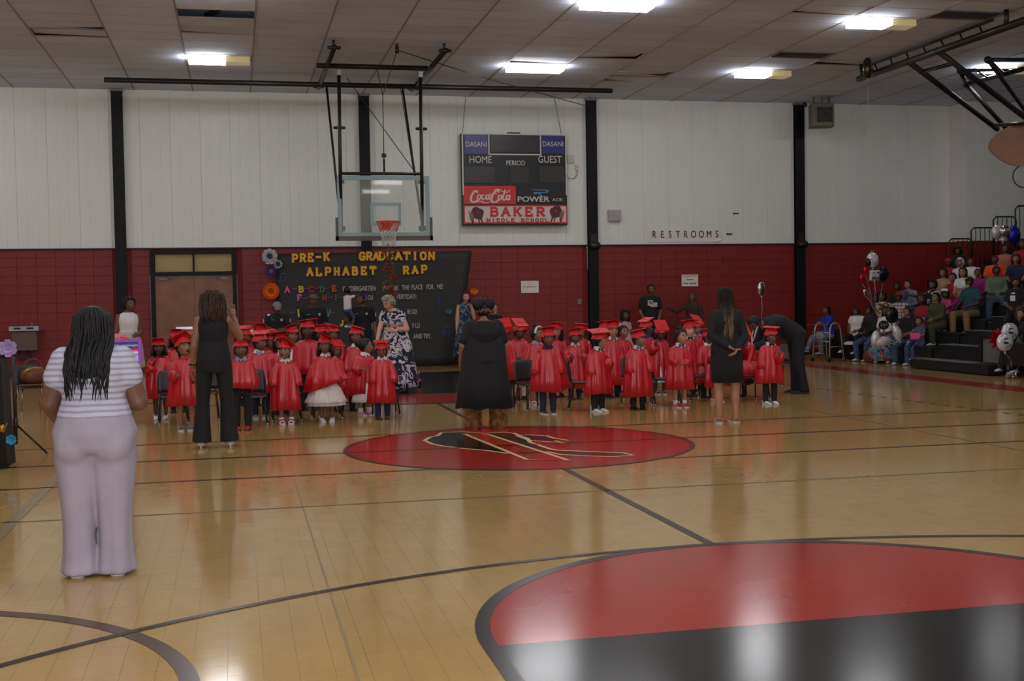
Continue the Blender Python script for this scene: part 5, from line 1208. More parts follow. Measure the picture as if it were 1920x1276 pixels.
F = kid(1005, 17.4, 606, 'capless child in red gown with a white flower headband and hair bun', 'mid', 692, (0, .75, 0), None, blue_cl, None, None, shoe=('sandal', 'white'), hr='bun', arms=(OUT, OUT))
q = M()
for k in range(13):
    a = PI*k/12; q.ball(F.hc + F.R @ V((.42*math.cos(a), -.12, .16+.36*math.sin(a)))*F.hh, .020, 7, 5)
q.build('flower_headband', white_cl, F.e)
F = kid(1077, 18.1, 610, 'child in red gown with white collar, blue bow tie and navy trousers, arms bent', 'dark', 727, (.05, 0, 0), (-.15, .785, 0), white_cl, blue_cl, 'pants', navy_cl, ('sneaker', 'brown', 'dark'), arms=(BENT, BENT))
F = kid(1148, 18.2, 596, 'child in long red gown with white collar and grey tie between two front row children', 'tan', 720, (0, 0, 0), (-.2, .785, 0), white_cl, tie_b, 'pants', black_cl, ('sneaker', 'black', 'dark'))
F = kid(1236, 18.4, 601, 'child in red gown with the cap board facing the camera, white hem and sandals', 'deep', 712, (.35, 0, 0), (.5, .12, .1), None, None, None, shoe=('sandal', 'tan'), hr='bob', L=.4, arms=(UP, HANG))
skirt(F, white_cl, .1, drop=.30, r1=1.0, flare=.05, folds=13, amp=.12, name='white_dress_hem')
F = kid(1291, 17.9, 595, 'child in red gown with dark necktie, light face under a raised cap', 'fair', 712, (0, 0, 0), (-.2, .785, 0), white_cl, black_cl, 'pants', black_cl)
F = kid(1326, 17.5, 611, 'child in red gown with white collar next to the woman with blonde braids', 'dark', 716, (0, .2, 0), (.0, .785, 0), white_cl, None, 'pants', black_cl, ('sneaker', 'black', 'dark'))
F = kid(1343, 16.8, 618, 'child in red gown with white and pink sneakers hidden by the woman with blonde braids', 'mid', 724, (0, .1, 0), (.0, .785, 0), white_cl, None, None, shoe=('sneaker', 'pink'), arms=(UP, HANG))
# back rows: mostly caps and faces
F = kid(577, 17.9, 592, 'tallest child in red gown standing well above the others before an officer', 'deep', 700, (0, -.05, 0), (-.05, .2, -.12), None, None, 'pants', black_cl, w=1.12, flare=1.1, cs=.26)
for px, Y, pt, lb, sk, hd, cp, kw in (
    (331, 18.3, 611, 'child in red gown with dark hair below the cap, behind the singing child', 'deep', (0, 0, 0), (-.1, .785, 0), dict(hr='bob', L=.5)),
    (357, 18.9, 617, 'child in red gown whose cap shows just past the woman in the black jumpsuit', 'dark', (.1, 0, 0), (.1, .5, 0), {}),
    (226, 16.7, 624, 'child in red cap hidden behind the purple tablet', 'dark', (.2, .2, 0), (.15, .3, .3), {}),
    (462, 19.0, 606, 'child in red cap with a white tag hanging from it, under the raised hand', 'dark', (.1, 0, 0), (.1, .1, 0), {}),
    (489, 19.0, 603, 'child in red gown under a wide tilted cap in front of the first officer', 'dark', (0, .1, 0), (-.2, .785, .3), dict(cs=.27)),
    (506, 18.2, 614, 'child in red gown with bushy dark hair under a bright cap edge', 'dark', (.2, .4, 0), (.1, .3, 0), dict(hr='afro')),
    (547, 18.7, 604, 'child in red gown with glowing orange cap band next to the tallest child', 'mid', (0, .3, 0), (-.25, .785, -.2), {}),
    (604, 18.6, 602, 'child in red cap peeping over the girl in the tutu', 'deep', (0, -.3, 0), (-.05, .5, .05), {}),
    (624, 19.2, 603, 'child in red cap in the last row before the second officer', 'dark', (0, .2, 0), (.1, .7, .3), {}),
    (915, 18.6, 598, 'child in red cap mostly hidden by the woman in furry boots', 'dark', (0, 0, 0), (.1, .4, -.2), {}),
    (1043, 18.6, 598, 'child in red gown with long black hair, pink skirt, behind the navy collared child', 'tan', (0, -.4, 0), (-.05, .6, .05), dict(hr='long', L=.95, front=True, bottom=None)),
    (1091, 19.4, 601, 'child in red gown in profile next to a black column', 'mid', (0, -.9, 0), (-.05, .6, .1), {}),
    (1133, 19.1, 597, 'child in red cap over the shoulder of the sideways turned boy', 'dark', (0, 0, 0), (-.15, .5, 0), {}),
    (1209, 18.9, 593, 'child in red gown with a royal blue collar turned away', 'dark', (0, 1.3, 0), (-.25, .785, -.25), dict(col=royal)),
    (1305, 18.8, 591, 'child in red gown with pale blue collar under a strongly tilted cap', 'mid', (.2, -.1, 0), (.35, .5, .5), dict(col=blue_cl)),
    (1388, 17.6, 618, 'child in red cap glimpsed behind the woman with blonde braids', 'dark', (.2, 0, 0), (.1, .4, .2), {})):
    kw = dict(kw); kw.setdefault('bottom', 'pants'); F = kid(px, Y, pt, lb, sk, 720, hd, cp, **kw)
    if px == 462: M().box(F.hc + F.R @ V((.42, -.3, .35))*F.hh, (.05, .012, .1), 0, Matrix.Rotation(-.5, 3, 'Y')).build('cap_tag', white_cl, F.e)
    if px == 1043: skirt(F, fab('pale pink', (196, 160, 164)), .12, drop=.34, r1=1.1, flare=.1, folds=13, amp=.14, name='pink_skirt')
F = kid(1167, 19.0, 604, 'small capless child with dark red hair band beside the girl in pink', 'mid', 720, (0, .3, 0), None, None)
# the one sitting bent forward
x = ON(1408, 640, 17.0).x
F = person('child in red gown bent forward on a chair, cap pointing down, under the stooping man', (x, 17.0, 0), -.9, 1.12, 'k', 1., 'dark', sit=.44, spine=((0, -.35, 1), (0, -.75, .8)), arms=(((.1, -.5, -1), (-.1, -.5, -1)),)*2, legs=(((.12, -1, -.05), (0, .12, -1)),)*2, head=(.75, .3, 0), group=GRP, voxel=.015, shoe=('sneaker', 'black', 'dark'))
top(F, satin, 'gown', 'long', -.1, .035); trousers(F, black_cl, t1=.1); collar(F, tie_b); hair(F, 'short'); grad_cap(F, .2, .5, .0)
q = M(); q.loft([ring(F.P+V((0, .03, .06)), V((0, 0, -1)), .15, .14, 20, V((1, 0, 0)), 0, lambda a: .06*math.sin(7*a)), ring(F.P+V((0, -.16, -.0)), V((0, -.4, -1)), .19, .22, 20, V((1, 0, 0)), 0, lambda a: .1*math.sin(7*a)), ring(F.P+V((0, -.2, -.2)), V((0, -.1, -1)), .20, .16, 20, V((1, 0, 0)), 0, lambda a: .1*math.sin(7*a))]).build('gown_skirt', satin, F.e)

# chairs
for px, Y, rz, lb in ((322, 16.6, .1, 'black chair between the child with white sneakers and the singing child'), (469, 16.1, 0, 'black chair just behind the child in red shoes'), (534, 16.45, 0, 'black chair behind the child with white hair beads'),
    (610, 16.55, 0, 'black chair behind the girl in the white tutu'), (718, 16.65, 0, 'black chair behind the child with the hanging tassel'), (579, 18.3, 0, 'black chair behind the tallest child'), (975, 17.6, .15, 'black chair with a handle slot next to the woman in furry boots'),
    (998, 16.6, .25, 'black chair beside the child with the navy collar'), (1095, 16.5, 1.25, 'black chair behind the boy in big white sneakers'), (1196, 16.7, 0, 'black chair behind the front child in black shoes'), (1249, 16.7, 1.3, 'black chair behind the bareheaded child with clasped hands'), (1322, 17.0, 1.2, 'black chair between the bareheaded child and the blonde braids'), (1345, 17.3, .2, 'black chair behind the woman with blonde braids'),
    (1415, 16.75, 1.0, 'black chair beside the child with the open palm'), (1406, 17.15, -.9, 'black chair under the child bent forward'), (1484, 19.2, -.3, 'black chair behind the stooping man'), (380, 17.0, 0, 'black chair behind the woman in the black jumpsuit'), (500, 17.7, 0, 'black chair in the second row near the officer'), (655, 17.9, 0, 'black chair behind the wide gowned child'), (945, 17.9, 0, 'black chair hidden behind the furry boots')):
    chair(px, Y, rz, lb)

# ------------------------------------------------------------------ adults
def adult(px, Y, ptop, label, rz=0., sex='f', hk=1.0, **k):
    x = ON(px, 640, Y).x; h = ON(px, ptop, Y).z/hk; F = person(label, (x, Y, k.pop('z', 0)), rz, h, sex, **k); return F
# woman in the foreground with the tablet
striped = pattern_mat('fabric striped', 'stripes', [(184, 182, 194), (150, 144, 160)], 29, .85)
lilac = fab('lilac', (158, 148, 158), bump=(5, .12))
FX = FL(186, 1076)
F = person('woman with long wavy black hair, striped top and pale lilac trousers, filming with a tablet', (FX.x, 7.56, 0), PI-.06, 1.60, 'f', 1.28, 'dark', arms=(((.34, -.16, -1), (-.1, -1, .55), 0), ((.40, -.10, -1), (-.30, -.75, -.75), 0)), head=(.05, -.12, 0), voxel=.010, hip_w=1.10, arm_w=1.42, leg_w=1.1, stance=-.01, shoe=('sandal', 'pink', 'light'), curl=.9, lo=False)
top(F, striped, 'striped_top', 'cap', .23, .020, belly=0)
# wide soft trousers hang from the hip
q = M(); h = F.h; F.torso(q, -.17, .31, .019)
for k_, s in (('a', -1), ('b', 1)):
    H, A = F.H[k_], F.A[k_]; zz = [.0, .10, .2, .34, .52, .7, .86, .97, 1.0]; rr = [.078, .086, .083, .074, .064, .060, .063, .070, .072]; rg = []
    for k, r in zip(zz, rr):
        c = V((H.x*(1-k)+(A.x*.93)*k, H.y*(1-k)+(A.y-.01)*k, H.z*(1-k)+.012*k)); f = .07*k
        rg.append(ring(c, V((0, 0, -1)), r*h, r*h*(1.12 if k > .3 else 1.05), 28, V((1, 0, 0)), 0, lambda a: f*(math.sin(5*a+s)+.6*math.sin(9*a+2*s))))
    q.loft(rg)
for s in (-1, 1): q.ball(F.P+V((s*.066*h, .040*h, -.025*h)), (.076*h, .076*h, .088*h), 14, 9)
q.ball(F.P+V((0, .0, -.055*h)), (.055*h, .085*h, .06*h), 14, 9)
remeshed(q, 'wide_trousers', [lilac], F.e, .010, smooth=22)
hair(F, 'wavy', 'black', 1.80, 5, width=1.16, drape=.62)
# tablet she is holding up ahead of her, beside her head
tb = ON(233, 659, 7.94); tab = thing('tablet', 'tablet in a purple case showing the ceremony, held up by the woman in stripes', 'tablet', tuple(tb), -.12); tab.scale = (.85,)*3
purple_case = mat('tablet purple', (150, 60, 176), .5)
q = M()
for s in (-1, 1): q.box((s*.115, 0, 0), (.022, .024, .185)).box((0, 0, s*.082), (.23, .024, .022))
q.box((0, .008, 0), (.22, .01, .16)).build('case', purple_case, tab)
scr = mat('screen picture', (150, 160, 180), .2, emit=.55, emit_rgb=(120, 150, 190))
def _scr():
    nt, b, L = nodes(scr); tc = N(nt, 'TexCoord'); sp_ = N(nt, 'SeparateXYZ'); L.new(tc.outputs['Object'], sp_.inputs[0])
    z = math_n(nt, 'ADD', math_n(nt, 'MULTIPLY', sp_.outputs[2], 7), .5); n = N(nt, 'TexNoise'); n.inputs['Scale'].default_value = 60; L.new(tc.outputs['Object'], n.inputs['Vector'])
    z = math_n(nt, 'ADD', z, math_n(nt, 'MULTIPLY', math_n(nt, 'SUBTRACT', n.outputs[0], .5), .16))
    c = ramp_cols(nt, z, [(0, (120, 150, 175)), (.30, (110, 140, 160)), (.34, (160, 40, 90)), (.44, (140, 165, 180)), (.56, (150, 30, 60)), (.74, (60, 30, 70)), (.8, (110, 120, 150)), (.9, (40, 50, 80))], 'LINEAR'); L.new(c, b.inputs['Emission Color']); L.new(c, b.inputs['Base Color'])
_scr(); M().box((0, -.004, 0), (.2, .006, .142)).build('screen', scr, tab)
# woman leading the song, black jumpsuit
F = adult(400, 13.75, 546, 'woman with curly brown hair in a sleeveless black jumpsuit, one hand raised, seen from behind', PI, w=1.0, skin='mid', arms=(((.50, -.55, -.75), (-.25, -.25, 1)), ((.20, .02, -1), (.10, -.25, -1))), voxel=.012, shoe=('heel', 'silver'), stance=.03, legs=(((.07, 0, -1), (.05, .03, -1)),)*2, curl={'a': (.15, .25), 'b': (.4, .15)}, head=(0, .1, 0), lo=False, base_z=.035, thumbs={'a': ((1, 0, .2), (0, -1, 0)), 'b': ((0, -1, 0), (-1, 0, 0))})
top(F, black_cl, 'jumpsuit_top', 'none', .05, .012); trousers(F, black_cl, 'jumpsuit_trousers', flare=1.75, t1=.4); hair(F, 'wavy', 'brown', 1.0, 2, width=1.25, drape=.2); 
M().tube([F.W['b']+V((.032*math.cos(a), .03*math.sin(a), .03)) for a in [2*PI*i/14 for i in range(15)]], .011, 6).build('watch', black_cl, F.e)
M().tube([F.W['a']+V((.032*math.cos(a), .03*math.sin(a), -.03)) for a in [2*PI*i/14 for i in range(15)]], .005, 6).build('bracelet', chrome, F.e)
# woman in black dress with furry boots
F = adult(908, 14.55, 562, 'woman in loose black dress and shaggy brown fur boots, beaded band around black hair puffs', PI, w=1.42, skin='mid', arms=(((.34, .02, -1), (.1, -.5, -1)), ((.42, -.05, -1), (.05, -.55, -.9))), voxel=.013, shoe=None, stance=.08, head=(0, .1, 0), lo=False)
top(F, black_cl, 'dress_top', 'short', .0, .02, puff=1.25)
sheer = mat('sheer black', (24, 22, 26), .8)
q = M(); rg = []
zt = F.nb.z-.10*F.h; zb = ON(908, 762, 14.55).z
for k, rx, ry in ((0, .150, .085), (.2, .168, .112), (.45, .180, .130), (.7, .198, .150), (1, .222, .165)):
    rg.append([V((v.x, v.y, v.z-(.02*math.sin(5*2*PI*i/40+1) if k == 1 else 0))) for i, v in enumerate(ring(V((0, 0, zt-(zt-zb)*k)), V((0, 0, -1)), rx*F.h, ry*F.h, 40, V((1, 0, 0)), 0, lambda a: .06*k*(math.sin(9*a)+.5*math.sin(17*a))))])
q.loft(rg).build('dress_skirt', black_cl, F.e)
hair(F, 'short', 'black'); q = M()
for s in (-1, 1): q.ball(F.hc+F.R @ V((s*.30, .14, .36))*F.hh, (.40*F.hh, .36*F.hh, .42*F.hh), 16, 10)
q.build('hair_puffs', HAIR['black'], F.e)
q = M(); bead = mat('beads', (150, 128, 92), .3, .4)
for i in range(60): a = rnd.uniform(0, PI); q.ball(F.hc+F.R @ V((.44*math.cos(a), .46*math.sin(a)+.03, rnd.uniform(-.12, .10)))*F.hh, .008, 6, 4)
q.build('beaded_band', bead, F.e)
fur = mat('brown fur', (136, 92, 50), .85, noise=(14, .55))
for k_, s in (('a', -1), ('b', 1)):
    A = F.A[k_]; q = M(); zt2 = .30
    q.loft([ring(V((A.x, A.y-.03, .0)), V((0, 0, 1)), .085, .14, 16), ring(V((A.x, A.y-.02, .08)), V((0, 0, 1)), .095, .13, 16), ring(V((A.x, A.y, .16)), V((0, 0, 1)), .085, .095, 16), ring(V((A.x, A.y, zt2)), V((0, 0, 1)), .092, .098, 16)])
    for i in range(240):
        a = rnd.uniform(0, 2*PI); z = rnd.uniform(.03, zt2+.02); rx, ry = (.09, .13) if z < .1 else (.088, .098); p = V((A.x+rx*math.cos(a), A.y-.02*(z < .12)+ry*math.sin(a), z)); o_ = V((math.cos(a), math.sin(a), 0))
        q.tube([p-o_*.01, p+o_*.018-V((0, 0, .02)), p+o_*.022+V((rnd.uniform(-.01, .01), 0, -.065 if z > .07 else -.03))], [.011, .008, .001], 4)
    q.build('fur_boot', fur, F.e)
# woman with blonde braids
F = adult(1362, 14.05, 537, 'woman with long blonde braids in a knee length black dress, hands clasped behind her', PI-.12, w=1.08, skin='tan', arms=(((.22, .30, -1), (-.62, .55, -.72)), ((.22, .30, -1), (-.95, .50, -.62))), voxel=.012, shoe=('sandal', 'tan'), stance=.0, head=(0, 0, 0), lo=False, feet=True)
top(F, black_cl, 'dress_top', 'long', .0, .014)
q = M(); zt = F.sp(.45).z; zb = ON(1362, 716, 14.05).z
q.loft([ring(V((0, 0, zt-(zt-zb)*k)), V((0, 0, -1)), rx*F.h, ry*F.h, 30, V((1, 0, 0)), 0, lambda a: .02*math.sin(6*a)) for k, rx, ry in ((0, .092, .072), (.2, .102, .084), (.4, .116, .1), (.7, .118, .096), (1, .112, .09))]).build('dress_skirt', black_cl, F.e)
hair(F, 'braids', 'ombre', 2.25, 3, width=1.0, drape=.34)
# man stooping over the bent child
x = ON(1492, 640, 17.75).x
F = person('man in black stooping far forward over a child, white lanyard, big black shoes', (x, 17.75, 0), -PI/2-.1, 1.80, 'm', 1.12, 'dark', spine=((0, -.72, .55), (0, -1, -.02)), arms=(((.1, -.35, -1), (-.2, -.8, -.5)), ((.15, -.5, -1), (-.1, -.8, -.3))), legs=(((.05, .10, -1), (0, .02, -1)), ((.05, -.02, -1), (0, .22, -1))), head=(.95, .35, 0), voxel=.014, shoe=('sneaker', 'black', 'dark'), stance=.05)
top(F, black_cl, 'black_shirt', 'long', .0, .016, belly=.02); trousers(F, black_cl, flare=1.25, rad=1.05); hair(F, 'crop')
M().tube([F.hc+V((-.06, .02, -.05)), F.hc+V((-.07, -.03, -.2)), F.hc+V((0, -.05, -.32)), F.hc+V((.07, -.03, -.2)), F.hc+V((.06, .02, -.05))], .010, 6).box(F.hc+V((0, -.05, -.36)), (.06, .01, .08)).build('lanyard', white_cl, F.e)
# woman in white by the column
F = adult(241, 21.5, 555, 'woman in a white sleeveless top and cream skirt standing by a column near the door', .35, w=1.05, skin='dark', arms=(REST, ((.22, .1, -1), (-.5, -.9, -.1))), head=(.05, .45, 0), voxel=.016)
top(F, white_cl, 'white_top', 'none', .2, .012); skirt(F, fab('cream', (186, 174, 160)), .42, drop=.36, r1=1.0, flare=.03, folds=9, amp=.06); hair(F, 'curly', 'black')
# officers
unif = fab('uniform black', (20, 21, 26)); badge_m = mat('badge silver', (190, 190, 180), .3, .8); patch_m = mat('shoulder patch', (180, 160, 165), .7)
def officer(px, Y, pt, label, head, arms, **k):
    F = adult(px, Y, pt, label, k.pop('rz', 0), 'm', 1.02, skin='dark', head=head, arms=arms, shoe=('dress', 'black', 'dark'), **k)
    top(F, unif, 'uniform_shirt', 'short', .0, .015); trousers(F, unif)
    c = F.sp(.74); bx = F.w*.05*F.h
    M().prism([(-.02, .025), (.02, .025), (.024, -.005), (0, -.03), (-.024, -.005)], .01, lambda a, b, d: V((bx+a, c.y-.074*F.h*F.w-.012-d, c.z+b))).build('badge', patch_m, F.e)
    M().box(V((-bx, c.y-.074*F.h*F.w-.015, c.z+.005)), (.07, .008, .014)).build('name_tag', grey_plastic, F.e)
    for k_, s in (('a', -1), ('b', 1)): M().box(F.S[k_]+(F.E[k_]-F.S[k_])*.3+V((s*.058*F.w, 0, 0)), (.02, .06, .07)).build('sleeve_patch', patch_m, F.e)
    return F
FOLD = ((.22, -.05, -1), (-1, -.75, .05))
F = officer(520, 24.4, 560, 'officer in black uniform with folded arms and a grey cap, looking down', (.55, .1, 0), (FOLD, FOLD), w=1.08); hair(F, 'crop')
q = M(); shell(q, F, lambda a, p: p.z > .22, .12); q.prism([(-.3, -.42), (.3, -.42), (.24, -.72), (-.24, -.72)], .04, lambda a, b, d: F.hc+F.R @ V((a, b, .22+d))*F.hh).build('grey_cap', fab('cap grey', (120, 122, 124)), F.e)
M().box(F.S['a']+V((.03, -.03, .035)), (.07, .04, .025)).build('radio', badge_m, F.e)
F = officer(589, 25.0, 548, 'broad officer in black uniform with a khaki cap before the banner', (.1, 0, 0), (REST, REST), w=1.25); hair(F, 'crop'); q = M(); shell(q, F, lambda a, p: p.z > .22, .12); q.prism([(-.3, -.42), (.3, -.42), (.24, -.72), (-.24, -.72)], .04, lambda a, b, d: F.hc+F.R @ V((a, b, .22+d))*F.hh).build('khaki_cap', fab('cap khaki', (96, 84, 66)), F.e)
F = officer(679, 24.3, 546, 'officer in black uniform carrying a small child on one arm', (.0, -.5, 0), (((.4, -.35, -1), (.1, -1, .25)), REST), w=1.15, rz=-.1); hair(F, 'crop')
tp = ON(652, 590, 23.98)
F = person('small child in white shirt and denim shorts carried on the officer arm, seen from behind', (tp.x, 23.98, ON(652, 614, 23.98).z), 2.3, .86, 'k', 1.0, 'dark', arms=(((.3, -.8, .2), (-.2, -1, .1)), ((.3, -.7, -.4), (0, -1, .1))), legs=(((.25, -.6, -1), (-.05, .25, -1)),)*2, head=(.1, .5, .2), voxel=.014, shoe=('sneaker', 'white'))
top(F, white_cl, 'white_shirt', 'short', .02, .014); trousers(F, denim, 'shorts', length=.5, t1=.2); hair(F, 'short')
# grey haired woman in the flowered dress
flow = pattern_mat('fabric flowered navy', 'blotch', [(26, 28, 52), (206, 200, 204), (196, 190, 198), (60, 60, 84)], 6.5)
F = adult(742, 20.6, 553, 'grey haired woman in a navy and white flowered long dress leaning over the children', -.55, w=1.18, hk=.97, skin='fair', spine=((0, -.08, 1), (0, -.42, 1)), arms=(((.12, -.45, -1), (.0, -.5, -1)), ((.42, -.1, -1), (-.55, -.9, .0))), head=(.45, -.35, 0), voxel=.015, shoe=('sandal', 'brown', 'dark'))
top(F, flow, 'dress_top', 'cap', .0, .014); zf = F.sp(.42).z
skirt(F, flow, .42, drop=(zf-.1)/F.h, r1=1.05, flare=.085, folds=9, amp=.10, name='dress_skirt', depth=.85); hair(F, 'full', 'grey', .4)
bk2 = F.e.matrix_basis if False else None
p = ON(736, 617, 20.25); t = thing('booklet', 'pale booklet with a red phone in the hand of the woman in the flowered dress', 'booklet', tuple(p), -.3)
M().box((0, 0, 0), (.17, .10, .014), rot=Matrix.Rotation(.5, 3, 'X')).build('pages', white_paper, t); M().box((.0, .0, .022), (.14, .08, .012), rot=Matrix.Rotation(.5, 3, 'X')).build('red_cover', SHOE['red'], t)
# by the wall
flow2 = pattern_mat('fabric flowered blue', 'blotch', [(30, 36, 60), (84, 106, 130), (120, 136, 150), (40, 54, 92)], 11)
F = adult(873, 27.3, 545, 'purple haired woman in a blue flowered sleeveless dress with a hand to her mouth', .1, w=1.0, skin='fair', arms=(((.16, 0, -1), (.05, -.1, -1)), ((.1, -.4, -1), (-.45, -.5, 1))), head=(.1, .1, 0), shoe=('sandal', 'brown', 'dark'))
top(F, flow2, 'dress_top', 'none', .0, .012); skirt(F, flow2, .42, drop=.52, r1=1., flare=.05, folds=8, amp=.08, name='dress_skirt'); hair(F, 'bob', 'purple', .5)
F = adult(927, 26.6, 571, 'grey bearded man in dark shirt seen over the red caps near the wall', .1, 'm', w=1.05, skin='tan', head=(0, .1, 0), shoe=('dress', 'black', 'dark')); top(F, black_cl, 'dark_shirt', 'short', .0, .014); trousers(F, black_cl); hair(F, 'crop', 'grey')
M().ball(F.hc+F.R @ V((0, -.33, -.36))*F.hh, (.24*F.hh, .12*F.hh, .17*F.hh), 12, 8).build('beard', HAIR['grey'], F.e)
F = adult(1220, 27.4, 531, 'man in a black T-shirt with a white print standing against the red wall', .05, 'm', w=1.05, skin='dark', arms=(((.2, -.05, -1), (-.45, -.5, -1)), ((.2, -.05, -1), (-.5, -.5, -1))), head=(.1, 0, 0), shoe=('sneaker', 'black', 'dark'))
top(F, black_cl, 't_shirt', 'short', .0, .016); trousers(F, black_cl); hair(F, 'crop'); c = F.sp(.68)
print_m = mat('shirt print', (190, 184, 180), .7); q = M(); yy = c.y-.080*F.h
q.box((-.06, yy, c.z+.02), (.12, .02, .13)).box((.06, yy, c.z-.005), (.11, .02, .07)).box((.03, yy, c.z-.06), (.17, .02, .03)).build('shirt_print', print_m, F.e); M().tube([(-.06+.03*math.cos(a), yy-.012, c.z+.03+.03*math.sin(a)) for a in [2*PI*i/12 for i in range(13)]], .008, 5).build('print_ring', black_cl, F.e)
F = adult(1172, 27.0, 579, 'girl in a pale pink dress with long black hair by the red wall', 0, w=.95, skin='deep', head=(0, .1, 0), sex='k', shoe=('sandal', 'white'))
pk = fab('pale pink dress', (190, 150, 156)); top(F, pk, 'pink_dress', 'short', .0, .014); skirt(F, pk, .42, drop=.4, r1=1., flare=.08); hair(F, 'long', 'black', 1.0, 3, front=True)
brown_cl = fab('brown mesh', (58, 36, 28))
F = adult(1300, 27.3, 546, 'woman in brown with long bronze hair stretching one arm out by the red wall', -.5, w=1.12, skin='dark', arms=(((.9, -.3, -.55), (.8, -.3, .45)), ((.3, 0, -1), (-.1, -.4, -1))), head=(.1, -.2, 0), shoe=('sneaker', 'black', 'dark'), curl=.2, spread=.1)
top(F, brown_cl, 'brown_top', 'long', .0, .014); trousers(F, black_cl); hair(F, 'wavy', 'bronze', 1.0, 2, front=True)
# ------------------------------------------------------------------ bleachers
BX, RUN, RISE, SEAT = 13.8, .62, .27, .42
bench_m = mat('bench black', (26, 25, 26), .5, noise=(3, .2)); tread_m = mat('tread grey', (104, 102, 98), .55, noise=(5, .2)); under_m = mat('understructure', (14, 14, 15), .7)
bl = thing('bleachers', 'black tiered bleachers full of families along the side of the gym', 'bleachers', (BX, 21, 0))
Y0, Y1 = 12.5, 27.0; AY0, AY1 = 19.75, 22.35      # aisle
def bx(name, x0, x1, y0, y1, z0, z1, m, par=bl, **k): return M().cham(((x0+x1)/2-BX, (y0+y1)/2-21, (z0+z1)/2), (x1-x0, y1-y0, z1-z0), .006).build(name, m, par, **k)
for r in range(11):
    x = BX+RUN*r; z = SEAT+RISE*r
    for y0, y1 in ((Y0, AY0), (AY1, Y1)):
        bx('bench', x, x+.27, y0, y1, z-.05, z, bench_m); bx('bench_front', x+.01, x+.04, y0, y1, z-.26, z-.052, under_m)
        if r: bx('footboard', x-.35, x+.05, y0, y1, z-SEAT-.03+.0, z-SEAT, bench_m)
    bx('riser', x+.06, x+.09, Y0, Y1, 0 if r < 1 else z-.6, z-.06, under_m)
    # aisle: a half step and a full step for every row, each with a grey tread
    zz = .21+RISE*r
    bx('aisle_step', x-.45, x+.17, AY0, AY1, zz-.19, zz-.012, under_m); bx('tread', x-.45, x-.12, AY0+.55, AY1, zz-.012, zz, tread_m)
    bx('tread', x-.12, x+.17, AY0, AY1-.75, zz-.012, zz+.002, bench_m)
def rail(r, y):
    x = BX+RUN*r+.3; zt = SEAT+RISE*r+1.06; z0 = zt-1.0; w = .64
    q = M().tube([(x-BX, y-21, z0-.2), (x-BX, y-21, zt-.08), (x-BX+.08, y-21, zt), (x-BX+w-.08, y-21, zt), (x-BX+w, y-21, zt-.08), (x-BX+w, y-21, z0)], .020, 8)
    o = q.build('end_rail', black_metal, bl)
    for i in range(1, 5): M().tube([(x-BX+w*i/5, y-21, z0), (x-BX+w*i/5, y-21, zt)], .011, 6).build('rail_bar', black_metal, o)
    M().tube([(x-BX, y-21, z0), (x-BX+w, y-21, z0)], .014, 6).build('rail_bar', black_metal, o)
for r in range(5, 11): rail(r, Y1+.03)
rail(9, 23.6)
gp = AX(1872, 671, BX-.02)
p_ = bx('front_panel', BX-.06, BX-.02, gp.y-.42, gp.y+.42, .10, .66, tread_m); 
q = M()
for dy in (-.47, .47): q.box((-.05, gp.y-21+dy, .36), (.08, .09, .72))
q.box((-.05, gp.y-21, .05), (.08, .86, .09)).box((-.05, gp.y-21, .69), (.08, .86, .06)).build('panel_frame', black_metal, bl)
bx('end_block', BX-.32, BX+.1, 17.4, gp.y-.6, .22, .62, bench_m)
# ------------------------------------------------------------------ the audience
AUD = 'people sitting on the bleachers'
def seated(px, py, row, label, sex='f', w=1.05, skin='dark', rz=-1.15, head=(.05, 0, 0), arms=None, hr='short', hc='black', L=.6, topm=black_cl, sleeve='short', botm=denim, flare=1.1, shoe=('sneaker', 'white'), legs=None, seat=None, X=None, inf=.016, **k):
    X = (BX+RUN*row+.16) if X is None else X; P = AX(px, py, X); zs = (SEAT+RISE*row) if seat is None else seat
    dn = .075*w+.325+.022+.40*.133 if sex != 'k' else .075*w+.335+.022+.36*.19
    h = (P.z-zs)/dn; lim = (1.45, 1.95) if sex != 'k' else (1.0, 1.5); h = max(lim[0], min(lim[1], h))
    arms = arms or (((.18, -.25, -1), (-.35, -.9, -.25)),)*2
    fl = zs-SEAT; dd = DIM[sex]; need = zs+.075*h*w-.01*h-fl; th, sh_ = dd['th']*h, (dd['sh']+dd['an'])*h
    dz = max(-.75, min(.35, (sh_-need)/th)) if True else 0
    legs = legs or (((.12, -1, dz), (.02, .16, -1)), ((.16, -1, dz), (.02, .02, -1)))
    F = person(label, (X, P.y, 0), rz, h, sex, w, skin, sit=zs, arms=arms, head=head, legs=legs, group=AUD, voxel=.018, shoe=shoe, stance=.05, **k)
    if topm: top(F, topm, 'top', sleeve, -.02, inf)
    if botm: trousers(F, botm, flare=flare, t1=.12)
    if hr: hair(F, hr, hc, L, int(px) % 50, front=k.get('front', False))
    return F
def ball_cap(F, m, brim=None, name='ball_cap'):
    q = M(); shell(q, F, lambda a, p: p.z > .20, .10); o = q.build(name, m, F.e)
    M().prism([(-.30, -.38), (.30, -.38), (.27, -.62), (.12, -.78), (-.12, -.78), (-.27, -.62)], .04, lambda a, b, d: F.hc+F.R @ V((a, b, .23+d))*F.hh).build('brim', brim or m, o)
red_cl = fab('red', (150, 24, 28)); orange_cl = fab('orange', (214, 72, 24)); teal_cl = fab('teal', (28, 74, 78)); olive_cl = fab('olive', (62, 62, 42)); khaki = fab('khaki', (128, 100, 62)); sage = fab('sage', (96, 108, 88)); mag = fab('magenta', (142, 26, 110)); blue_top = fab('bright blue', (24, 44, 150)); greyblue = fab('slate', (72, 84, 104)); yellowish = pattern_mat('fabric peach print', 'blotch', [(150, 124, 84), (176, 146, 104), (170, 112, 92)], 14)
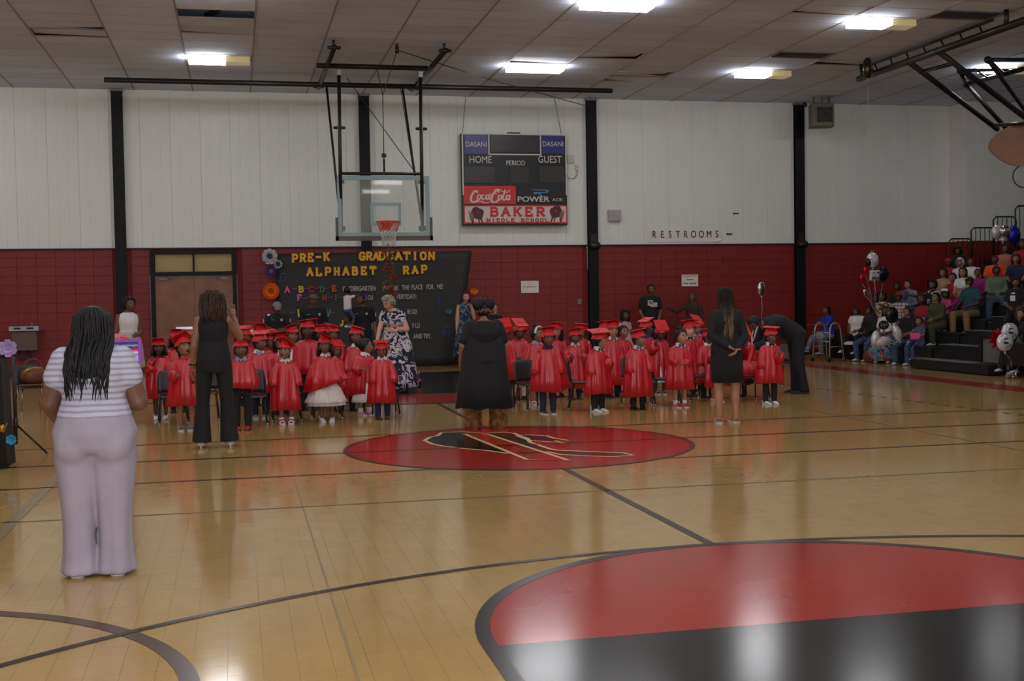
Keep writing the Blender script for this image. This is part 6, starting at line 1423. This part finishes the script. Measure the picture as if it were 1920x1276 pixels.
plaid = pattern_mat('fabric plaid', 'plaid', [(196, 180, 176), (120, 90, 92), (70, 44, 50)], 13); floral = pattern_mat('fabric bright floral', 'cells', [(150, 50, 50), (60, 110, 150), (190, 110, 50), (40, 50, 90), (160, 140, 150), (70, 130, 140)], 17); goldw = pattern_mat('fabric gold print', 'cells', [(190, 170, 120), (200, 192, 180), (150, 110, 50), (60, 44, 30)], 22); bw = pattern_mat('fabric black white', 'cells', [(20, 20, 22), (22, 22, 22), (180, 176, 176)], 16)
PH = ((.25, -.4, -1), (-.5, -.7, 1)); LAP = ((.18, -.25, -1), (-.35, -.9, -.25)); REACH = ((.1, -.7, -.7), (0, -1, .05))
# at the foot of the stand, by the wall
F = seated(1552, 582, 0, 'woman in bright blue top with a grey walking boot, sitting behind the walker', rz=-1.35, X=13.55, topm=blue_top, botm=denim2, hr='long', L=.9, arms=(REACH, REACH), shoe=('high', 'grey'), legs=(((.1, -1, -.1), (.02, -.55, -1)), ((.15, -1, -.1), (0, .1, -1))), seat=.44)
st = thing('stacking_chair', 'black chair the woman in bright blue sits on', 'chair', (F.e.location.x+.02, F.e.location.y, 0), -1.35, 'black stacking chairs'); bpy.data.objects.remove(st)
cc = copy_tree(c0, 'black chair under the woman in bright blue by the walker'); cc.location = (F.e.location.x+.04, F.e.location.y, 0); cc.rotation_euler = (0, 0, -1.35)
F = seated(1607, 588, 0, 'woman in a tight white top reading a programme, black jeans and white sneakers', rz=-.95, topm=white_cl, sleeve='cap', botm=black_cl, hr='bob', L=.4, w=1.2, head=(.5, 0, 0), legs=(((.1, -1, -.05), (.0, -.55, -1)), ((.15, -1, -.05), (0, -.3, -1))))
t = thing('programme', 'white folded programme on the lap of the woman in the white top', 'paper', tuple(ON(1592, 643, F.e.location.y-.25)), -.4); M().box((0, 0, 0), (.22, .16, .004), rot=Matrix.Rotation(.4, 3, 'X')).box((.2, .0, .01), (.2, .16, .004), rot=Matrix.Rotation(.4, 3, 'X') @ Matrix.Rotation(.2, 3, 'Y')).build('sheets', white_paper, t)
F = seated(1632, 592, 0, 'person in a black jacket and blue jeans between the white top and the flowered skirt', rz=-1.2, topm=black_cl, sleeve='long', botm=denim, w=1.15, skin='deep')
F = seated(1662, 584, 0, 'woman with glasses and bright flowered skirt holding white foil balloons', rz=-.8, topm=white_cl, botm=None, hr='long', L=.8, w=1.1)
q = M(); q.loft([ring(F.P+V((0, .04, .1)), V((0, -.2, -1)), .2, .17, 22), ring(F.K['a']*.5+F.K['b']*.5+V((0, .0, .0)), V((0, -1, -.3)), .27, .13, 22), ring(F.K['a']*.5+F.K['b']*.5+V((0, -.09, -.1)), V((0, -.3, -1)), .29, .12, 22), ring(V((F.A['a'].x*.5+F.A['b'].x*.5, F.A['a'].y-.03, .06)), V((0, 0, -1)), .27, .16, 22, V((1, 0, 0)), 0, lambda a: .08*math.sin(7*a))]).build('flowered_skirt', floral, F.e)
q = M()
for s in (-1, 1): q.tube([F.hc+F.R @ V((s*.15+.1*math.cos(a), -.42, .03+.09*math.sin(a)))*F.hh for a in [2*PI*i/12 for i in range(13)]], .004, 5)
q.build('glasses', black_metal, F.e)
F = seated(1702, 588, 0, 'young woman in black top and ripped jeans with a high hair bun', rz=-1.0, topm=black_cl, botm=denim, hr='bun', skin='mid', flare=1.3)
q = M()
for k_ in 'ab':
    for i in range(3): q.ball(F.H[k_]+(F.K[k_]-F.H[k_])*(.65+.17*i)+V((0, -.02, .046*F.h)), (.03, .02, .012), 6, 4)
q.build('jean_rips', white_cl, F.e, kind='stuff')
F = seated(1725, 606, 0, 'girl in a slate top and flared jeans holding a pink purse, purple hair bow', sex='k', rz=-1.1, topm=greyblue, botm=denim, hr='pony', skin='mid', flare=1.7, w=.95)
M().ball(F.hc+F.R @ V((.1, .5, .1))*F.hh, (.05, .09, .07), 8, 6).ball(F.hc+F.R @ V((.1, .5, -.35))*F.hh, (.035, .06, .10), 8, 6).build('hair_bow', fab('bow purple', (130, 100, 170)), F.e)
pp = ON(1716, 630, F.e.location.y-.22); t = thing('purse', 'hot pink purse held by the girl in the slate top', 'purse', tuple(pp), -.6); pkp = mat('hot pink', (206, 50, 130), .4)
M().cham((0, 0, 0), (.21, .08, .14), .02).build('purse_body', pkp, t); M().box((0, -.045, .03), (.2, .012, .08)).build('flap', pkp, t)
# second row and up
F = seated(1757, 566, 1, 'woman in olive top and trousers looking across at the children, black and white sneakers', rz=-1.3, w=1.35, topm=olive_cl, sleeve='long', botm=olive_cl, hr='long', L=.9, skin='mid', legs=(((.1, -1, -.15), (.02, -.1, -1)), ((.15, -1, -.1), (0, .1, -1))))
F = seated(1655, 556, 1, 'woman in a gold and white print top raising a phone', rz=-.9, topm=goldw, arms=(PH, LAP), hr='afro', skin='dark')
F = seated(1686, 558, 1, 'man in a red cap and plaid shirt', 'm', rz=-.9, topm=plaid, skin='deep', hr='crop', botm=black_cl); ball_cap(F, red_cl, black_cl)
F = seated(1643, 560, 1, 'person in dark clothes behind the balloon bunch', rz=-.9, topm=black_cl, skin='deep', botm=black_cl)
F = seated(1730, 562, 1, 'child in a bright red shirt seated before the olive woman', sex='k', rz=-1.0, topm=red_cl, skin='deep', botm=black_cl)
F = seated(1774, 553, 2, 'child with a white bow headband and pink top behind the olive woman', sex='k', rz=-1.0, topm=fab('pink top', (190, 60, 120)), skin='deep', botm=black_cl, hr='curly'); M().ball(F.hc+F.R @ V((0, -.2, .5))*F.hh, (.09, .04, .045), 8, 5).build('white_bow', white_cl, F.e)
F = seated(1704, 534, 2, 'man in a pale denim jacket with short hair looking to the court', 'm', rz=-1.1, topm=denim2, sleeve='long', skin='tan', hr='crop', w=1.1); M().ball(F.sp(.75)+V((0, -.085*F.h, 0)), (.06, .03, .12), 8, 6).build('blue_undershirt', denim, F.e)
F = seated(1684, 540, 2, 'person in black behind the man with the red cap', 'm', rz=-1.0, topm=black_cl, skin='deep', botm=black_cl)
F = seated(1750, 534, 2, 'person in a black and white patterned shirt reaching towards the denim jacket', rz=-1.0, topm=bw, skin='dark', arms=(((.6, -.6, -.2), (.3, -.9, .1)), LAP), hr='afro')
F = seated(1820, 530, 2, 'bearded man in a teal polo shirt, khaki trousers and black cap', 'm', rz=-1.25, w=1.12, topm=teal_cl, botm=khaki, skin='deep', hr='crop', shoe=('sneaker', 'grey'), legs=(((.1, -1, -.05), (.02, .05, -1)), ((.2, -1, -.05), (0, .12, -1)))); ball_cap(F, black_cl); M().ball(F.hc+F.R @ V((0, -.44, .42))*F.hh, (.028, .02, .022), 8, 5).build('cap_emblem', fab('cap gold', (210, 140, 30)), F.e); M().ball(F.hc+F.R @ V((0, -.33, -.36))*F.hh, (.24*F.hh, .12*F.hh, .19*F.hh), 12, 8).build('beard', HAIR['grey'], F.e)
F = seated(1905, 530, 2, 'woman in a black top with a white badge seated near the foil balloons', rz=-.7, topm=black_cl, skin='dark', botm=black_cl, hr='curly'); c = F.sp(.62); M().box((-.05, c.y-.082*F.h, c.z), (.09, .02, .11)).box((-.04, c.y-.082*F.h, c.z+.1), (.06, .02, .03)).build('white_badge', white_cl, F.e)
F = seated(1769, 512, 3, 'woman in a peach print blouse with long dark hair', rz=-.9, topm=yellowish, skin='mid', hr='long', L=.9, botm=black_cl)
F = seated(1806, 511, 3, 'young woman in a white crop top and magenta leggings', rz=-.9, topm=None, botm=mag, skin='tan', hr='long', L=.8); top(F, white_cl, 'crop_top', 'cap', .5, .014)
F = seated(1787, 522, 3, 'child with an orange face mask beside the white crop top', sex='k', rz=-.9, topm=red_cl, skin='mid', botm=black_cl)
F = seated(1834, 512, 3, 'bald headed woman in a magenta top with a necklace', rz=-.8, topm=mag, skin='dark', hr='crop', botm=black_cl); M().tube([F.nb+V((.055*math.cos(a), -.045-.035*math.sin(a), -.02-.03*math.sin(a))) for a in [PI*i/10 for i in range(11)]], .006, 5).build('necklace', chrome, F.e)
F = seated(1868, 508, 3, 'woman in a sage green sweater and blue jeans facing the court', rz=-.55, w=1.3, topm=sage, sleeve='long', skin='deep', hr='short', botm=denim, shoe=('sandal', 'tan', 'dark'))
F = seated(1779, 496, 4, 'man in a red cap and red shirt high on the stand', 'm', rz=-.9, topm=red_cl, skin='deep', hr='crop', botm=black_cl); ball_cap(F, red_cl)
F = seated(1801, 495, 4, 'person in a white hood with something held to the face', rz=-.9, topm=white_cl, skin='mid', hr=None, botm=black_cl); q = M(); shell(q, F, lambda a, p: a > 1.0 or p.z > .3, .14); q.build('hood', white_cl, F.e)
F = seated(1821, 493, 4, 'man in a white shirt with glasses above the white crop top', 'm', rz=-.9, topm=white_cl, skin='dark', hr='crop', botm=black_cl)
F = seated(1866, 488, 4, 'man in a bright orange shirt behind the sage green sweater', 'm', rz=-.7, w=1.2, topm=orange_cl, skin='deep', hr='crop', botm=black_cl)
F = seated(1905, 486, 4, 'woman in dark clothes next to the orange shirt', rz=-.7, topm=navy_cl, skin='mid', hr='long', L=.7, botm=black_cl)
F = seated(1797, 472, 5, 'dark haired person in black topmost by the wall', 'm', rz=-.9, topm=black_cl, skin='deep', hr='afro', botm=black_cl)
F = seated(1885, 471, 5, 'man with white framed glasses and pale orange shirt under the silver balloon', 'm', rz=-.7, topm=fab('pale orange', (176, 100, 80)), skin='dark', hr='short', botm=black_cl)
F = seated(1917, 458, 5, 'person in red at the picture edge high on the stand', rz=-.7, topm=red_cl, skin='dark', hr='bob', botm=black_cl)
F = seated(1917, 640, 0, 'person in black at the foot of the stand past the round balloons', rz=-1.2, topm=black_cl, skin='mid', botm=black_cl, sleeve='long', shoe=('sneaker', 'white'), legs=(((.1, -1, -.2), (.02, -.4, -1)), ((.15, -1, -.2), (0, -.2, -1))), X=13.95)
p = ON(1656, 577, 24.9); t = thing('phone', 'phone held up by the woman in the gold print top', 'phone', tuple(p), -.8); M().cham((0, 0, 0), (.075, .012, .15), .004).build('phone_body', black_metal, t); M().box((0, .008, 0), (.066, .004, .13)).build('phone_screen', mat('phone screen', (120, 140, 190), .2, emit=.3), t)
# ------------------------------------------------------------------ walker, balloons
wk = ON(1528, 640, 25.4); alum = mat('walker aluminium', (176, 174, 178), .3, .7)
t = thing('walker', 'aluminium walking frame with a basket before the woman in bright blue', 'walker', (13.05, 25.35, 0), -1.25)
for s in (-1, 1):
    M().tube([(s*.26, -.20, .06), (s*.23, -.15, .74), (s*.23, -.10, .84), (s*.23, 0, .87), (s*.23, .10, .85), (s*.23, .17, .74), (s*.26, .26, .02)], .016, 8).build('side_frame', alum, t)
    M().tube([(s*.25, -.17, .34), (s*.25, .22, .34)], .011, 6).build('cross_tube', alum, t); M().tube([(s*.23, -.06, .87), (s*.23, .10, .86)], .021, 8).build('grip', grey_plastic, t)
    w_ = M().lathe([(.02, -.014), (.05, -.014), (.05, .014), (.02, .014)], 14, c=(s*.26, -.21, .05), rot=Matrix.Rotation(PI/2, 3, 'Y')).build('wheel', black_metal, t)
    M().tube([(s*.26, .26, .03), (s*.26, .26, 0)], .02, 8).build('rubber_foot', black_metal, t)
for z in (.46, .66): M().tube([(-.26, -.18, z), (.26, -.18, z)], .013, 8).build('front_tube', alum, t)
bk_ = thing('wire_basket', 'clear bag in a basket hung on the walking frame', 'basket', (13.05, 25.35, .48), -1.25); q = M()
for z in (0, .1, .2):
    q.tube([(-.17, -.30-.0*z, z), (.17, -.30, z), (.17, -.19, z), (-.17, -.19, z), (-.17, -.30, z)], .006, 5)
for i in range(7): q.tube([(-.17+.34*i/6, -.30, 0), (-.17+.34*i/6, -.30, .2)], .004, 5)
q.build('wires', grey_plastic, bk_); M().ball((0, -.245, .10), (.14, .045, .09), 12, 8).build('clear_bag', mat('bag plastic', (150, 150, 165), .25), bk_)
bag = thing('handbag', 'brown handbag on the floor under the white topped woman', 'bag', (13.55, 24.35, 0), -1.0); M().ball((0, 0, .14), (.17, .09, .14), 14, 10).build('bag_body', mat('bag brown', (92, 52, 30), .5), bag); M().tube([(.12*math.cos(a), 0, .24+.12*math.sin(a)) for a in [PI*i/10 for i in range(11)]], .01, 6).build('strap', mat('bag brown', (92, 52, 30), .5), bag)
foil_w = mat('foil white', (206, 204, 204), .22, .35, noise=(9, .2)); foil_s = mat('foil silver', (196, 192, 186), .14, .9); foil_r = mat('foil red', (190, 24, 34), .15, .7); foil_k = mat('foil black', (22, 22, 24), .2, .3); foil_g = mat('foil gold', (190, 150, 50), .2, .8); foil_b = mat('foil blue', (30, 44, 150), .2, .6); ribbon = mat('ribbon', (170, 160, 165), .4)
BAL = 'foil balloons over the bleachers'
def balloon(px, py, Y, r, m, label, sh=(1, .45, 1), string=None, loc=None):
    p = ON(px, py, Y) if loc is None else loc; t = thing('balloon', label, 'balloon', tuple(p), 0, BAL)
    q = M(); n, k = 24, 12; rings = []
    for i in range(1, k):
        a = -PI/2+PI*i/k; w = 1+.035*math.cos(24*a); rings.append([V((r*sh[0]*math.cos(a)*math.cos(2*PI*j/n)*(1+.02*math.cos(12*2*PI*j/n)), r*sh[1]*math.cos(a)*math.sin(2*PI*j/n), r*sh[2]*math.sin(a))) for j in range(n)])
    q.loft(rings).build('foil_skin', m, t); M().loft([ring((0, 0, -r*sh[2]), V((0, 0, -1)), .012, .012, 8), ring((0, 0, -r*sh[2]-.04), V((0, 0, -1)), .025, .012, 8)]).build('neck', m, t)
    if string: e = ON(*string)-p; M().tube([(0, 0, -r*sh[2]-.03), (e.x*.5+.02, e.y*.5, e.z*.5-r*.3), tuple(e)], .004, 5).build('ribbon', ribbon, t)
    return t, p
YB_ = 24.6
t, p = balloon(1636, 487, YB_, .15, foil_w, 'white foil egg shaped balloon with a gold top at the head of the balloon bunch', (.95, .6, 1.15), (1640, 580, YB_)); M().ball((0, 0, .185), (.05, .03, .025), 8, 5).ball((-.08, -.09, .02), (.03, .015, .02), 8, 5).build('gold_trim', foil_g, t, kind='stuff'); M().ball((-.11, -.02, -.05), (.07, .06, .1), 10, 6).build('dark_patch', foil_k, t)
t, p = balloon(1640, 516, YB_-.1, .115, foil_w, 'square white foil balloon printed GRAD', (1.0, .35, 1.0), (1642, 580, YB_)); t.children[0].scale = (1, 1, 1)
t.children[0].data = M().cham((0, 0, 0), (.215, .09, .225), .03).mesh('foil_skin'); t.children[0].data.materials.append(foil_w); text('GRAD', 'lettering', .075, sb_black, t, ((0, -.052, -.06), XR3, Z3), .001, off=.004); M().box((.06, -.05, .06), (.05, .006, .03), rot=Matrix.Rotation(.6, 3, 'Y')).box((-.04, -.05, .06), (.05, .006, .008)).build('printed_cap', sb_black, t, kind='stuff')
balloon(1655, 513, YB_+.15, .15, foil_k, 'black foil balloon behind the square one', (1, .5, 1.1), (1645, 580, YB_))
for i, (x_, y_, lb) in enumerate(((1623, 506, 'red foil balloon upper one beside the square one'), (1616, 520, 'red foil balloon lowest of the bunch'), (1627, 533, 'tiny magenta foil balloon under the red ones'))): balloon(x_, y_, YB_, (.09, .085, .03)[i], foil_r, lb, (.6, .4, 1), (1637, 578, YB_))
balloon(1621, 546, YB_, .05, foil_s, 'small grey foil balloon low in the bunch', (.7, .4, 1), (1637, 578, YB_))
for px, py, r, sh, lb, rot in ((1641, 633, .14, (.62, .5, 1.15), 'white foil balloon tube tilted outward in the lap of the flowered skirt', .25), (1653, 640, .17, (1.15, .5, .62), 'pointed white foil balloon lying in the lap of the flowered skirt', -.15), (1682, 624, .15, (.62, .5, 1.2), 'white confetti foil balloon tube before the black top', -.35)):
    t, p = balloon(px, py, 22.9, r, foil_w, lb, sh); t.rotation_euler = (0, rot, 0)
t, p = balloon(1657, 609, 23.0, .11, foil_k, 'black foil balloon with gold confetti in the middle of the lap balloons', (1.1, .5, .9)); q = M()
for i in range(14): a = rnd.uniform(0, 6.28); r = rnd.uniform(0, .08); q.ball((r*math.cos(a), -.05+.2*r*r, r*math.sin(a)), .014, 6, 4)
q.build('gold_confetti', foil_g, t, kind='stuff')
balloon(1672, 590, 23.2, .15, foil_k, 'big glossy black foil balloon held by the woman with glasses', (1, .5, 1.2))
red_b = (1862, 632)
for px, py, Y, r, lb in ((1893, 622, 19.3, .205, 'round white foil balloon printed with a graduate, upper of two'), (1884, 641, 19.0, .2, 'round white foil balloon printed with a graduate, lower of two')):
    t, p = balloon(px, py, Y, r*.82, foil_w, lb, (1, .4, 1), (1897, 690, 19.2))
    f_ = t.children[0]; q = M()
    q.box((-.02, -.072, -.01), (.085, .01, .03), rot=Matrix.Rotation(.2, 3, 'Y')).build('printed_cap', sb_black, t, kind='stuff'); M().ball((.065, -.066, -.05), (.028, .008, .03), 10, 6).build('printed_ring', mat('print teal', (60, 120, 150), .4), t); M().ball((0, -.068, -.075), (.03, .008, .02), 8, 5).build('printed_swirl', mat('print green', (110, 150, 50), .4), t); M().box((-.02, -.066, .06), (.09, .008, .02), rot=Matrix.Rotation(-.15, 3, 'Y')).build('printed_words', sb_black, t)
t, p = balloon(1873, 636, 19.35, .14, foil_r, 'red star foil balloon behind the round white ones'); q = M(); pts = []
for i in range(20): a = 2*PI*i/20; r = .2 if i % 2 else .11; pts.append((r*math.cos(a), r*math.sin(a)))
t.children[0].data = q.prism(pts, .05, lambda x, y, d: V((x, d, y))).mesh('foil_skin'); t.children[0].data.materials.append(foil_r)
balloon(1914, 650, 19.3, .2, foil_k, 'black foil balloon with gold glints next to the round white ones', (.8, .5, 1.3), (1905, 700, 19.2))
balloon(1915, 600, 19.6, .2, foil_k, 'black foil balloon above the round white ones', (.7, .5, 1.2), (1905, 700, 19.2))
t, p = balloon(1884, 433, 23.2, .13, foil_s, 'silver round foil balloon with a black mark before the rails', (1, .6, 1), (1888, 470, 23.4)); M().box((0, -.075, .08), (.05, .01, .03)).build('black_mark', sb_black, t)
balloon(1869, 435, 23.6, .15, foil_w, 'white foil balloon behind the silver round one', (.8, .5, 1.1))
balloon(1901, 440, 23.7, .19, foil_b, 'dark blue foil balloon beside the silver round one', (.8, .5, 1.1))
balloon(1880, 449, 23.2, .045, foil_w, 'tiny white foil ball under the silver round balloon', (1, .9, 1))
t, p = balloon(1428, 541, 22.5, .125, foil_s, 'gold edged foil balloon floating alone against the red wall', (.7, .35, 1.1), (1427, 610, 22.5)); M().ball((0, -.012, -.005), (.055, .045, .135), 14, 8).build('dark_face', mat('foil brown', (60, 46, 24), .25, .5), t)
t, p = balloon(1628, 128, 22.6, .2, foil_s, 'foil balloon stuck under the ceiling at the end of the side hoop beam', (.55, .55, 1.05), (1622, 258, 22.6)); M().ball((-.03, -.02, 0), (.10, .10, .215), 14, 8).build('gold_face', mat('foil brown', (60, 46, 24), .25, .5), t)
t = thing('gift_wrap', 'crumpled shiny white wrapping on the floor at the foot of the stand', 'wrapping', tuple(FL(1895, 709)), 0); q = M()
for i in range(16): q.ball((rnd.uniform(-.14, .16), rnd.uniform(-.08, .08), .03+rnd.uniform(0, .06)), (rnd.uniform(.02, .05), .03, rnd.uniform(.01, .03)), 6, 4, rot=Matrix.Rotation(rnd.uniform(0, 3), 3, 'Y'))
q.build('crumpled_foil', foil_s, t)
# ------------------------------------------------------------------ folded side hoop over the stand
sh = thing('side_hoop', 'side basketball hoop with a fan shaped wooden back folded up on black ceiling beams', 'basketball hoop', (13.0, 20, 6.0))
SX, BZ = 13.0, 6.0
def sp2(p): return (p[0]-13.0, p[1]-20, p[2]-6.0)
def pp2(px, py, z): v = FL(px, py, z); return tuple(v)
def pipe2(name, pts, r, n=8): return M().tube([sp2(p) for p in pts], r, n).build(name, black_metal, sh)
a, b = pp2(1610, 148, BZ), pp2(1990, 14, BZ); pipe2('long_beam', [a, b], .065, 10)
c, d = pp2(1637, 123, 6.2), pp2(1884, 31, 6.2); c = (a[0]+(b[0]-a[0])*.07, a[1]+(b[1]-a[1])*.07, 6.2); d = (a[0]+(b[0]-a[0])*.72, a[1]+(b[1]-a[1])*.72, 6.2); pipe2('top_chord', [c, d], .028)
L3 = lambda p, q_, t_: tuple(p[i]+(q_[i]-p[i])*t_ for i in range(3))
for i in range(7): pipe2('lattice_bar', [L3(c, d, (i+.35)/7), L3(a, b, .07+.65*(i+.55)/7)], .018, 6)
pipe2('hanger', [L3(a, b, .02), (a[0]+.05, a[1], CZ+.06)], .03); e = L3(a, b, .78); pipe2('hanger', [e, (e[0], e[1], CZ+.06)], .045)
# two swung arms, cross bars, second frame
A1, A2 = L3(a, b, .30), L3(a, b, .46)
B1 = tuple(AX(1870, 242, 15.9)); B2 = tuple(AX(1945, 238, 15.9))
pipe2('swing_arm', [A1, B1], .055, 10); pipe2('swing_arm', [A2, B2], .055, 10)
pipe2('cross_bar', [L3(A1, B1, .14), L3(A2, B2, .15)], .04); pipe2('cross_bar', [L3(A1, B1, .94), L3(A2, B2, .94)], .04)
C1, C2 = pp2(1812, 158, 6.0), pp2(1960, 118, 6.0); D1, D2 = pp2(1800, 132, 6.15), pp2(1950, 130, 6.15); E1, E2 = pp2(1852, 112, 6.1), pp2(1950, 112, 6.1)
pipe2('second_beam', [C1, C2], .05, 10); pipe2('second_chord', [D1, D2], .035); pipe2('third_beam', [E1, E2], .04)
pipe2('end_bar', [C1, D1], .05); pipe2('end_bar', [E1, L3(C1, C2, .5)], .04)
for i in range(5): pipe2('lattice_bar', [L3(D1, D2, i/5), L3(C1, C2, (i+.5)/5)], .018, 6)
pipe2('back_arm', [C1, tuple(AX(1886, 240, 16.6))], .05); pipe2('back_arm', [E1, tuple(AX(1935, 225, 16.6))], .04)
pipe2('cable', [L3(A2, B2, .15), tuple(AX(1920, 212, 17.2))], .008, 5)
for p in (A1, A2, C1, D1, E1): M().ball(sp2(p), .075, 10, 6).build('joint', black_metal, sh)
ply = mat('plywood back', (150, 108, 80), .5, noise=(2, .15)); fan = []
oc = AX(1915, 272, 15.9)
for i in range(40):
    an = 2*PI*i/40; x_, z_ = .70*math.cos(an), .43*math.sin(an)
    if z_ < 0: x_ *= 1-.35*abs(z_)/.43
    fan.append((x_, z_))
M().prism(fan, .05, lambda x, y, dd: V(sp2((oc.x+x*.55, oc.y-x*.75+dd, oc.z+y)))).build('fan_board', ply, sh)
lp = AX(1922, 330, 16.2); M().tube([sp2((lp.x+.22*math.cos(a_), lp.y-.1*math.cos(a_), lp.z+.24*math.sin(a_))) for a_ in [2*PI*i/24 for i in range(25)]], .014, 6).build('cable_loop', black_metal, sh)
# ------------------------------------------------------------------ things at the other picture edge
pd = thing('draped_stand', 'tall black draped stand with a lilac and a blue flower', 'stand', (-2.69, 12.95, 0)); q = M(); drape = mat('black drape', (20, 19, 20), .8)
def dr(z, gx): return [V((x*gx+.012*math.sin(40*x+9*y), y*gx+.012*math.sin(33*y), z)) for x, y in [(.42*math.cos(t_)*min(1/max(abs(math.cos(t_)), 1e-3), 1/max(abs(math.sin(t_)), 1e-3), 1.3), .3*math.sin(t_)*min(1/max(abs(math.cos(t_)), 1e-3), 1/max(abs(math.sin(t_)), 1e-3), 1.3)) for t_ in [2*PI*i/48 for i in range(48)]]]
q.loft([dr(0, 1.08), dr(.5, 1.02), dr(1.0, 1.0), dr(1.1, .98)]).build('drape', drape, pd); M().box((0, 0, 1.115), (.86, .62, .03)).build('top_board', drape, pd)
def soft_flower(px, py, Y, r, m, label):
    p = ON(px, py, Y); t = thing('fabric_flower', label, 'flower', tuple(p)); me = M().add([(0, 0, 0), (r*.5, -.02, r*.5), (r*.28, -.04, r), (-r*.28, -.04, r), (-r*.5, -.02, r*.5)], [(0, 1, 2, 3, 4)], 0, True).mesh('petal'); me.materials.append(m)
    for L_ in range(2):
        for k in range(6): o = put('petal', me, t, (0, -.015*L_, 0), (.3*L_, 2*PI*(k+.5*L_)/6, 0)); o.scale = (1-.3*L_,)*3
    M().ball((0, -.04, 0), r*.2, 8, 5).build('flower_centre', m, t)
soft_flower(16, 652, 12.6, .085, mat('lilac petal', (176, 150, 196), .6), 'lilac fabric flower on top of the black draped stand'); soft_flower(22, 823, 12.63, .05, mat('cyan petal', (60, 160, 200), .5), 'blue fabric flower low on the black draped stand')
for px, py in ((3, 648), (4, 803)):
    p = ON(px, py, 12.6); t = thing('glitter_pick', 'gold glitter pick on the draped stand ' + ('beside the lilac flower' if py < 700 else 'above the blue flower'), 'ornament', tuple(p)); M().ball((0, 0, 0), (.03, .03, .045), 8, 6).tube([(.02, 0, 0), (.05, -.01, .05)], .006, 5).build('glitter', foil_g, t)
tr = thing('tripod_stand', 'black tripod foot of a speaker stand beside the draped stand', 'stand', (-2.32, 13.75, 0)); M().tube([(0, 0, .12), (0, 0, 1.05)], .018, 8).build('pole', black_metal, tr)
for an in (.2, 2.3, 4.4): M().tube([(.0, 0, .34), (.32*math.cos(an-.35), .32*math.sin(an-.35), .015)], .011, 6).build('leg', black_metal, tr)
M().cap((0, 0, .3), (0, 0, .38), .028, .028, 10).build('collar', black_metal, tr)
ch = copy_tree(c0, 'black chair with pale legs holding a brown handbag by the red wall'); ch.location = (-3.0, 19.2, 0); ch.rotation_euler = (0, 0, .35)
for o in ch.children:
    if o.name.startswith('leg'): o.data = o.data.copy(); o.data.materials[0] = chrome
ch2 = copy_tree(c0, 'black chair behind the chair with the brown handbag'); ch2.location = (-2.25, 20.6, 0); ch2.rotation_euler = (0, 0, .1)
hb = thing('handbag', 'brown leather handbag with a gold chain on a black chair', 'bag', (-2.96, 19.15, .43), .35); lea = mat('bag leather', (104, 56, 30), .45)
M().ball((0, 0, .12), (.19, .09, .125), 16, 10).build('bag_body', lea, hb); M().tube([(.13*math.cos(a_), .02, .2+.16*math.sin(a_)) for a_ in [PI*i/12 for i in range(13)]], .010, 6).build('handle', lea, hb); M().tube([(-.17, -.08, .1), (-.12, -.1, .2), (0, -.1, .235), (.12, -.1, .22)], .010, 6).build('chain', foil_g, hb)
bt = thing('bottle', 'small drink bottle with an orange label on the floor by the flowered dress', 'bottle', tuple(FL(786, 723)), 0)
M().lathe([(.033, 0), (.036, .02), (.036, .15), (.014, .21), (.014, .23)], 12).build('bottle_body', mat('bottle cola', (34, 18, 14), .15), bt); M().lathe([(.037, .07), (.037, .13)], 12).build('label', orange_cl, bt); M().lathe([(.016, .23), (.016, .25)], 10).build('bottle_cap', white_cl, bt)
cn = thing('white_cane', 'white stick leaning behind the stooping man', 'stick', tuple(FL(1502, 735)), 0); M().tube([(0, 0, .012), (-.04, .03, .32)], .014, 8).build('shaft', mat('stick white', (190, 186, 184), .4), cn); M().lathe([(.018, 0), (.018, .03)], 8).build('tip', grey_plastic, cn)
finish()
